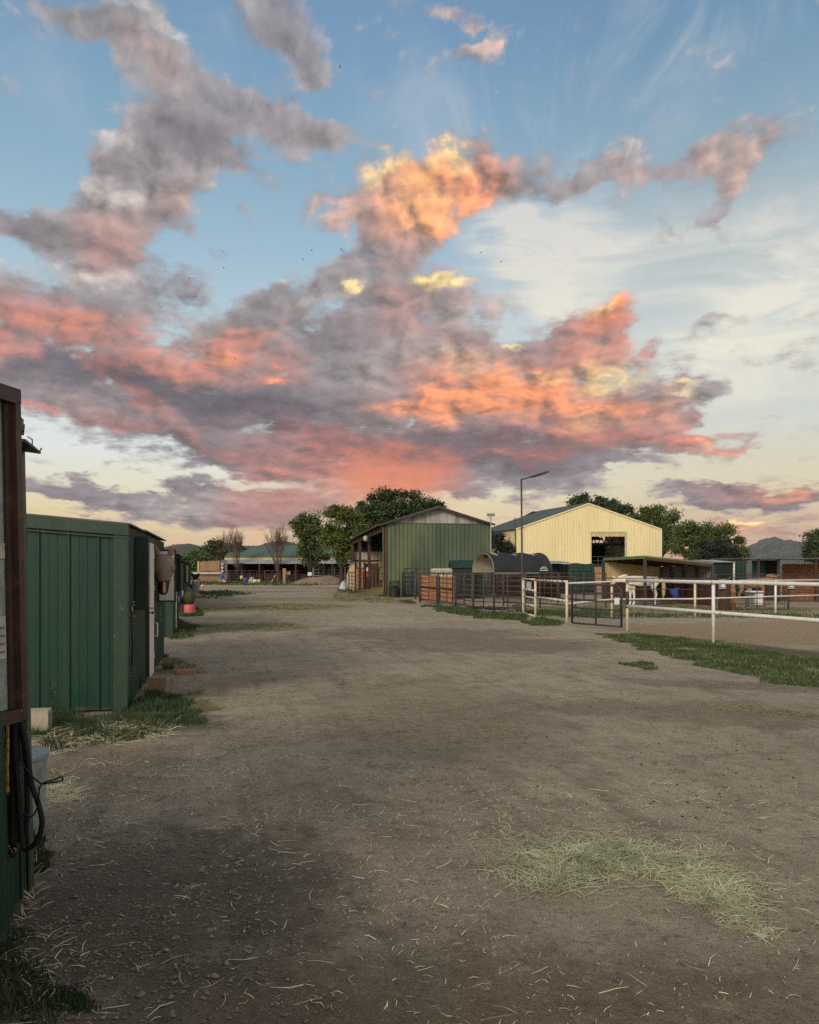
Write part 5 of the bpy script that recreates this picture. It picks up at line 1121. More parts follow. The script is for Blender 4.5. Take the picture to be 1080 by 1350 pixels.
# gates leaning on the barn wall
for i, (x0, x1, Y, z0, z1, lb) in enumerate(((531, 547, 45.2, .05, 1.42, 'grey pipe gate leaning on the green barn wall, in front'), (534, 566, 45.6, .1, 1.66, 'taller dark gate leaning on the green barn wall behind the grey one'))):
    panel_gate((XX(x0, Y), Y), (XX(x1, Y), Y-.1), z0, z1, 5, ['dark_pipe', 'green_dark'][i], lb, 'gate', 'spare_gate', None, r=.03, mids=1, posts=False)
def misc_mid():
    # black wire bin by the barn corner
    Y = 44.8; x0, x1 = XX(512.5, Y), XX(528, Y); c = Vector(((x0+x1)/2, Y, 0)); t = thing('bale_feeder', c, 'black slatted hay feeder standing against the green barn wall corner', 'feeder'); w = x1-x0
    mb = MB(); mb.lathe(c, [(w*.47, .05), (w*.5, .1), (w*.5, .45), (w*.48, .48)], 20); mb.build('ring_base', 'black', t)
    mb = MB()
    for k in range(14):
        a = 2*pi*k/14; mb.tube([c+Vector((w*.49*cos(a), w*.49*sin(a), .45)), c+Vector((w*.42*cos(a+.15), w*.42*sin(a+.15), .93))], .018, 5)
    mb.build('slat', 'black', t)
    mb = MB(); mb.tube([c+Vector((w*.43*cos(a), w*.43*sin(a), .94)) for a in [2*pi*j/20 for j in range(20)]], .03, 6, closed=True); mb.build('top_ring', 'dark_pipe', t)
    mb = MB(); mb.lathe(c, [(0, .7), (w*.3, .66), (w*.44, .5), (w*.44, .1)], 14); mb.build('feeder_lining', 'black', t)
    # white topped trailer
    Y = 44.0; a, b = XX(568, Y), XX(596, Y); c = Vector(((a+b)/2, Y, 0)); w = b-a; t = thing('utility_trailer', c, 'low trailer with a white rounded top, only its top showing over the panels', 'trailer')
    mb = MB(); prof = [(-.5, .45), (-.5, 1.55), (-.47, 1.63), (-.40, 1.66), (.40, 1.66), (.47, 1.63), (.5, 1.55), (.5, .45)]; mb.prism([c+Vector((q*w, -.7, z)) for q, z in prof], (0, 1.4, 0)); mb.build('trailer_body', 'white_dim', t)
    for s_ in (-.25, .25): mb = MB(); mb.lathe((0,0,0), [(0, -.08), (.26, -.08), (.30, -.04), (.30, .04), (.26, .08), (0, .08)], 18); mb.v = [c+Vector((p.x+s_*w, p.z-.62, p.y+.30)) for p in mb.v]; mb.build('wheel', 'black', t)
    mb = MB(); mb.beam(c+Vector((-w*.52, -.71, 1.62)), c+Vector((-w*.52, -.71, .3)), .05, .05); mb.beam(c+Vector((-w*.5, -.715, 1.52)), c+Vector((w*.5, -.715, 1.52)), .02, .03); mb.build('edge_rail', 'galv', t)
    # dark green shed with slanted lid
    Y = 43.2; a, b = XX(594, Y), XX(640, Y); c = Vector(((a+b)/2, Y+1, 0)); w = b-a; t = thing('garden_shed', c, 'small dark green metal shed with a low sloping roof beside the arched shelter', 'shed')
    mb = MB(); mb.ribbed((a+.12, Y), (b-.12, Y), .05, 1.78, (0, -1), .16, .015); mb.ribbed((a+.12, Y+1.9), (a+.12, Y+.01), .05, 1.78, (-1, 0), .16, .015); mb.ribbed((b-.12, Y+.01), (b-.12, Y+1.9), .05, 1.78, (1, 0), .16, .015); mb.build('shed_wall', 'green_dark', t)
    mb = MB(); rows = []
    for k in range(31):
        x = a+w*k/30; d = .015*(k % 2); rows.append([Vector((x, Y-.15, 1.72+d)), Vector((x, Y+.95, 2.12+d)), Vector((x, Y+2.0, 1.76+d)), Vector((x, Y+2.0, 1.72+d)), Vector((x, Y+.95, 2.08+d)), Vector((x, Y-.15, 1.69+d))])
    mb.loft(rows); mb.build('roof', 'green_wall', t)
    mb = MB(); mb.box((c.x+.1, Y-.02, .9), (.7, .03, 1.55)); mb.build('door', 'green_dark', t)
    # arched tarp shelter
    A = Vector((4.14, 38.3, 0)); Bf = Vector((3.25, 41, 0)); ax = Vector((.952, .306, 0)); Ln = 3.1; wv = (Bf-A); W = wv.length; wd = wv/W
    t = thing('arched_shelter', A, 'grey tarp shelter with an arched roof and a white lining, open at its left end', 'shelter')
    def prof(inset=0):
        pts = []
        for k in range(15):
            q = pi*k/14; u = W/2*(1-cos(q)*(1-inset)); z = 1.44+(1.03-inset)*max(0, sin(q))**.82; pts.append((u, z))
        return pts
    mb = MB(); rows = []
    for i in range(13):
        v = Ln*i/12; sag = .045*(1-cos(2*pi*i/4)) if 0 < i < 12 else 0
        P0 = [A+ax*v+wd*u+Vector((0, 0, z-sag*(z-1.4)/1.0)) for u, z in prof()]; P1 = [A+ax*v+wd*u+Vector((0, 0, z-sag*(z-1.4)/1.0)) for u, z in reversed(prof(.02))]; rows.append(P0+P1)
    mb.loft(rows); cv = mb.build('tarp_cover', 'tarp', t, smooth=False)
    mb = MB(); rows = [[A+ax*v+wd*u+Vector((0, 0, z)) for u, z in prof(.075)] for v in [Ln*i/6 for i in range(7)]]; mb.loft(rows, cap=False, closed=False); mb.build('lining', 'tarp_in', t, smooth=True)
    e = A+ax*(Ln*.90); pr = prof(.05); mb = MB(); mb.prism([e+wd*u+Vector((0,0,z)) for u, z in pr], ax*.02); mb.build('end_curtain', 'tarp_in', t)
    for v in (.02, Ln/3, 2*Ln/3, Ln-.02): mb = MB(); mb.tube([A+ax*v+wd*u+Vector((0, 0, z)) for u, z in prof(.045)], .022, 6); mb.build('hoop', 'galv', t, smooth=True)
    for v in (0, Ln/2, Ln):
        for u in (0, W): mb = MB(); mb.tube([A+ax*v+wd*u, A+ax*v+wd*u+Vector((0,0,1.46))], .03, 6); mb.build('leg', 'rust_pipe', t)
    mb = MB(); mb.beam(A+Vector((0,0,1.42)), A+ax*Ln+Vector((0,0,1.42)), .05, .04); mb.build('base_rail', 'galv', t)
    # white mountain mark on the tarp: an arch over a bar
    q = A+ax*(Ln*.86)-Vector((wd.x, wd.y, 0))*.035+Vector((0, 0, 1.58)); mb = MB()
    mb.tube([q-ax*.19+Vector((0,0,.02)), q-ax*.12+Vector((0,0,.10)), q+Vector((0,0,.15)), q+ax*.12+Vector((0,0,.10)), q+ax*.19+Vector((0,0,.02))], .022, 4); mb.tube([q-ax*.09+Vector((0,0,.035)), q-ax*.03+Vector((0,0,.075)), q+ax*.03+Vector((0,0,.05)), q+ax*.09+Vector((0,0,.03))], .016, 4); mb.beam(q-ax*.22-Vector((0,0,.03)), q+ax*.22-Vector((0,0,.03)), .01, .035); mb.build('logo_mark', 'sign_white', cv)
    # brown windbreak boards under and behind the shelter
    a, b = (XX(655, 43.5), 43.5), (XX(738, 42), 42); t = thing('windbreak_fence', (a[0], a[1], 0), 'dark brown board windbreak behind the rusty panels under the arched shelter', 'fence')
    mb = MB()
    for k in range(5): mb.beam((a[0], a[1], .2+.24*k), (b[0], b[1], .2+.24*k), .03, .20)
    mb.build('board', 'board_brown', t)
    for k in range(5): p = Vector((a[0], a[1], 0)).lerp(Vector((b[0], b[1], 0)), k/4); mb = MB(); mb.box(p+Vector((0, -.06, .66)), (.09, .09, 1.32)); mb.build('post', 'post_wood', t)
    # small lean-to between the arch and the big barn, green corrugated sheet beside it
    Y = 50; a, b = XX(726, Y), XX(752, Y); t = thing('lean_to', (a, Y, 0), 'low lean-to with a pale grey roof beyond the arched shelter', 'shelter')
    mb = MB(); mb.prism([(a, Y, 1.98), (b, Y, 1.98), (b, Y+3, 2.12), (a, Y+3, 2.12)], (0, 0, .07)); mb.build('roof', 'galv', t)
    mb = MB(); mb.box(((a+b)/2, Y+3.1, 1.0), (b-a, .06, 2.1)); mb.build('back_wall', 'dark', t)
    for x in (a+.05, b-.05): mb = MB(); mb.box((x, Y+.05, .98), (.09, .09, 1.96)); mb.build('post', 'dark_pipe', t)
    Y = 49; a, b = XX(752, Y), XX(787, Y); t = thing('green_sheet_fence', (a, Y, 0), 'green corrugated sheet screen below the yellow barn wall', 'fence')
    mb = MB(); mb.ribbed((a, Y), (b-.2, Y), .3, 2.0, (0, -1), .22, .04, top=lambda q: 1.98+.03*sin(q*7)); mb.build('sheet', 'green_wall', t)
    mb = MB(); mb.beam((a, Y-.08, 1.55), (b, Y-.08, 1.55), .05, .05); mb.beam((a, Y-.08, 1.1), (b, Y-.08, 1.1), .05, .05); mb.build('rail', 'green_trim', t)
    Y = 52; a, b = XX(618, Y), XX(800, Y); t = thing('dark_backing_sheet', (a, Y, 0), 'long dark green sheet added as backing below the yellow barn, behind the arched shelter', 'fence')
    mb = MB(); mb.ribbed((a, Y), (b, Y), .05, ZZ(743.5, Y), (0, -1), .25, .03); mb.build('sheet', 'green_dark', t)  # added dark sheet, standing in for shade under the lean-to and arch
    for k in range(6): mb = MB(); mb.box((a+(b-a)*k/5, Y-.08, 1.0), (.10, .08, 2.02)); mb.build('post', 'post_wood', t)
    Y = 47; a, b = XX(784, Y), XX(799, Y); t = thing('tan_board_screen', (a, Y, 0), 'tan upright board screen left of the open shelter', 'fence')
    mb = MB()
    for k in range(7): mb.box((a+(b-a)*(k+.5)/7, Y, .9), ((b-a)/7-.012, .03, 1.72-.03*(k % 2)))
    mb.build('board', 'fence_wood', t); mb = MB(); mb.box(((a+b)/2, Y+.05, 1.4), (b-a, .05, .09)); mb.build('batten', 'post_wood', t)
    # little plank hut and plastic at the left of the barn
    Y = 62; a, b = XX(457, Y), XX(467.5, Y); t = thing('plank_hut', (a, Y, 0), 'small pale plank hut with a grey sloping roof by the barn left edge', 'shed')
    zt = ZZ(742, Y); mb = MB(); mb.prism([(a+.05, Y, 0), (b, Y, 0), (b, Y, zt), (a+.25, Y, zt-.35), (a, Y, zt-1.0)], (0, 1.6, 0)); mb.build('hut_wall', 'pine', t)
    mb = MB(); mb.prism([(a+.18, Y-.05, zt-.36), (b+.05, Y-.05, zt+.03), (b+.05, Y-.05, zt+.10), (a+.14, Y-.05, zt-.28)], (0, 1.75, 0)); mb.build('roof', 'galv', t)
    mb = MB(); mb.box(((a+b)/2, Y-.02, .7), (.30, .02, 1.3)); mb.build('door', 'white_dim', t)
    panel_gate((XX(460, 56), 56), (XX(468, 52), 52), .1, 1.42, 4, 'rust_pipe', 'rusty pipe gate standing left of the barn posts by the plank hut', r=.028, name='pipe_gate')
    panel_gate((XX(468, 54), 54), (XX(479, 54), 54), .1, 1.4, 5, 'dark_pipe', 'dark pipe gate across the foot of the left barn post', r=.024, name='pipe_gate')
    Y = 60; c = Vector((XX(453, Y), Y, 0)); mb = MB(); r = random.Random(4); n = 14
    mb.loft([[c+Vector((.32*s_*cos(2*pi*j/n)*r.uniform(.85,1.15), .3*s_*sin(2*pi*j/n), z*r.uniform(.95,1.05))) for j in range(n)] for z, s_ in ((.0, 1.0), (.2, 1.05), (.45, .85), (.62, .55), (.72, .2))]); tag(mb.build('plastic_bag_heap', 'plastic_wrap', smooth=True), 'crumpled white plastic heap on the dirt left of the hay barn', 'plastic sheet')
    Y = 58; c = Vector((XX(457, Y), Y, .0)); mb = MB(); mb.prism([c+Vector((-.35,0,.01)), c+Vector((.3,.05,.01)), c+Vector((.38,.5,.01)), c+Vector((-.3,.45,.01))], (0,0,.06)); tag(mb.build('flat_board', 'grey_plastic'), 'flat pale board lying in front of the white plastic heap', 'board')
misc_mid()

# ------------------------------------------------------------------ big cream-yellow riding barn
def yellow_barn():
    Y = 85.0; XL, XR, XA = XX(679.7, Y), XX(871.6, Y), XX(776, Y); zl, zr, za = ZZ(697, Y), ZZ(699, Y), ZZ(664, Y); zl = zr = (zl+zr)/2
    ax = Vector((-.30, 1, 0)).normalized(); Ln = 16.0; Z = lambda z: Vector((0, 0, z)); Ln2 = 11.5
    t = thing('riding_barn', (XL, Y, 0), 'large cream yellow metal barn with a wide gable and a dark open doorway', 'barn')
    ox0, ox1, oz = XX(779.5, Y), XX(824, Y), ZZ(702, Y)
    top = lambda x: zl+(za-zl)*(x-XL)/(XA-XL) if x < XA else zr+(za-zr)*(XR-x)/(XR-XA)
    mb = MB()
    for x0, x1, z0 in ((XL, XA, .0), (XA, ox0, 0), (ox0, ox1, oz), (ox1, XR, 0)):
        mb.ribbed((x0, Y), (x1, Y), z0, 1, (0, -1), .33, .035, top=lambda q, x0=x0, x1=x1: top(x0+(x1-x0)*q), bottom=lambda q, z0=z0: z0)
    mb.build('gable_wall', 'yellow', t)
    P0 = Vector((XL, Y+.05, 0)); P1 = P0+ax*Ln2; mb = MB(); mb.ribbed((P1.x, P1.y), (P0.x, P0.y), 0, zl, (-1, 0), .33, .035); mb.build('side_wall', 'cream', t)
    P0 = Vector((XR, Y+.05, 0)); P1 = P0+ax*Ln2; mb = MB(); mb.ribbed((P0.x, P0.y), (P1.x, P1.y), 0, zr, (1, 0), .33, .035); mb.build('side_wall', 'yellow', t)
    for e, ze, s_ in ((XL-.25, zl-.03, 0), (XR+.15, zr-.02, 1)):
        a0 = Vector((e, Y-.12, 0)); p0 = Vector((XA, Y-.12, 0)); L2 = ax*(Ln2+.3); q = a0.lerp(p0, 0)
        mb = MB(); mb.loft([[a0+Z(ze), a0+Z(ze+.10), a0+L2+Z(ze+.10), a0+L2+Z(ze)], [p0+Z(za+.02), p0+Z(za+.12), p0+L2+Z(za+.12), p0+L2+Z(za+.02)]]); mb.build('roof_slope', 'roof_dark', t)
    mb = MB()
    for a, b in (((XL-.05, zl), (XA, za)), ((XA, za), (XR+.05, zr))): mb.beam((a[0], Y-.1, a[1]+.0), (b[0], Y-.1, b[1]+.0), .05, .14)
    mb.build('rake_trim', 'yellow', t)
    mb = MB(); mb.box((XR+.02, Y-.06, zr/2), (.14, .06, zr-.1)); mb.build('corner_trim', 'white', t)
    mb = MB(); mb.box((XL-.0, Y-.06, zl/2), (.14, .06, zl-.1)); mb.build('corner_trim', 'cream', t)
    # door frame, header panel
    mb = MB(); mb.box(((ox0+ox1)/2, Y-.02, oz-.22), (ox1-ox0, .05, .44)); mb.build('header_panel', 'pine', t)
    mb = MB(); mb.box((ox1+.06, Y-.06, oz/2), (.16, .10, oz)); mb.box((ox0-.02, Y-.06, oz/2), (.08, .10, oz)); mb.box(((ox0+ox1)/2, Y-.07, oz+.04), (ox1-ox0+.3, .06, .10)); mb.build('door_frame', 'white_dim', t)
    # inside: far wall up to the clerestory gap, trusses
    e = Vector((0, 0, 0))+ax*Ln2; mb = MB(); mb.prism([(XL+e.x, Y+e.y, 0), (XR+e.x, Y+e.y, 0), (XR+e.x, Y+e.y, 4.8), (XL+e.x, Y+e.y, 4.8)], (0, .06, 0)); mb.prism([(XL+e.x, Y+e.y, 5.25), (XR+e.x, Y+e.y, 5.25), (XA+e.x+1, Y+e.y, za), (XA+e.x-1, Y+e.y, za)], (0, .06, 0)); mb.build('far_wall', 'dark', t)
    for k in range(1, 4):
        o = ax*(2.8*k); mb = MB(); zc = 4.55; p = lambda x, z: (x+o.x, Y+o.y, z)
        mb.beam(p(XL+.1, zc), p(XR-.1, zc), .12, .16); mb.beam(p(XL+.1, zl-.2), p(XA, za-.25), .12, .16); mb.beam(p(XA, za-.25), p(XR-.1, zr-.2), .12, .16)
        nseg = 14
        for j in range(nseg):
            x0 = XL+.5+(XR-XL-1)*j/nseg; x1 = XL+.5+(XR-XL-1)*(j+1)/nseg; tz = lambda x: (zl-.3+(za-zl)*(1-abs(x-XA)/(XR-XA)))
            mb.beam(p(x0, zc), p(x1, tz(x1)), .08, .10) if j % 2 == 0 else mb.beam(p(x0, tz(x0)), p(x1, zc), .08, .10)
        mb.build('roof_truss', 'dark_pipe', t)
    mb = MB(); mb.box(((XL+XR)/2, Y+5.4, .02), (XR-XL-.3, 10.4, .03)); mb.build('arena_floor', 'stone', t)
    # rail across the doorway
    panel_gate((ox0, Y+.6), (ox1, Y+.6), .4, 3.05, 5, 'dark_pipe', 'dark rail gate across the doorway of the yellow barn', r=.05, mids=3, posts=False, name='pipe_gate')
yellow_barn()

# ------------------------------------------------------------------ lamps
def lamps():
    g = G(688.6, 810); Y = g.y; zt = ZZ(631, Y); t = thing('street_lamp', g, 'tall thin lamp post with a solar lamp arm, standing at the corral corner', 'lamp post')
    mb = MB(); mb.tube([g, g+Vector((0, 0, 1.2)), g+Vector((-.03, 0, zt))], [.04, .036, .030], 10); mb.build('pole', 'rust_pipe', t, smooth=True)
    a = P(687.8, 632, Y); b = P(701, 628.6, Y); c = P(723.5, 621.4, Y-.15); mb = MB(); mb.tube([a, b], .022, 8); mb.build('arm', 'dark_pipe', t)
    mb = MB(); mb.beam(P(699, 629, Y), c, .22, .045); l = mb.build('lamp_head', 'dark_pipe', t)
    mb = MB(); mb.beam(P(703, 628.2, Y)-Vector((0,0,.03)), P(720, 622.8, Y-.13)-Vector((0,0,.03)), .16, .012); mb.build('led_strip', 'grey_plastic', l)
    Y = 45.5; x = XX(647.2, Y); t = thing('floodlight_pole', (x, Y, 0), 'slim pale pole with twin floodlights at the right corner of the green barn', 'lamp post'); zt = ZZ(681, Y)
    mb = MB(); mb.tube([(x, Y, 0), (x, Y, zt)], .035, 8); mb.build('pole', 'galv', t, smooth=True)
    for s_ in (-1, 1): mb = MB(); mb.box((x+s_*.12, Y-.06, zt+.10), (.21, .14, .13), rx=.5); mb.box((x+s_*.12, Y-.14, zt+.06), (.18, .03, .09), rx=.5); mb.build('floodlight', 'grey_box', t)
    mb = MB(); mb.box((x, Y, zt+.18), (.34, .1, .03)); mb.tube([(x-.1, Y-.02, zt+.02), (x-.22, Y-.02, zt-.22), (x-.02, Y, zt-.35)], .008, 5); mb.build('bracket', 'galv', t)
    Y = 83.5; x = XX(679.6, Y); t = thing('vent_pipe', (x, Y, 0), 'thin capped pipe rising at the left eave of the yellow barn', 'pipe'); zt = ZZ(685, Y)
    mb = MB(); mb.tube([(x, Y, 0), (x, Y, zt)], .06, 8); mb.build('pipe', 'dark_pipe', t); mb = MB(); mb.lathe((x, Y, zt), [(0, .25), (.12, .22), (.2, .05), (.2, 0), (.06, 0)], 10); mb.build('cap', 'galv', t)
lamps()
# ------------------------------------------------------------------ white pipe fence of the riding ring
def pipe_run(name, label, pts, zs, rp, rr, mp, mr_, cat='fence', tops=None, skip=(), group=None, pieces=True):
    """posts at pts, rails at the heights zs"""
    t = thing(name, pts[0], label, cat, group); V = lambda p, z: Vector((p[0], p[1], z))
    for i, p in enumerate(pts):
        if i in skip: continue
        mb = MB(); mb.tube([V(p, -.02), V(p, max(zs)+rr)], rp, 10); mb.build('post', mp if isinstance(mp, str) else mp[i], t, smooth=True)
    for z in zs:
        mb = MB(); mb.tube([V(p, z) for p in pts], rr, 10); mb.build('rail', mr_, t, smooth=True)
    return t
nf = [(5.49, 19.8), (6.46, 16.7), (7.43, 13.6), (8.40, 10.5)]
t_ = pipe_run('pipe_fence', 'near side of the white pipe fence round the riding ring, closest to the lane', nf, (.655, 1.30), .035, .040, ['cream_pipe', 'white_pipe', 'white_pipe', 'white_pipe'], 'white_pipe')
for i, p in enumerate(nf[:3]):
    mb = MB(); mb.tube([(p[0], p[1], 1.25), (p[0], p[1], 1.32)], .045, 10); mb.build('weld_collar', 'cream_pipe', t_, smooth=True)
mb = MB(); mb.tube([(nf[0][0], nf[0][1], .60), (nf[0][0], nf[0][1], 1.02)], .038, 10); mb.build('post_sleeve', 'dark_pipe', t_, smooth=True)
f1 = [(G(706, 816).x, G(706, 816).y), (G(747.5, 825).x, G(747.5, 825).y)]
f1z = 1.20
pipe_run('pipe_fence', 'short rusty cream fence length between the small gate and the dark gate', f1, (.70, 1.24), .038, .030, 'cream_pipe', 'cream_pipe')
f2 = [(4.41, 22.0), (G(806.7, 815.5).x, G(806.7, 815.5).y), (G(916.5, 814.5).x, G(916.5, 814.5).y), (G(1022.7, 809).x, G(1022.7, 809).y), (20.2, 32.4)]
pipe_run('pipe_fence', 'far side of the white pipe fence across the riding ring, in front of the horses', f2, (.62, 1.19), .038, .026, ['cream_pipe', 'cream_pipe', 'cream_pipe', 'white_pipe', 'white_pipe'], 'white_pipe', skip=(0,))
f3 = [(5.49, 19.8), (6.0, 19.9)]
# small white ladder gate
a, b = G(690, 811), G(705.5, 815.6)
t_ = thing('ladder_gate', a, 'narrow cream ladder rung gate with a pale blue sign, beside the lamp post', 'gate')
for p in (a,): mb = MB(); mb.tube([p, p+Vector((0,0,1.30))], .045, 10); mb.build('post', 'cream_pipe', t_, smooth=True)
for z in (.08, .40, .66, .90, 1.26): mb = MB(); mb.tube([a+Vector((0,0,z)), b+Vector((0,0,z))], .026, 8); mb.build('rung', 'cream_pipe', t_, smooth=True)
Y = 26.6; x0, x1 = XX(694, Y), XX(700.3, Y); c = Vector(((x0+x1)/2, Y-.05, (ZZ(767.5, Y)+ZZ(777.5, Y))/2)); t_ = thing('notice_board', c, 'small pale blue notice board wired to the ladder gate', 'sign')
mb = MB(); mb.box(c, (x1-x0, .015, .27)); mb.build('board', 'sign_blue', t_)
mb = MB(); mb.box(c+Vector((0, -.006, .137)), (x1-x0+.012, .02, .014)); mb.box(c+Vector((0, -.006, -.137)), (x1-x0+.012, .02, .014)); mb.build('frame', 'grey_box', t_)
# dark gate standing ajar
t_ = panel_gate((4.50, 21.75), (XX(819.5, 20.15), 20.15), .10, 1.16, 4, 'dark_pipe', 'dark grey pipe gate with a curved corner, standing ajar between cream posts', 'gate', 'ring_gate', None, r=.026, mids=1, curve=True, posts=False)
c = P(813.5, 792.5, 20.1); t2 = thing('gate_sign', c, 'small white sign hanging on the dark gate beside its latch', 'sign'); mb = MB(); mb.box(c, (.125, .012, .17)); mb.build('board', 'sign_white', t2); mb = MB(); mb.tube([c+Vector((-.05,0,.085)), c+Vector((-.05,.03,.15))], .004, 5); mb.tube([c+Vector((.05,0,.085)), c+Vector((.05,.03,.15))], .004, 5); mb.build('wire_hook', 'steel', t2)
mb = MB(); c = P(817.6, 802, 20.1); mb.tube(arc(c, .05, 0, 2*pi, 12, ax=(.3,.95,0)), .008, 6); mb.tube([c+Vector((0,0,-.05)), c+Vector((.02,0,-.22))], .012, 6); tag(mb.build('latch_chain', 'black'), 'black latch chain looped between the dark gate and its cream post', 'chain')

# ------------------------------------------------------------------ open shelter with the white horse
def shelter():
    B = Vector((10.04, 33.5, 0)); A = Vector((9.74, 39.5, 0)); C = Vector((12.99, 33.65, 0)); D = A+(C-B); Z = lambda z: Vector((0, 0, z)); dz = -.30
    t = thing('loafing_shed', B, 'open horse shelter with a thin green edged roof sloping to the right', 'shelter')
    fA, fB, fC, fD = A+Z(2.14), B+Z(2.15), C+Z(2.15+dz), D+Z(2.14+dz)
    mb = MB(); mb.loft([[fA-Z(.0), fB, fC, fD], [fA+Z(.025), fB+Z(.025), fC+Z(.025), fD+Z(.025)]]); mb.build('roof_sheet', 'roof_grey', t)
    for nm, a, b in (('fascia', fA, fB), ('fascia', fB, fC)): mb = MB(); mb.beam(a-Z(.03), b-Z(.03), .03, .13); mb.build(nm, 'roof_edge', t)
    for k in range(5): mb = MB(); p = B.lerp(A, k/4); q = C.lerp(D, k/4); mb.beam(p+Z(2.06), q+Z(2.06+dz), .05, .12); mb.build('rafter', 'post_wood', t)
    for p, z in ((B, 2.05), (C, 2.05+dz), (A, 2.04), (D, 2.04+dz)):
        mb = MB(); mb.box(p+Z(z/2), (.12, .12, z)); mb.build('post', 'dark_pipe', t)
    d = (D-A).normalized(); L_ = (D-A).length; n = 17; mb = MB()
    for k in range(n): u0, u1 = L_*k/n, L_*(k+1)/n-.008; a, b = A+d*u0, A+d*u1; zt = lambda u: 2.10+dz*u/L_; mb.prism([a+Z(1.02), b+Z(1.02), b+Z(zt(u1)), a+Z(zt(u0))], (0, .03, 0))
    mb.build('back_boards', 'pine', t)
    mb = MB(); mb.prism([A+Z(.02), D+Z(.02), D+Z(1.01), A+Z(1.01)], (0, .04, 0)); mb.build('kick_board', 'board_dark', t)
    sd = (D-C); mb = MB(); mb.ribbed((C.x+.02, C.y+.3), (D.x+.02, D.y-.1), .95, 1.74, (-1, 0), .3, .02); mb.build('side_sheet', 'grey_plastic', t)
    mb = MB(); mb.prism([C+Vector((.03,.3,.02)), D+Vector((.03,-.1,.02)), D+Vector((.03,-.1,.93)), C+Vector((.03,.3,.93))], (.04, 0, 0)); mb.build('side_board', 'board_dark', t)
    for k in range(1, 4): p = C.lerp(D, k/4); mb = MB(); mb.box(p+Vector((-.08,0,.87)), (.10, .10, 1.74)); mb.build('stud', 'post_wood', t)
shelter()
panel = [(XX(799, 32.6), 32.6), (XX(862, 32.2), 32.2), (XX(948, 31.4), 31.4)]
pipe_run('pipe_fence', 'thin dark pipe rails in front of the white horse and the open shelter', panel, (.30, .78, 1.23), .028, .020, 'rust_pipe', 'rust_pipe')
def posts_boxes():
    Y = 30.3; x0, x1 = XX(950, Y), XX(960, Y); t = thing('timber_post', ((x0+x1)/2, Y, 0), 'thick dark timber post carrying an electric box at the right of the shelter', 'post')
    mb = MB(); mb.box(((x0+x1)/2, Y, .60), (x1-x0, .3, 1.2)); mb.build('post_timber', 'post_wood', t, bevel=.012); mb = MB(); mb.box(((x0+x1)/2, Y, 1.215), (x1-x0+.03, .33, .03)); mb.build('cap', 'roof_grey', t)
    def box(x0, x1, Y, py0, py1, label):
        c = Vector(((XX(x0, Y)+XX(x1, Y))/2, Y, (ZZ(py0, Y)+ZZ(py1, Y))/2)); w = XX(x1, Y)-XX(x0, Y); h = ZZ(py0, Y)-ZZ(py1, Y); t = thing('electric_box', c, label, 'electric box')
        mb = MB(); mb.box(c, (w, .10, h)); mb.build('housing', 'grey_box', t, bevel=.008); mb = MB(); mb.box(c+Vector((.0, -.058, -h*.12)), (w*.5, .012, h*.36)); mb.build('cover_plate', 'sign_white', t)
        return t
    box(948.3, 957, 30.08, 764, 776.5, 'grey electric box with a white cover on the thick timber post')
    box(1039, 1047, 30.6, 764, 776.5, 'grey electric box on the pipe post nearest the right edge')
    Y = 30.7; p = (XX(1039, Y), Y); t = thing('pipe_post', (p[0], p[1], 0), 'rusty pipe post under the rightmost electric box', 'post'); mb = MB(); mb.tube([(p[0], p[1], 0), (p[0], p[1], 1.28)], .035, 8); mb.build('pipe', 'rust_pipe', t); mb = MB(); mb.box((p[0]+.05, p[1]-.04, 1.0), (.16, .03, .25)); mb.build('mounting_plate', 'galv', t)
    panel_gate((XX(962, 30.4), 30.4), (XX(1035, 30.2), 30.2), .06, 1.28, 5, 'rust_pipe', 'rusty pipe gate in front of the chestnut horse and white chest', 'gate', 'corral_gate', None, r=.020, mids=1)
    pipe_run('pipe_fence', 'rusty pipe rails running out of the picture right of the corral gate', [(XX(1040, 30.8), 30.8), (XX(1110, 30.8), 30.8), (XX(1180, 30.8), 30.8)], (.35, .80, 1.22), .028, .020, 'rust_pipe', 'rust_pipe')
    pipe_run('pipe_fence', 'rear rusty rails behind the chestnut horse', [(XX(944, 38), 38), (XX(985, 38), 38), (XX(1025, 38), 38), (XX(1080, 38), 38)], (.5, .95, 1.36), .028, .020, 'rust_pipe', 'rust_pipe')
    # blue bucket hung on the rail
    c = P(890, 783, 32.0); t = thing('hanging_bucket', c, 'blue plastic bucket hanging tilted from the rail beside the white horse', 'bucket')
    from mathutils import Matrix
    mb = MB(); mb.lathe((0,0,0), [(0, -.17), (.12, -.17), (.14, 0), (.165, .15), (.17, .17), (.15, .17), (.12, -.12), (0, -.13)], 18); rot = Matrix.Rotation(-.35, 3, 'Y'); mb.v = [c+rot@p for p in mb.v]; mb.build('bucket_body', 'blue', t, smooth=True)
    mb = MB(); mb.lathe((0,0,0), [(.0, .17), (.05, .21), (.05, .24), (0, .24)], 8); mb.v = [c+rot@(p+Vector((-.11, 0, 0))) for p in mb.v]; mb.tube([c+rot@Vector((.16,0,.16)), c+Vector((.18,0,.24)), c+Vector((.02,.1,.22))], .012, 6); mb.build('bail_handle', 'blue', t)
    # white and blue chest
    Y = 33.2; x0, xm, x1 = XX(988, Y), XX(994.5, Y), XX(1003.5, Y); z1 = ZZ(779, Y); t = thing('feed_chest', ((x0+x1)/2, Y, 0), 'white door chest with a blue grey side in front of the chestnut horse', 'chest')
    mb = MB(); mb.box(((x0+xm)/2, Y+.2, z1/2-.02), (xm-x0, .45, z1-.06)); mb.build('side_panel', 'grey_plastic', t)
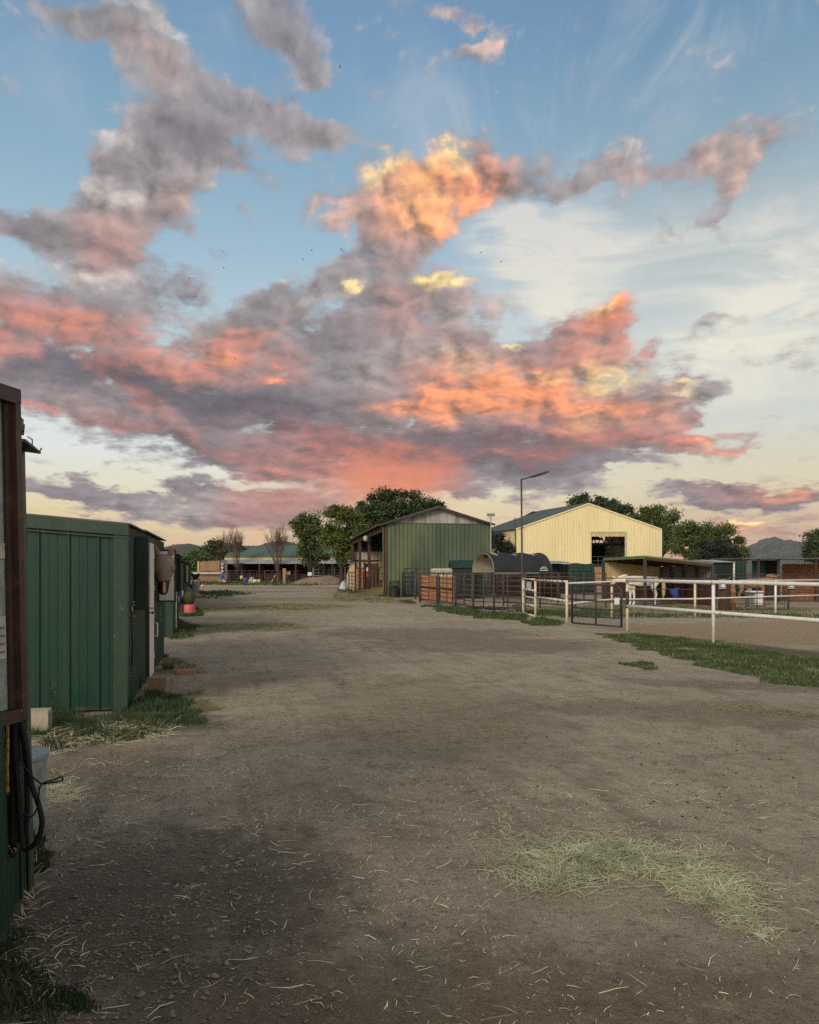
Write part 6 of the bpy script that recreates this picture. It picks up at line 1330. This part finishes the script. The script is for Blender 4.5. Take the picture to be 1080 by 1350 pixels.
    for k in range(2): a = xm+(x1-xm)*k/2; b = a+(x1-xm)/2-.015; mb = MB(); mb.box(((a+b)/2, Y, .10+(z1-.2)/2), (b-a, .42, z1-.2)); mb.build('door', 'sign_white', t)
    mb = MB(); mb.box(((x0+x1)/2, Y+.1, z1-.03), (x1-x0+.04, .55, .05)); mb.build('lid', 'white', t)
    Y = 31.5; a, b = XX(963.5, Y), XX(970.5, Y); t = thing('hay_bundle', ((a+b)/2, Y, 0), 'upright tan straw bundle tied to the fence left of the chest', 'straw bundle'); r = random.Random(5); n = 12
    mb = MB(); mb.loft([[Vector(((a+b)/2+(b-a)/2*s_*cos(2*pi*j/n)*r.uniform(.9,1.1), Y+.1*s_*sin(2*pi*j/n), z)) for j in range(n)] for z, s_ in ((.02, 1.0), (.3, .95), (.55, .8), (.75, .9), (.85, .6))]); mb.build('straw_body', 'osb', t, smooth=True); mb = MB(); mb.tube([Vector(((a+b)/2+(b-a)/2*.86*cos(q), Y+.12*sin(q), .55)) for q in [2*pi*j/10 for j in range(10)]], .012, 5, closed=True); mb.build('tie', 'twine', t)
posts_boxes()
def right_stalls():
    Y = 41.0; Z = lambda z: Vector((0, 0, z)); x = lambda px, y=Y: XX(px, y); zr = ZZ(737.5, 40)
    t = thing('stall_block', (x(980), Y, 0), 'long low stall block with teal, grey and strand board walls at the right edge', 'stable')
    mb = MB(); mb.prism([(x(978, 38.5), 38.5, zr), (x(1150, 38.5), 38.5, zr), (x(1150, 38.5), 42.5, zr+.02), (x(978, 38.5), 42.5, zr+.02)], (0, 0, .06)); mb.build('roof', 'roof_grey', t)
    mb = MB(); mb.ribbed((x(982), Y-.9), (x(999), Y-.9), .75, zr-.05, (0, -1), .3, .015); mb.build('teal_wall', 'teal', t)
    mb = MB(); mb.box(((x(982)+x(999))/2, Y-.88, .4), (x(999)-x(982), .05, .66)); mb.build('lower_wall', 'dark', t)
    mb = MB(); mb.ribbed((x(1001), Y), (x(1026), Y), .05, zr-.03, (0, -1), .3, .02); mb.build('grey_wall', 'roof_grey', t)
    mb = MB(); a, b = x(1028), x(1150)
    for k in range(5): p0 = a+(b-a)*k/5; p1 = a+(b-a)*(k+1)/5-.02; mb.box(((p0+p1)/2, Y-.3, .95), (p1-p0, .03, zr-.25))
    mb.build('strand_board_wall', 'osb_dim', t)
    for px in (1000, 1027, 1075.5, 1120): mb = MB(); mb.box((x(px, 38.7), 38.7, zr/2), (.10, .10, zr)); mb.build('post', 'post_wood', t)
    mb = MB(); mb.ribbed((x(1026, 42), 42), (x(1026, 39.2), 39.3), .05, zr-.03, (-1, 0), .3, .02); mb.build('divider', 'green_dark', t)
    Y2 = 47; t = thing('green_container', (XX(967, Y2), Y2, 0), 'green ribbed metal box wall between the dark shed and the teal wall', 'container')
    mb = MB(); mb.ribbed((XX(967, Y2), Y2), (XX(984, Y2), Y2), .05, ZZ(739, Y2), (0, -1), .25, .03); mb.build('front_wall', 'green_wall', t); mb = MB(); mb.box(((XX(967, Y2)+XX(984, Y2))/2, Y2+1.2, ZZ(739, Y2)/2-.03), (XX(984, Y2)-XX(967, Y2)-.02, 2.2, ZZ(739, Y2)-.08)); mb.build('container_body', 'green_dark', t)
    Y2 = 45; t = thing('dark_shed', (XX(943, Y2), Y2, 0), 'dark low shed with a thin pale roof edge right of the open shelter', 'shed')
    a, b = XX(941, Y2), XX(965.5, Y2); z = ZZ(741.5, Y2)
    mb = MB(); mb.ribbed((a, Y2), (b, Y2), .05, z, (0, -1), .3, .02); mb.build('shed_wall', 'green_dark', t); mb = MB(); mb.prism([(a-.1, Y2-.2, z), (b+.1, Y2-.2, z), (b+.1, Y2+3, z+.15), (a-.1, Y2+3, z+.15)], (0, 0, .04)); mb.build('roof', 'galv', t); mb = MB(); mb.box((b+.06, Y2-.1, z/2), (.09, .05, z)); mb.build('corner_trim', 'white', t)
right_stalls()

# ------------------------------------------------------------------ horses
def horse(name, loc, rz, coat, label, neck, tailm, scale=1.0, mane='horse_white'):
    """neck: list of (x, z, radius) from the withers to the muzzle; +x is forward"""
    t = thing('horse', loc, label, 'horse'); from mathutils import Matrix
    rot = Matrix.Rotation(rz, 3, 'Z'); T = lambda p: Vector(loc)+rot@(Vector(p)*scale)
    V = [(-.52, 0, 1.14), (-.05, 0, 1.08), (.40, 0, 1.12), (-.74, 0, 1.14)]; Rr = [(.27, .29), (.27, .31), (.24, .29), (.17, .19)]; E = [(0, 1), (1, 2), (0, 3)]
    k = 2
    for (x, z, r) in neck: V.append((x, 0, z)); Rr.append((r*.75, r)); E.append((k, len(V)-1)); k = len(V)-1
    for s in (-1, 1):
        chain = [(-.60, .14*s, .98, .17), (-.54, .17*s, .80, .12), (-.70, .165*s, .52, .062), (-.66, .16*s, .30, .045), (-.645, .16*s, .13, .048), (-.60, .16*s, .03, .058)]
        k = 0
        if s == 1: chain = [(x+(.10 if z < .9 else 0), y, z, r) for x, y, z, r in chain]
        for x, y, z, r in chain: V.append((x, y, z)); Rr.append(r); E.append((k, len(V)-1)); k = len(V)-1
        chain = [(.42, .14*s, .92, .14), (.43, .155*s, .72, .085), (.45, .155*s, .47, .055), (.445, .15*s, .28, .038), (.45, .15*s, .12, .044), (.50, .15*s, .03, .055)]
        if s == 1: chain = [(x-(.08 if z < .6 else .02), y, z, r) for x, y, z, r in chain]
        k = 2
        for x, y, z, r in chain: V.append((x, y, z)); Rr.append(r); E.append((k, len(V)-1)); k = len(V)-1
    b = skin_mesh('body', [T(v) for v in V], E, [tuple(q*scale for q in r) if isinstance(r, tuple) else r*scale for r in Rr], coat, t)
    mb = MB(); mb.tube([T((-.86, 0, 1.20)), T((-.96, 0, 1.05)), T((-.98, .01, .8)), T((-.97, 0, .5)), T((-.96, 0, .32))], [.05*scale, .08*scale, .09*scale, .07*scale, .02*scale], 10); mb.build('tail', tailm, t, smooth=True)
    (x0, z0, r0), (x1, z1, r1), (x2, z2, r2), (x3, z3, r3) = neck[0], neck[1], neck[2], neck[-1]
    mb = MB(); mb.tube([T((x0-.06, 0, z0+r0*.95)), T(((x0+x1)/2-.05, .02, (z0+z1)/2+(r0+r1)*.5)), T((x1-.06, .03, z1+r1*.95)), T((x2-.07, .02, z2+r2*1.0))], [.03*scale, .055*scale, .055*scale, .03*scale], 8); mb.build('mane', mane, t, smooth=True)
    d = Vector((x3-x2, 0, z3-z2)).normalized(); up = Vector((-d.z, 0, d.x)); up = up if up.z > 0 else -up
    for s in (-1, 1):
        base = Vector((x2, .06*s, z2))+up*(r2*.8); mb = MB(); mb.tube([T(base), T(base+up*.06+Vector((0, .015*s, 0))), T(base+up*.13+Vector((0, .02*s, 0)))], [.028*scale, .03*scale, .004*scale], 8); mb.build('ear', coat, t, smooth=True)
        e = Vector((x2, 0, z2)).lerp(Vector((x3, 0, z3)), .30)+Vector((0, r2*.62*s, .03)); mb = MB(); mb.lathe(T(e), [(0, -.018), (.015, -.01), (.018, 0), (.015, .01), (0, .018)], 8); mb.build('eye', 'black', t, smooth=True)
    return t
horse('white', (XX(846, 34.6), 34.6, 0), R(180), 'horse_white', 'white horse standing side-on under the open shelter, facing left', [(.68, 1.16, .19), (.92, 1.16, .135), (1.10, 1.14, .115), (1.22, 1.04, .095), (1.36, .90, .07)], 'pine', 1.0)
horse('chestnut', (XX(993, 34.8), 34.8, 0), R(-8), 'horse_chestnut', 'chestnut horse behind the white chest and rails, facing right', [(.66, 1.26, .19), (.88, 1.36, .14), (1.06, 1.40, .12), (1.17, 1.24, .09), (1.25, 1.08, .07)], 'horse_chestnut', .90, 'horse_chestnut')

# ------------------------------------------------------------------ far stable, bank and yard clutter
def far_stable():
    Y = 100.0; Z = lambda z: Vector((0, 0, z)); x0, x1 = XX(296, Y), XX(560, Y)
    t = thing('stable_block', (x0, Y, 0), 'long low stable with a green metal roof across the far end of the yard', 'stable')
    mb = MB(); rows = []; z0, z1 = ZZ(734, Y), ZZ(719.5, 106); k = 160
    for i in range(k+1):
        x = x0+(x1-x0)*i/k; d = .05 if i % 4 == 0 else 0; rows.append([Vector((x, Y, z0+d)), Vector((x, 106, z1+d)), Vector((x, 106, z1-.1)), Vector((x, Y, z0-.1))])
    mb.loft(rows); mb.build('roof_slope', 'roof_green', t)
    mb = MB(); mb.prism([(x0, 106, z1), (x1, 106, z1), (x1, 112, z0), (x0, 112, z0)], (0, 0, -.1)); mb.build('roof_slope', 'roof_green', t)
    mb = MB(); mb.box(((x0+x1)/2, Y+.1, ZZ(736.3, Y)), (x1-x0, .1, .44)); mb.build('fascia', 'cream', t)
    mb = MB(); mb.prism([(x0, Y-2.0, ZZ(743, Y-2)), (x1, Y-2.0, ZZ(743, Y-2)), (x1, Y, ZZ(738.2, Y)), (x0, Y, ZZ(738.2, Y))], (0, 0, .05)); mb.build('canopy', 'galv_sheet', t)
    mb = MB(); mb.box(((x0+x1)/2, Y+2.5, 1.2), (x1-x0, .1, 2.4)); mb.build('rear_wall', 'board_brown', t)
    mb = MB(); mb.box(((x0+x1)/2, Y+.3, .55), (x1-x0, .08, 1.1)); mb.build('stall_front', 'board_brown', t)
    n = 12
    for k in range(n): x = x0+.3+(x1-x0-.6)*k/(n-1); mb = MB(); mb.box((x, Y-1.9, 1.2), (.16, .16, 2.4)); mb.build('post', 'post_wood', t); mb = MB(); mb.box((x, Y+1.2, 1.2), (.1, 2.4, 2.3)); mb.build('partition', 'board_brown', t)
    # run of grey-green pipe panels before it, right part
    xs = [413, 427, 441, 455, 472]; lab = ['beside the leafy tree', 'second from the leafy tree', 'nearest the dirt mound crest', 'left of the plastic heap']
    for i in range(4): panel_gate((XX(xs[i], 93), 93), (XX(xs[i+1], 93), 93), .3, 1.95, 4, 'galv' if i == 0 else 'grey_plastic', 'tall grey pipe panel before the far stable, '+lab[i], 'corral panel', 'corral_fence', 'grey panels before the far stable', r=.05)
    panel_gate((XX(300, 92), 92), (XX(349, 92), 92), .3, 1.5, 3, 'rust_pipe', 'long dark pipe fence panel behind the two bare trees, left part', 'corral panel', 'corral_fence', None, r=.035, mids=4)
    panel_gate((XX(349, 92), 92), (XX(398, 92), 92), .3, 1.5, 3, 'rust_pipe', 'long dark pipe fence panel behind the second bare tree, right part', 'corral panel', 'corral_fence', None, r=.035, mids=4)
    # dirt mound
    mb = MB(); c = G(428, 770.5); n = 24; rows = []
    for i in range(n):
        row = []
        for j in range(n):
            u, v = -1+2*i/(n-1), -1+2*j/(n-1); h = .95*max(0, 1-(u*u+v*v))**1.2*(1+.2*noise.noise(Vector((u*3, v*3, 0)))); row.append(Vector((c.x+u*4.2, 86+v*3.2, h-.02)))
        rows.append(row)
    mb.loft(rows, cap=False, closed=False); tag(mb.build('dirt_mound', mat('mound_dirt', (150,128,102), (124,106,86), .95, .8, bump=.5), smooth=True), kind='structure')
    # retaining bank and wood fence at the left
    Yb = 96; a, b = XX(255, Yb), XX(299, Yb); zb = 1.38; t = thing('timber_bank', (a, Yb, 0), 'bank faced with brown timbers below the tan board fence', 'retaining wall')
    mb = MB()
    for k in range(6): mb.box(((a+b)/2, Yb+.12*k, .12+.23*k), (b-a, .22, .22))
    mb.build('timber', 'bank_wood', t); mb = MB(); mb.box(((a+b)/2, Yb+3, .66), (b-a, 4.4, 1.3)); mb.build('bank_fill', 'bank_wood', t); mb = MB(); mb.box(((a+b)/2-.2, Yb-.1, 1.22), (b-a, .08, .22)); mb.build('top_rail', 'white_dim', t)
    a2, b2 = XX(262, 97.5), XX(291, 97.5); t = thing('board_fence', (a2, 97.5, zb), 'tan upright board fence standing on the timber bank', 'fence')
    mb = MB(); n = 16
    for k in range(n): u = (k+.5)/n; mb.box((a2+(b2-a2)*u, 97.5, zb+.62+.09*sin(u*pi*.8)), ((b2-a2)/n-.02, .04, 1.18+.18*u))
    mb.build('board', 'fence_wood', t)
    for u in (0, 1): mb = MB(); mb.box((a2+(b2-a2)*u, 97.4, zb+.62), (.18, .18, 1.4)); mb.build('post', 'cream' if u == 0 else 'post_wood', t)
    mb = MB(); mb.beam((a2, 97.44, zb+.1), (b2, 97.44, zb+.2), .06, .1); mb.build('bottom_rail', 'fence_wood', t)
    # end wall of the stable with three white tubs hung on it
    Yw = 95; xx = XX(294, Yw); t = thing('sign_post_board', (xx, Yw, 0), 'grey green board post with three white tubs hung one above another', 'post')
    mb = MB(); mb.box((xx+.1, Yw+.2, 1.4), (.75, .12, 2.8)); mb.build('board', 'roof_grey', t)
    for k, z in enumerate((2.28, 1.85, 1.42)): mb = MB(); mb.lathe((xx-.05, Yw, z-.14), [(0, 0), (.15, 0), (.18, .26), (.19, .28), (0, .28)], 10); mb.build('tub', 'sign_white', t, smooth=True)
    c = Vector((XX(292.5, 94), 94, .85)); t = thing('blue_tarp_bundle', c, 'blue tarp bundle on a stand at the foot of the timber bank', 'tarp'); mb = MB(); mb.lathe(c, [(0, -.3), (.26, -.25), (.28, 0), (.2, .15), (0, .2)], 9); mb.build('tarp_fold', 'blue', t); mb = MB(); mb.box(c-Vector((0,0,.6)), (.6, .4, .5)); mb.build('stand', 'fence_wood', t)
    def cone(px, py, h, label):
        g = G(px, py); t = thing('traffic_cone', g, label, 'traffic cone'); mb = MB(); mb.lathe(g, [(h*.26, .03), (h*.06, h), (0, h)], 12); mb.build('cone_body', 'cone', t, smooth=True); mb = MB(); mb.box(g+Vector((0,0,.015)), (h*.62, h*.62, .03)); mb.build('cone_base', 'cone', t)
        mb = MB(); mb.lathe(g, [(h*.20+.012, h*.42), (h*.15+.012, h*.62)], 12); mb.build('white_band', 'sign_white', t)
    cone(296, 770.2, .62, 'orange cone by the grass below the grey green board post'); cone(267, 775, .42, 'small orange cone on the dirt before the timber bank')
    # buckets in a row
    Yk = 89
    for px, m_, lb, w in ((330.5, 'orange_plastic', 'amber square tub, left of the three set in a row', .40), (335.9, 'sign_white', 'white square tub between the amber and yellow ones', .38), (341, 'yellow_plastic', 'yellow square tub at the right of the row of three', .40)):
        x = XX(px, Yk); t = thing('square_tub', (x, Yk, 0), lb, 'tub', 'square tubs in front of the far stable'); mb = MB(); h = .52
        mb.loft([[Vector((x+sx*w*s_/2, Yk+sy*w*s_/2, z)) for sx, sy in ((-1,-1),(1,-1),(1,1),(-1,1))] for z, s_ in ((0, .86), (h*.9, 1), (h, 1.06), (h, .96), (h*.3, .85))]); mb.build('tub_body', m_, t); mb = MB(); mb.box((x, Yk-w*.5, h*.45), (w*.5, .02, .15)); mb.build('label_patch', 'grey_box', t)
    x = XX(325.5, Yk); t = thing('white_tray', (x, Yk, 0), 'low white tray left of the amber tub', 'tray'); mb = MB(); mb.loft([[Vector((x+sx*.26*s_, Yk+sy*.2*s_, z)) for sx, sy in ((-1,-1),(1,-1),(1,1),(-1,1))] for z, s_ in ((0, .85), (.17, 1), (.17, .93), (.04, .8))]); mb.build('tray_body', 'sign_white', t); mb = MB(); mb.box((x, Yk-.2, .175), (.5, .03, .02)); mb.build('tray_rim', 'sign_white', t)
    t = thing('mounting_block', (XX(325, 91), 91, 0), 'tarp covered heap with blue and grey folds behind the white tray', 'tarp'); x = XX(327, 91); mb = MB(); mb.lathe((x-.2, 91, 0), [(0, .72), (.28, .68), (.36, .4), (.38, 0)], 9); mb.build('blue_fold', 'blue', t, smooth=True); mb = MB(); mb.lathe((x+.5, 90.8, 0), [(0, .8), (.25, .75), (.3, .4), (.32, 0)], 9); mb.build('grey_fold', 'grey_box', t, smooth=True)
    x = XX(318.5, 90); t = thing('barrel_stand', (x, 90, 0), 'tan jug on a dark stand left of the tarp heap', 'jug'); mb = MB(); mb.lathe((x, 90, .55), [(0, 0), (.18, 0), (.2, .25), (.12, .4), (0, .42)], 10); mb.build('jug_body', 'cream', t, smooth=True); mb = MB()
    for s_ in (-.12, .12): mb.box((x+s_, 90, .27), (.05, .3, .55))
    mb.build('stand', 'black', t)
    x = XX(375, 88); t = thing('brick_pillar', (x, 88, 0), 'short reddish post standing right of the second bare tree', 'post'); mb = MB(); mb.box((x, 88, .85), (.30, .3, 1.7)); mb.build('post_shaft', 'board_dark' if False else 'fence_wood', t); mb = MB(); mb.box((x, 88, 1.72), (.36, .36, .06)); mb.build('cap', 'cream', t)
    x = XX(380, 88.5); t = thing('white_sign', (x, 88.5, 1.1), 'small pale box on a thin post right of the reddish post', 'mail box'); mb = MB(); mb.box((x, 88.5, 1.25), (.45, .2, .36)); mb.build('box_body', 'cream', t); mb = MB(); mb.box((x+.1, 88.6, .55), (.06, .06, 1.1)); mb.build('post', 'dark_pipe', t)
    x = XX(408.5, 88.5); t = thing('white_sign', (x, 88.5, 1.0), 'small white sign at the foot of the leafy tree', 'sign'); mb = MB(); mb.box((x, 88.5, 1.15), (.46, .03, .38)); mb.build('board', 'sign_white', t); mb = MB(); mb.box((x, 88.53, .5), (.05, .04, 1.0)); mb.build('post', 'dark_pipe', t)
    x = XX(360, 88); t = thing('leaning_pole', (x, 88, 0), 'red and white pole leaning against the second bare tree', 'pole'); mb = MB()
    for k in range(5):
        p0 = Vector((x-.25+.12*k, 88, .05+.24*k)); p1 = Vector((x-.25+.12*(k+1), 88, .05+.24*(k+1))); mm = MB(); mm.tube([p0, p1], .035, 6); mm.build('red_band' if k % 2 == 0 else 'white_band', 'red' if k % 2 == 0 else 'sign_white', t)
far_stable()
# ------------------------------------------------------------------ trees
def limbs(mb, r, p, d, ln, rad, depth, spread, tips, up=.25, kids=(2, 3), taper=.66):
    q = p+d*ln*.5+Vector((r.uniform(-1, 1), r.uniform(-1, 1), r.uniform(-.3, .6)))*ln*.06; e = p+d*ln
    mb.tube([p, q, e], [rad, rad*.85, rad*.7], 5 if rad > .05 else 3, cap=False)
    tips.append((e, depth))
    if depth <= 0: return
    for k in range(r.randint(*kids)):
        nd_ = (d+Vector((r.gauss(0, spread), r.gauss(0, spread), r.gauss(0, spread*.6)+up))).normalized()
        limbs(mb, r, p.lerp(e, r.uniform(.55, 1.0)), nd_, ln*r.uniform(.62, .88), rad*taper, depth-1, spread, tips, up, kids, taper)
def leafy(label, px, Y, crowns, leafm, seed, n=9000, leaf=.20, base_py=None, trunk=.22, group=None, gap=.0, trunkpx=None):
    """crowns: [(px, py, rx, ry)] soft masses the foliage fills; leaves gather in clumps on the limbs"""
    r = random.Random(seed); b = Vector((XX(trunkpx or px, Y), Y, 0)); t = thing('leafy_tree', b, label, 'tree', group)
    C = [(P(cx, cy, Y), rx/F*Y, ry/F*Y) for cx, cy, rx, ry in crowns]
    mb = MB(); zc = sum(c.z for c, _, _ in C)/len(C); fork = b+Vector((0, 0, min(c.z-rz*.8 for c, rx, rz in C)*.75)); fork.z = max(.8, fork.z)
    mb.tube([b, b.lerp(fork, .5)+Vector((.05, 0, 0)), fork], [trunk*1.25, trunk, trunk*.85], 8, cap=False)
    clumps = []
    for c, rx, rz in C:
        ry = min(rx, rz)*.9; m = max(10, int(rx*rz*5.0))
        for _ in range(m):
            while True:
                v = Vector((r.uniform(-1, 1), r.uniform(-1, 1), r.uniform(-1, 1)))
                if .18 < v.length < 1: break
            v = v*(v.length**-.35 if v.length > 0 else 1)
            if v.length > 1: v.normalize()
            w = 1+.22*noise.noise(Vector((v.x*2+seed, v.y*2, v.z*2)))
            q = c+Vector((v.x*rx*w, v.y*ry*w, v.z*rz*w)); clumps.append((q, r.uniform(.4, 1.15)*min(1.3, .42+rx*.27)))
        k = [c+Vector((r.uniform(-.5,.5)*rx, r.uniform(-.4,.4)*ry, r.uniform(-.5,.3)*rz)) for _ in range(5)]
        for q in k: mid = fork.lerp(q, .5)+Vector((r.uniform(-.3,.3), r.uniform(-.3,.3), .2)); mb.tube([fork, mid, q], [trunk*.5, trunk*.32, trunk*.12], 5, cap=False)
    for q, s in clumps[::2]:
        c, rx, rz = min(C, key=lambda c_: (c_[0]-q).length); mb.tube([c.lerp(q, .25), q], [trunk*.14, trunk*.05], 3, cap=False)
    mb.build('trunk', 'bark', t)
    lf = MB(); per = max(4, int(n*1.35)//len(clumps))
    for q, s in clumps:
        m = int(per*r.uniform(.5, 1.5))
        for _ in range(m):
            v = Vector((r.gauss(0, .48), r.gauss(0, .48), r.gauss(0, .36)))*s; p = q+v
            a = r.random()*2*pi; e = r.uniform(-.7, .9); d = Vector((cos(a)*cos(e), sin(a)*cos(e), sin(e))); w = d.cross(Vector((r.uniform(-1,1), r.uniform(-1,1), r.uniform(-1,1)))).normalized(); L_ = leaf*r.uniform(.6, 1.3)*1.15
            lf.add([p, p+d*L_*.5+w*L_*.34, p+d*L_, p+d*L_*.5-w*L_*.34], [(0, 1, 2, 3)])
    lf.build('crown', leafm, t)
    return t
def bare(label, px, base_py, top_py, seed, wpx):
    r = random.Random(seed); g = G(px, base_py); Y = g.y; h = ZZ(top_py, Y); t = thing('bare_tree', g, label, 'tree', 'bare trees before the far stable')
    mb = MB(); tips = []; fork = g+Vector((0, 0, h*.16)); mb.tube([g, fork], [.22, .17], 6, cap=False)
    n = 8
    for k in range(n):
        a = 2*pi*k/n+r.uniform(-.3, .3); tilt = r.uniform(.12, .52) if k else 0; d = Vector((cos(a)*sin(tilt), sin(a)*sin(tilt), cos(tilt)))
        limbs(mb, r, fork, d, h*r.uniform(.22, .30),   .10, 5, .34, tips, .24, (2, 3), .66)
    hi = max(v.z for v in mb.v); wx = max(abs(v.x-g.x) for v in mb.v); W = wpx/F*Y
    for v in mb.v: v.z *= h/hi; v.x = g.x+(v.x-g.x)*W/wx; v.y = g.y+(v.y-g.y)*W/wx
    mb.build('trunk_and_branches', 'bark_bare', t)
bare('tall bare tree with upright grey red twigs, left of the second one', 313, 768.5, 686, 3, 19)
bare('second bare tree with a forked trunk, before the middle of the far stable', 366, 768.5, 684, 8, 21)
bare('smaller bare tree crown behind the left green bush', 292, 767.5, 694, 5, 15)
leafy('bushy green tree at the left end of the far stable roof', 300, 104, [(298, 728, 22, 15), (312, 736, 14, 12), (284, 722, 8, 7)], 'leaf_dark', 21, 7000, .26)
leafy('bright green bush above the tan board fence', 262, 115, [(262, 737, 22, 15), (246, 745, 12, 10), (280, 740, 16, 12)], 'leaf_light', 22, 7000, .26)
leafy('slim leafy tree with a yellow low branch, left of the hay barn trees', 408, 90, [(407, 688, 17, 17), (412, 706, 21, 20), (403, 716, 13, 15), (414, 735, 17, 18), (396, 690, 9, 12)], 'leaf_mid', 23, 9000, .22)
leafy('yellow turning tree between the slim tree and the hay barn', 450, 82, [(443, 680, 14, 12), (455, 692, 24, 22), (446, 715, 18, 20), (460, 730, 24, 18), (436, 704, 9, 12)], 'leaf_yellow', 24, 12000, .20)
leafy('largest dark green tree, rising behind the hay barn roof', 520, 88, [(490, 668, 20, 15), (515, 664, 26, 17), (542, 664, 24, 14), (565, 668, 20, 10), (500, 690, 36, 22), (540, 690, 36, 18), (578, 672, 10, 6), (475, 690, 18, 18)], 'leaf_dark', 25, 24000, .22, trunk=.4)
leafy('dark bush in the gap between the green and yellow barns', 661, 66, [(660, 722, 12, 14), (672, 728, 9, 12), (655, 710, 7, 8)], 'leaf_bush', 26, 4500, .16)
leafy('dark tree showing over the left side of the yellow barn ridge', 768, 122, [(760, 668, 18, 9), (778, 662, 18, 9), (765, 680, 22, 10)], 'leaf_dark', 27, 8000, .26, trunk=.3)
leafy('dark tree showing over the right slope of the yellow barn', 808, 122, [(798, 664, 16, 10), (815, 668, 18, 10), (810, 684, 24, 12), (830, 680, 12, 7)], 'leaf_dark', 28, 8500, .26, trunk=.3)
leafy('tall round tree just right of the yellow barn', 870, 104, [(868, 682, 22, 13), (858, 676, 12, 8), (882, 692, 18, 16), (880, 715, 18, 20), (846, 686, 12, 7)], 'leaf_mid', 29, 11000, .24, trunk=.3)
leafy('wide loose tree behind the open shelter', 920, 82, [(905, 704, 16, 14), (925, 706, 20, 14), (915, 725, 26, 16), (945, 712, 14, 12)], 'leaf_mid', 30, 11000, .20)
leafy('round tree with thin right side, left of the mountain', 958, 78, [(955, 708, 16, 12), (968, 722, 14, 16), (950, 728, 24, 14), (975, 735, 8, 8)], 'leaf_mid', 31, 8500, .19)
leafy('dark grey green bush in front of the round trees', 940, 66, [(935, 722, 17, 12), (950, 730, 20, 12), (925, 735, 18, 10), (962, 738, 12, 7)], 'leaf_bush', 32, 9000, .15)
leafy('tree cropped by the right edge above the stall block', 1080, 70, [(1078, 708, 14, 9), (1082, 722, 18, 14), (1070, 728, 9, 10), (1098, 712, 18, 16)], 'leaf_dark', 33, 7000, .18)

# ------------------------------------------------------------------ birds
def birds():
    spots = [(448, 88), (411, 330), (450, 329), (295, 332), (295, 353), (250, 367), (262, 382), (258, 385), (257, 391), (661, 345), (310, 473), (400, 342), (355, 563), (634, 333)]
    r = random.Random(6); proto = None
    for i, (px, py) in enumerate(spots):
        Y = 140+r.uniform(-20, 20); p = P(px, py, Y)
        if proto is None:
            mb = MB(); mb.loft([[Vector((x, w*cos(2*pi*j/8), w*.8*sin(2*pi*j/8)))+p for j in range(8)] for x, w in ((-.22, .01), (-.12, .05), (.02, .07), (.12, .05), (.17, .035), (.22, .004))])
            for s_ in (-1, 1): mb.add([p+Vector((.08, .03*s_, .03)), p+Vector((-.08, .03*s_, .03)), p+Vector((-.05, .26*s_, .12)), p+Vector((-.10, .48*s_, .05)), p+Vector((.04, .28*s_, .13))], [(0, 1, 2, 4), (4, 2, 3)])
            mb.add([p+Vector((-.18, 0, 0)), p+Vector((-.32, .06, 0)), p+Vector((-.32, -.06, 0))], [(0, 1, 2)])
            o = mb.build('bird', 'bird'); off = p.copy()
            for v in o.data.vertices: v.co = v.co-off
            o.location = p; tag(o, 'small black bird flying high among the clouds', 'bird', 'birds in the sky'); proto = o
        else: o = proto.copy(); COL.objects.link(o); o.location = p
        o.rotation_euler = (r.uniform(-.5, .5), 0, r.uniform(0, 6)); o.scale = (.9,)*3
birds()
# ------------------------------------------------------------------ evening air: far hills fade a little
def build_haze():
    m = bpy.data.materials.new("evening_haze"); m.use_nodes = True; N = m.node_tree.nodes; L = m.node_tree.links; N.clear()
    v = N.new('ShaderNodeVolumePrincipled'); v.inputs['Color'].default_value = (.80, .84, .90, 1); v.inputs['Density'].default_value = 4.0e-5; v.inputs['Anisotropy'].default_value = .0
    o = N.new('ShaderNodeOutputMaterial'); L.new(v.outputs[0], o.inputs['Volume'])
    mb = MB(); mb.box((0, 3500, 280), (13000, 9000, 566)); M_['haze'] = m
    h = mb.build('haze', 'haze'); tag(h, kind='stuff')
build_haze()
SC.cycles.volume_step_rate = 10; SC.cycles.volume_max_steps = 16
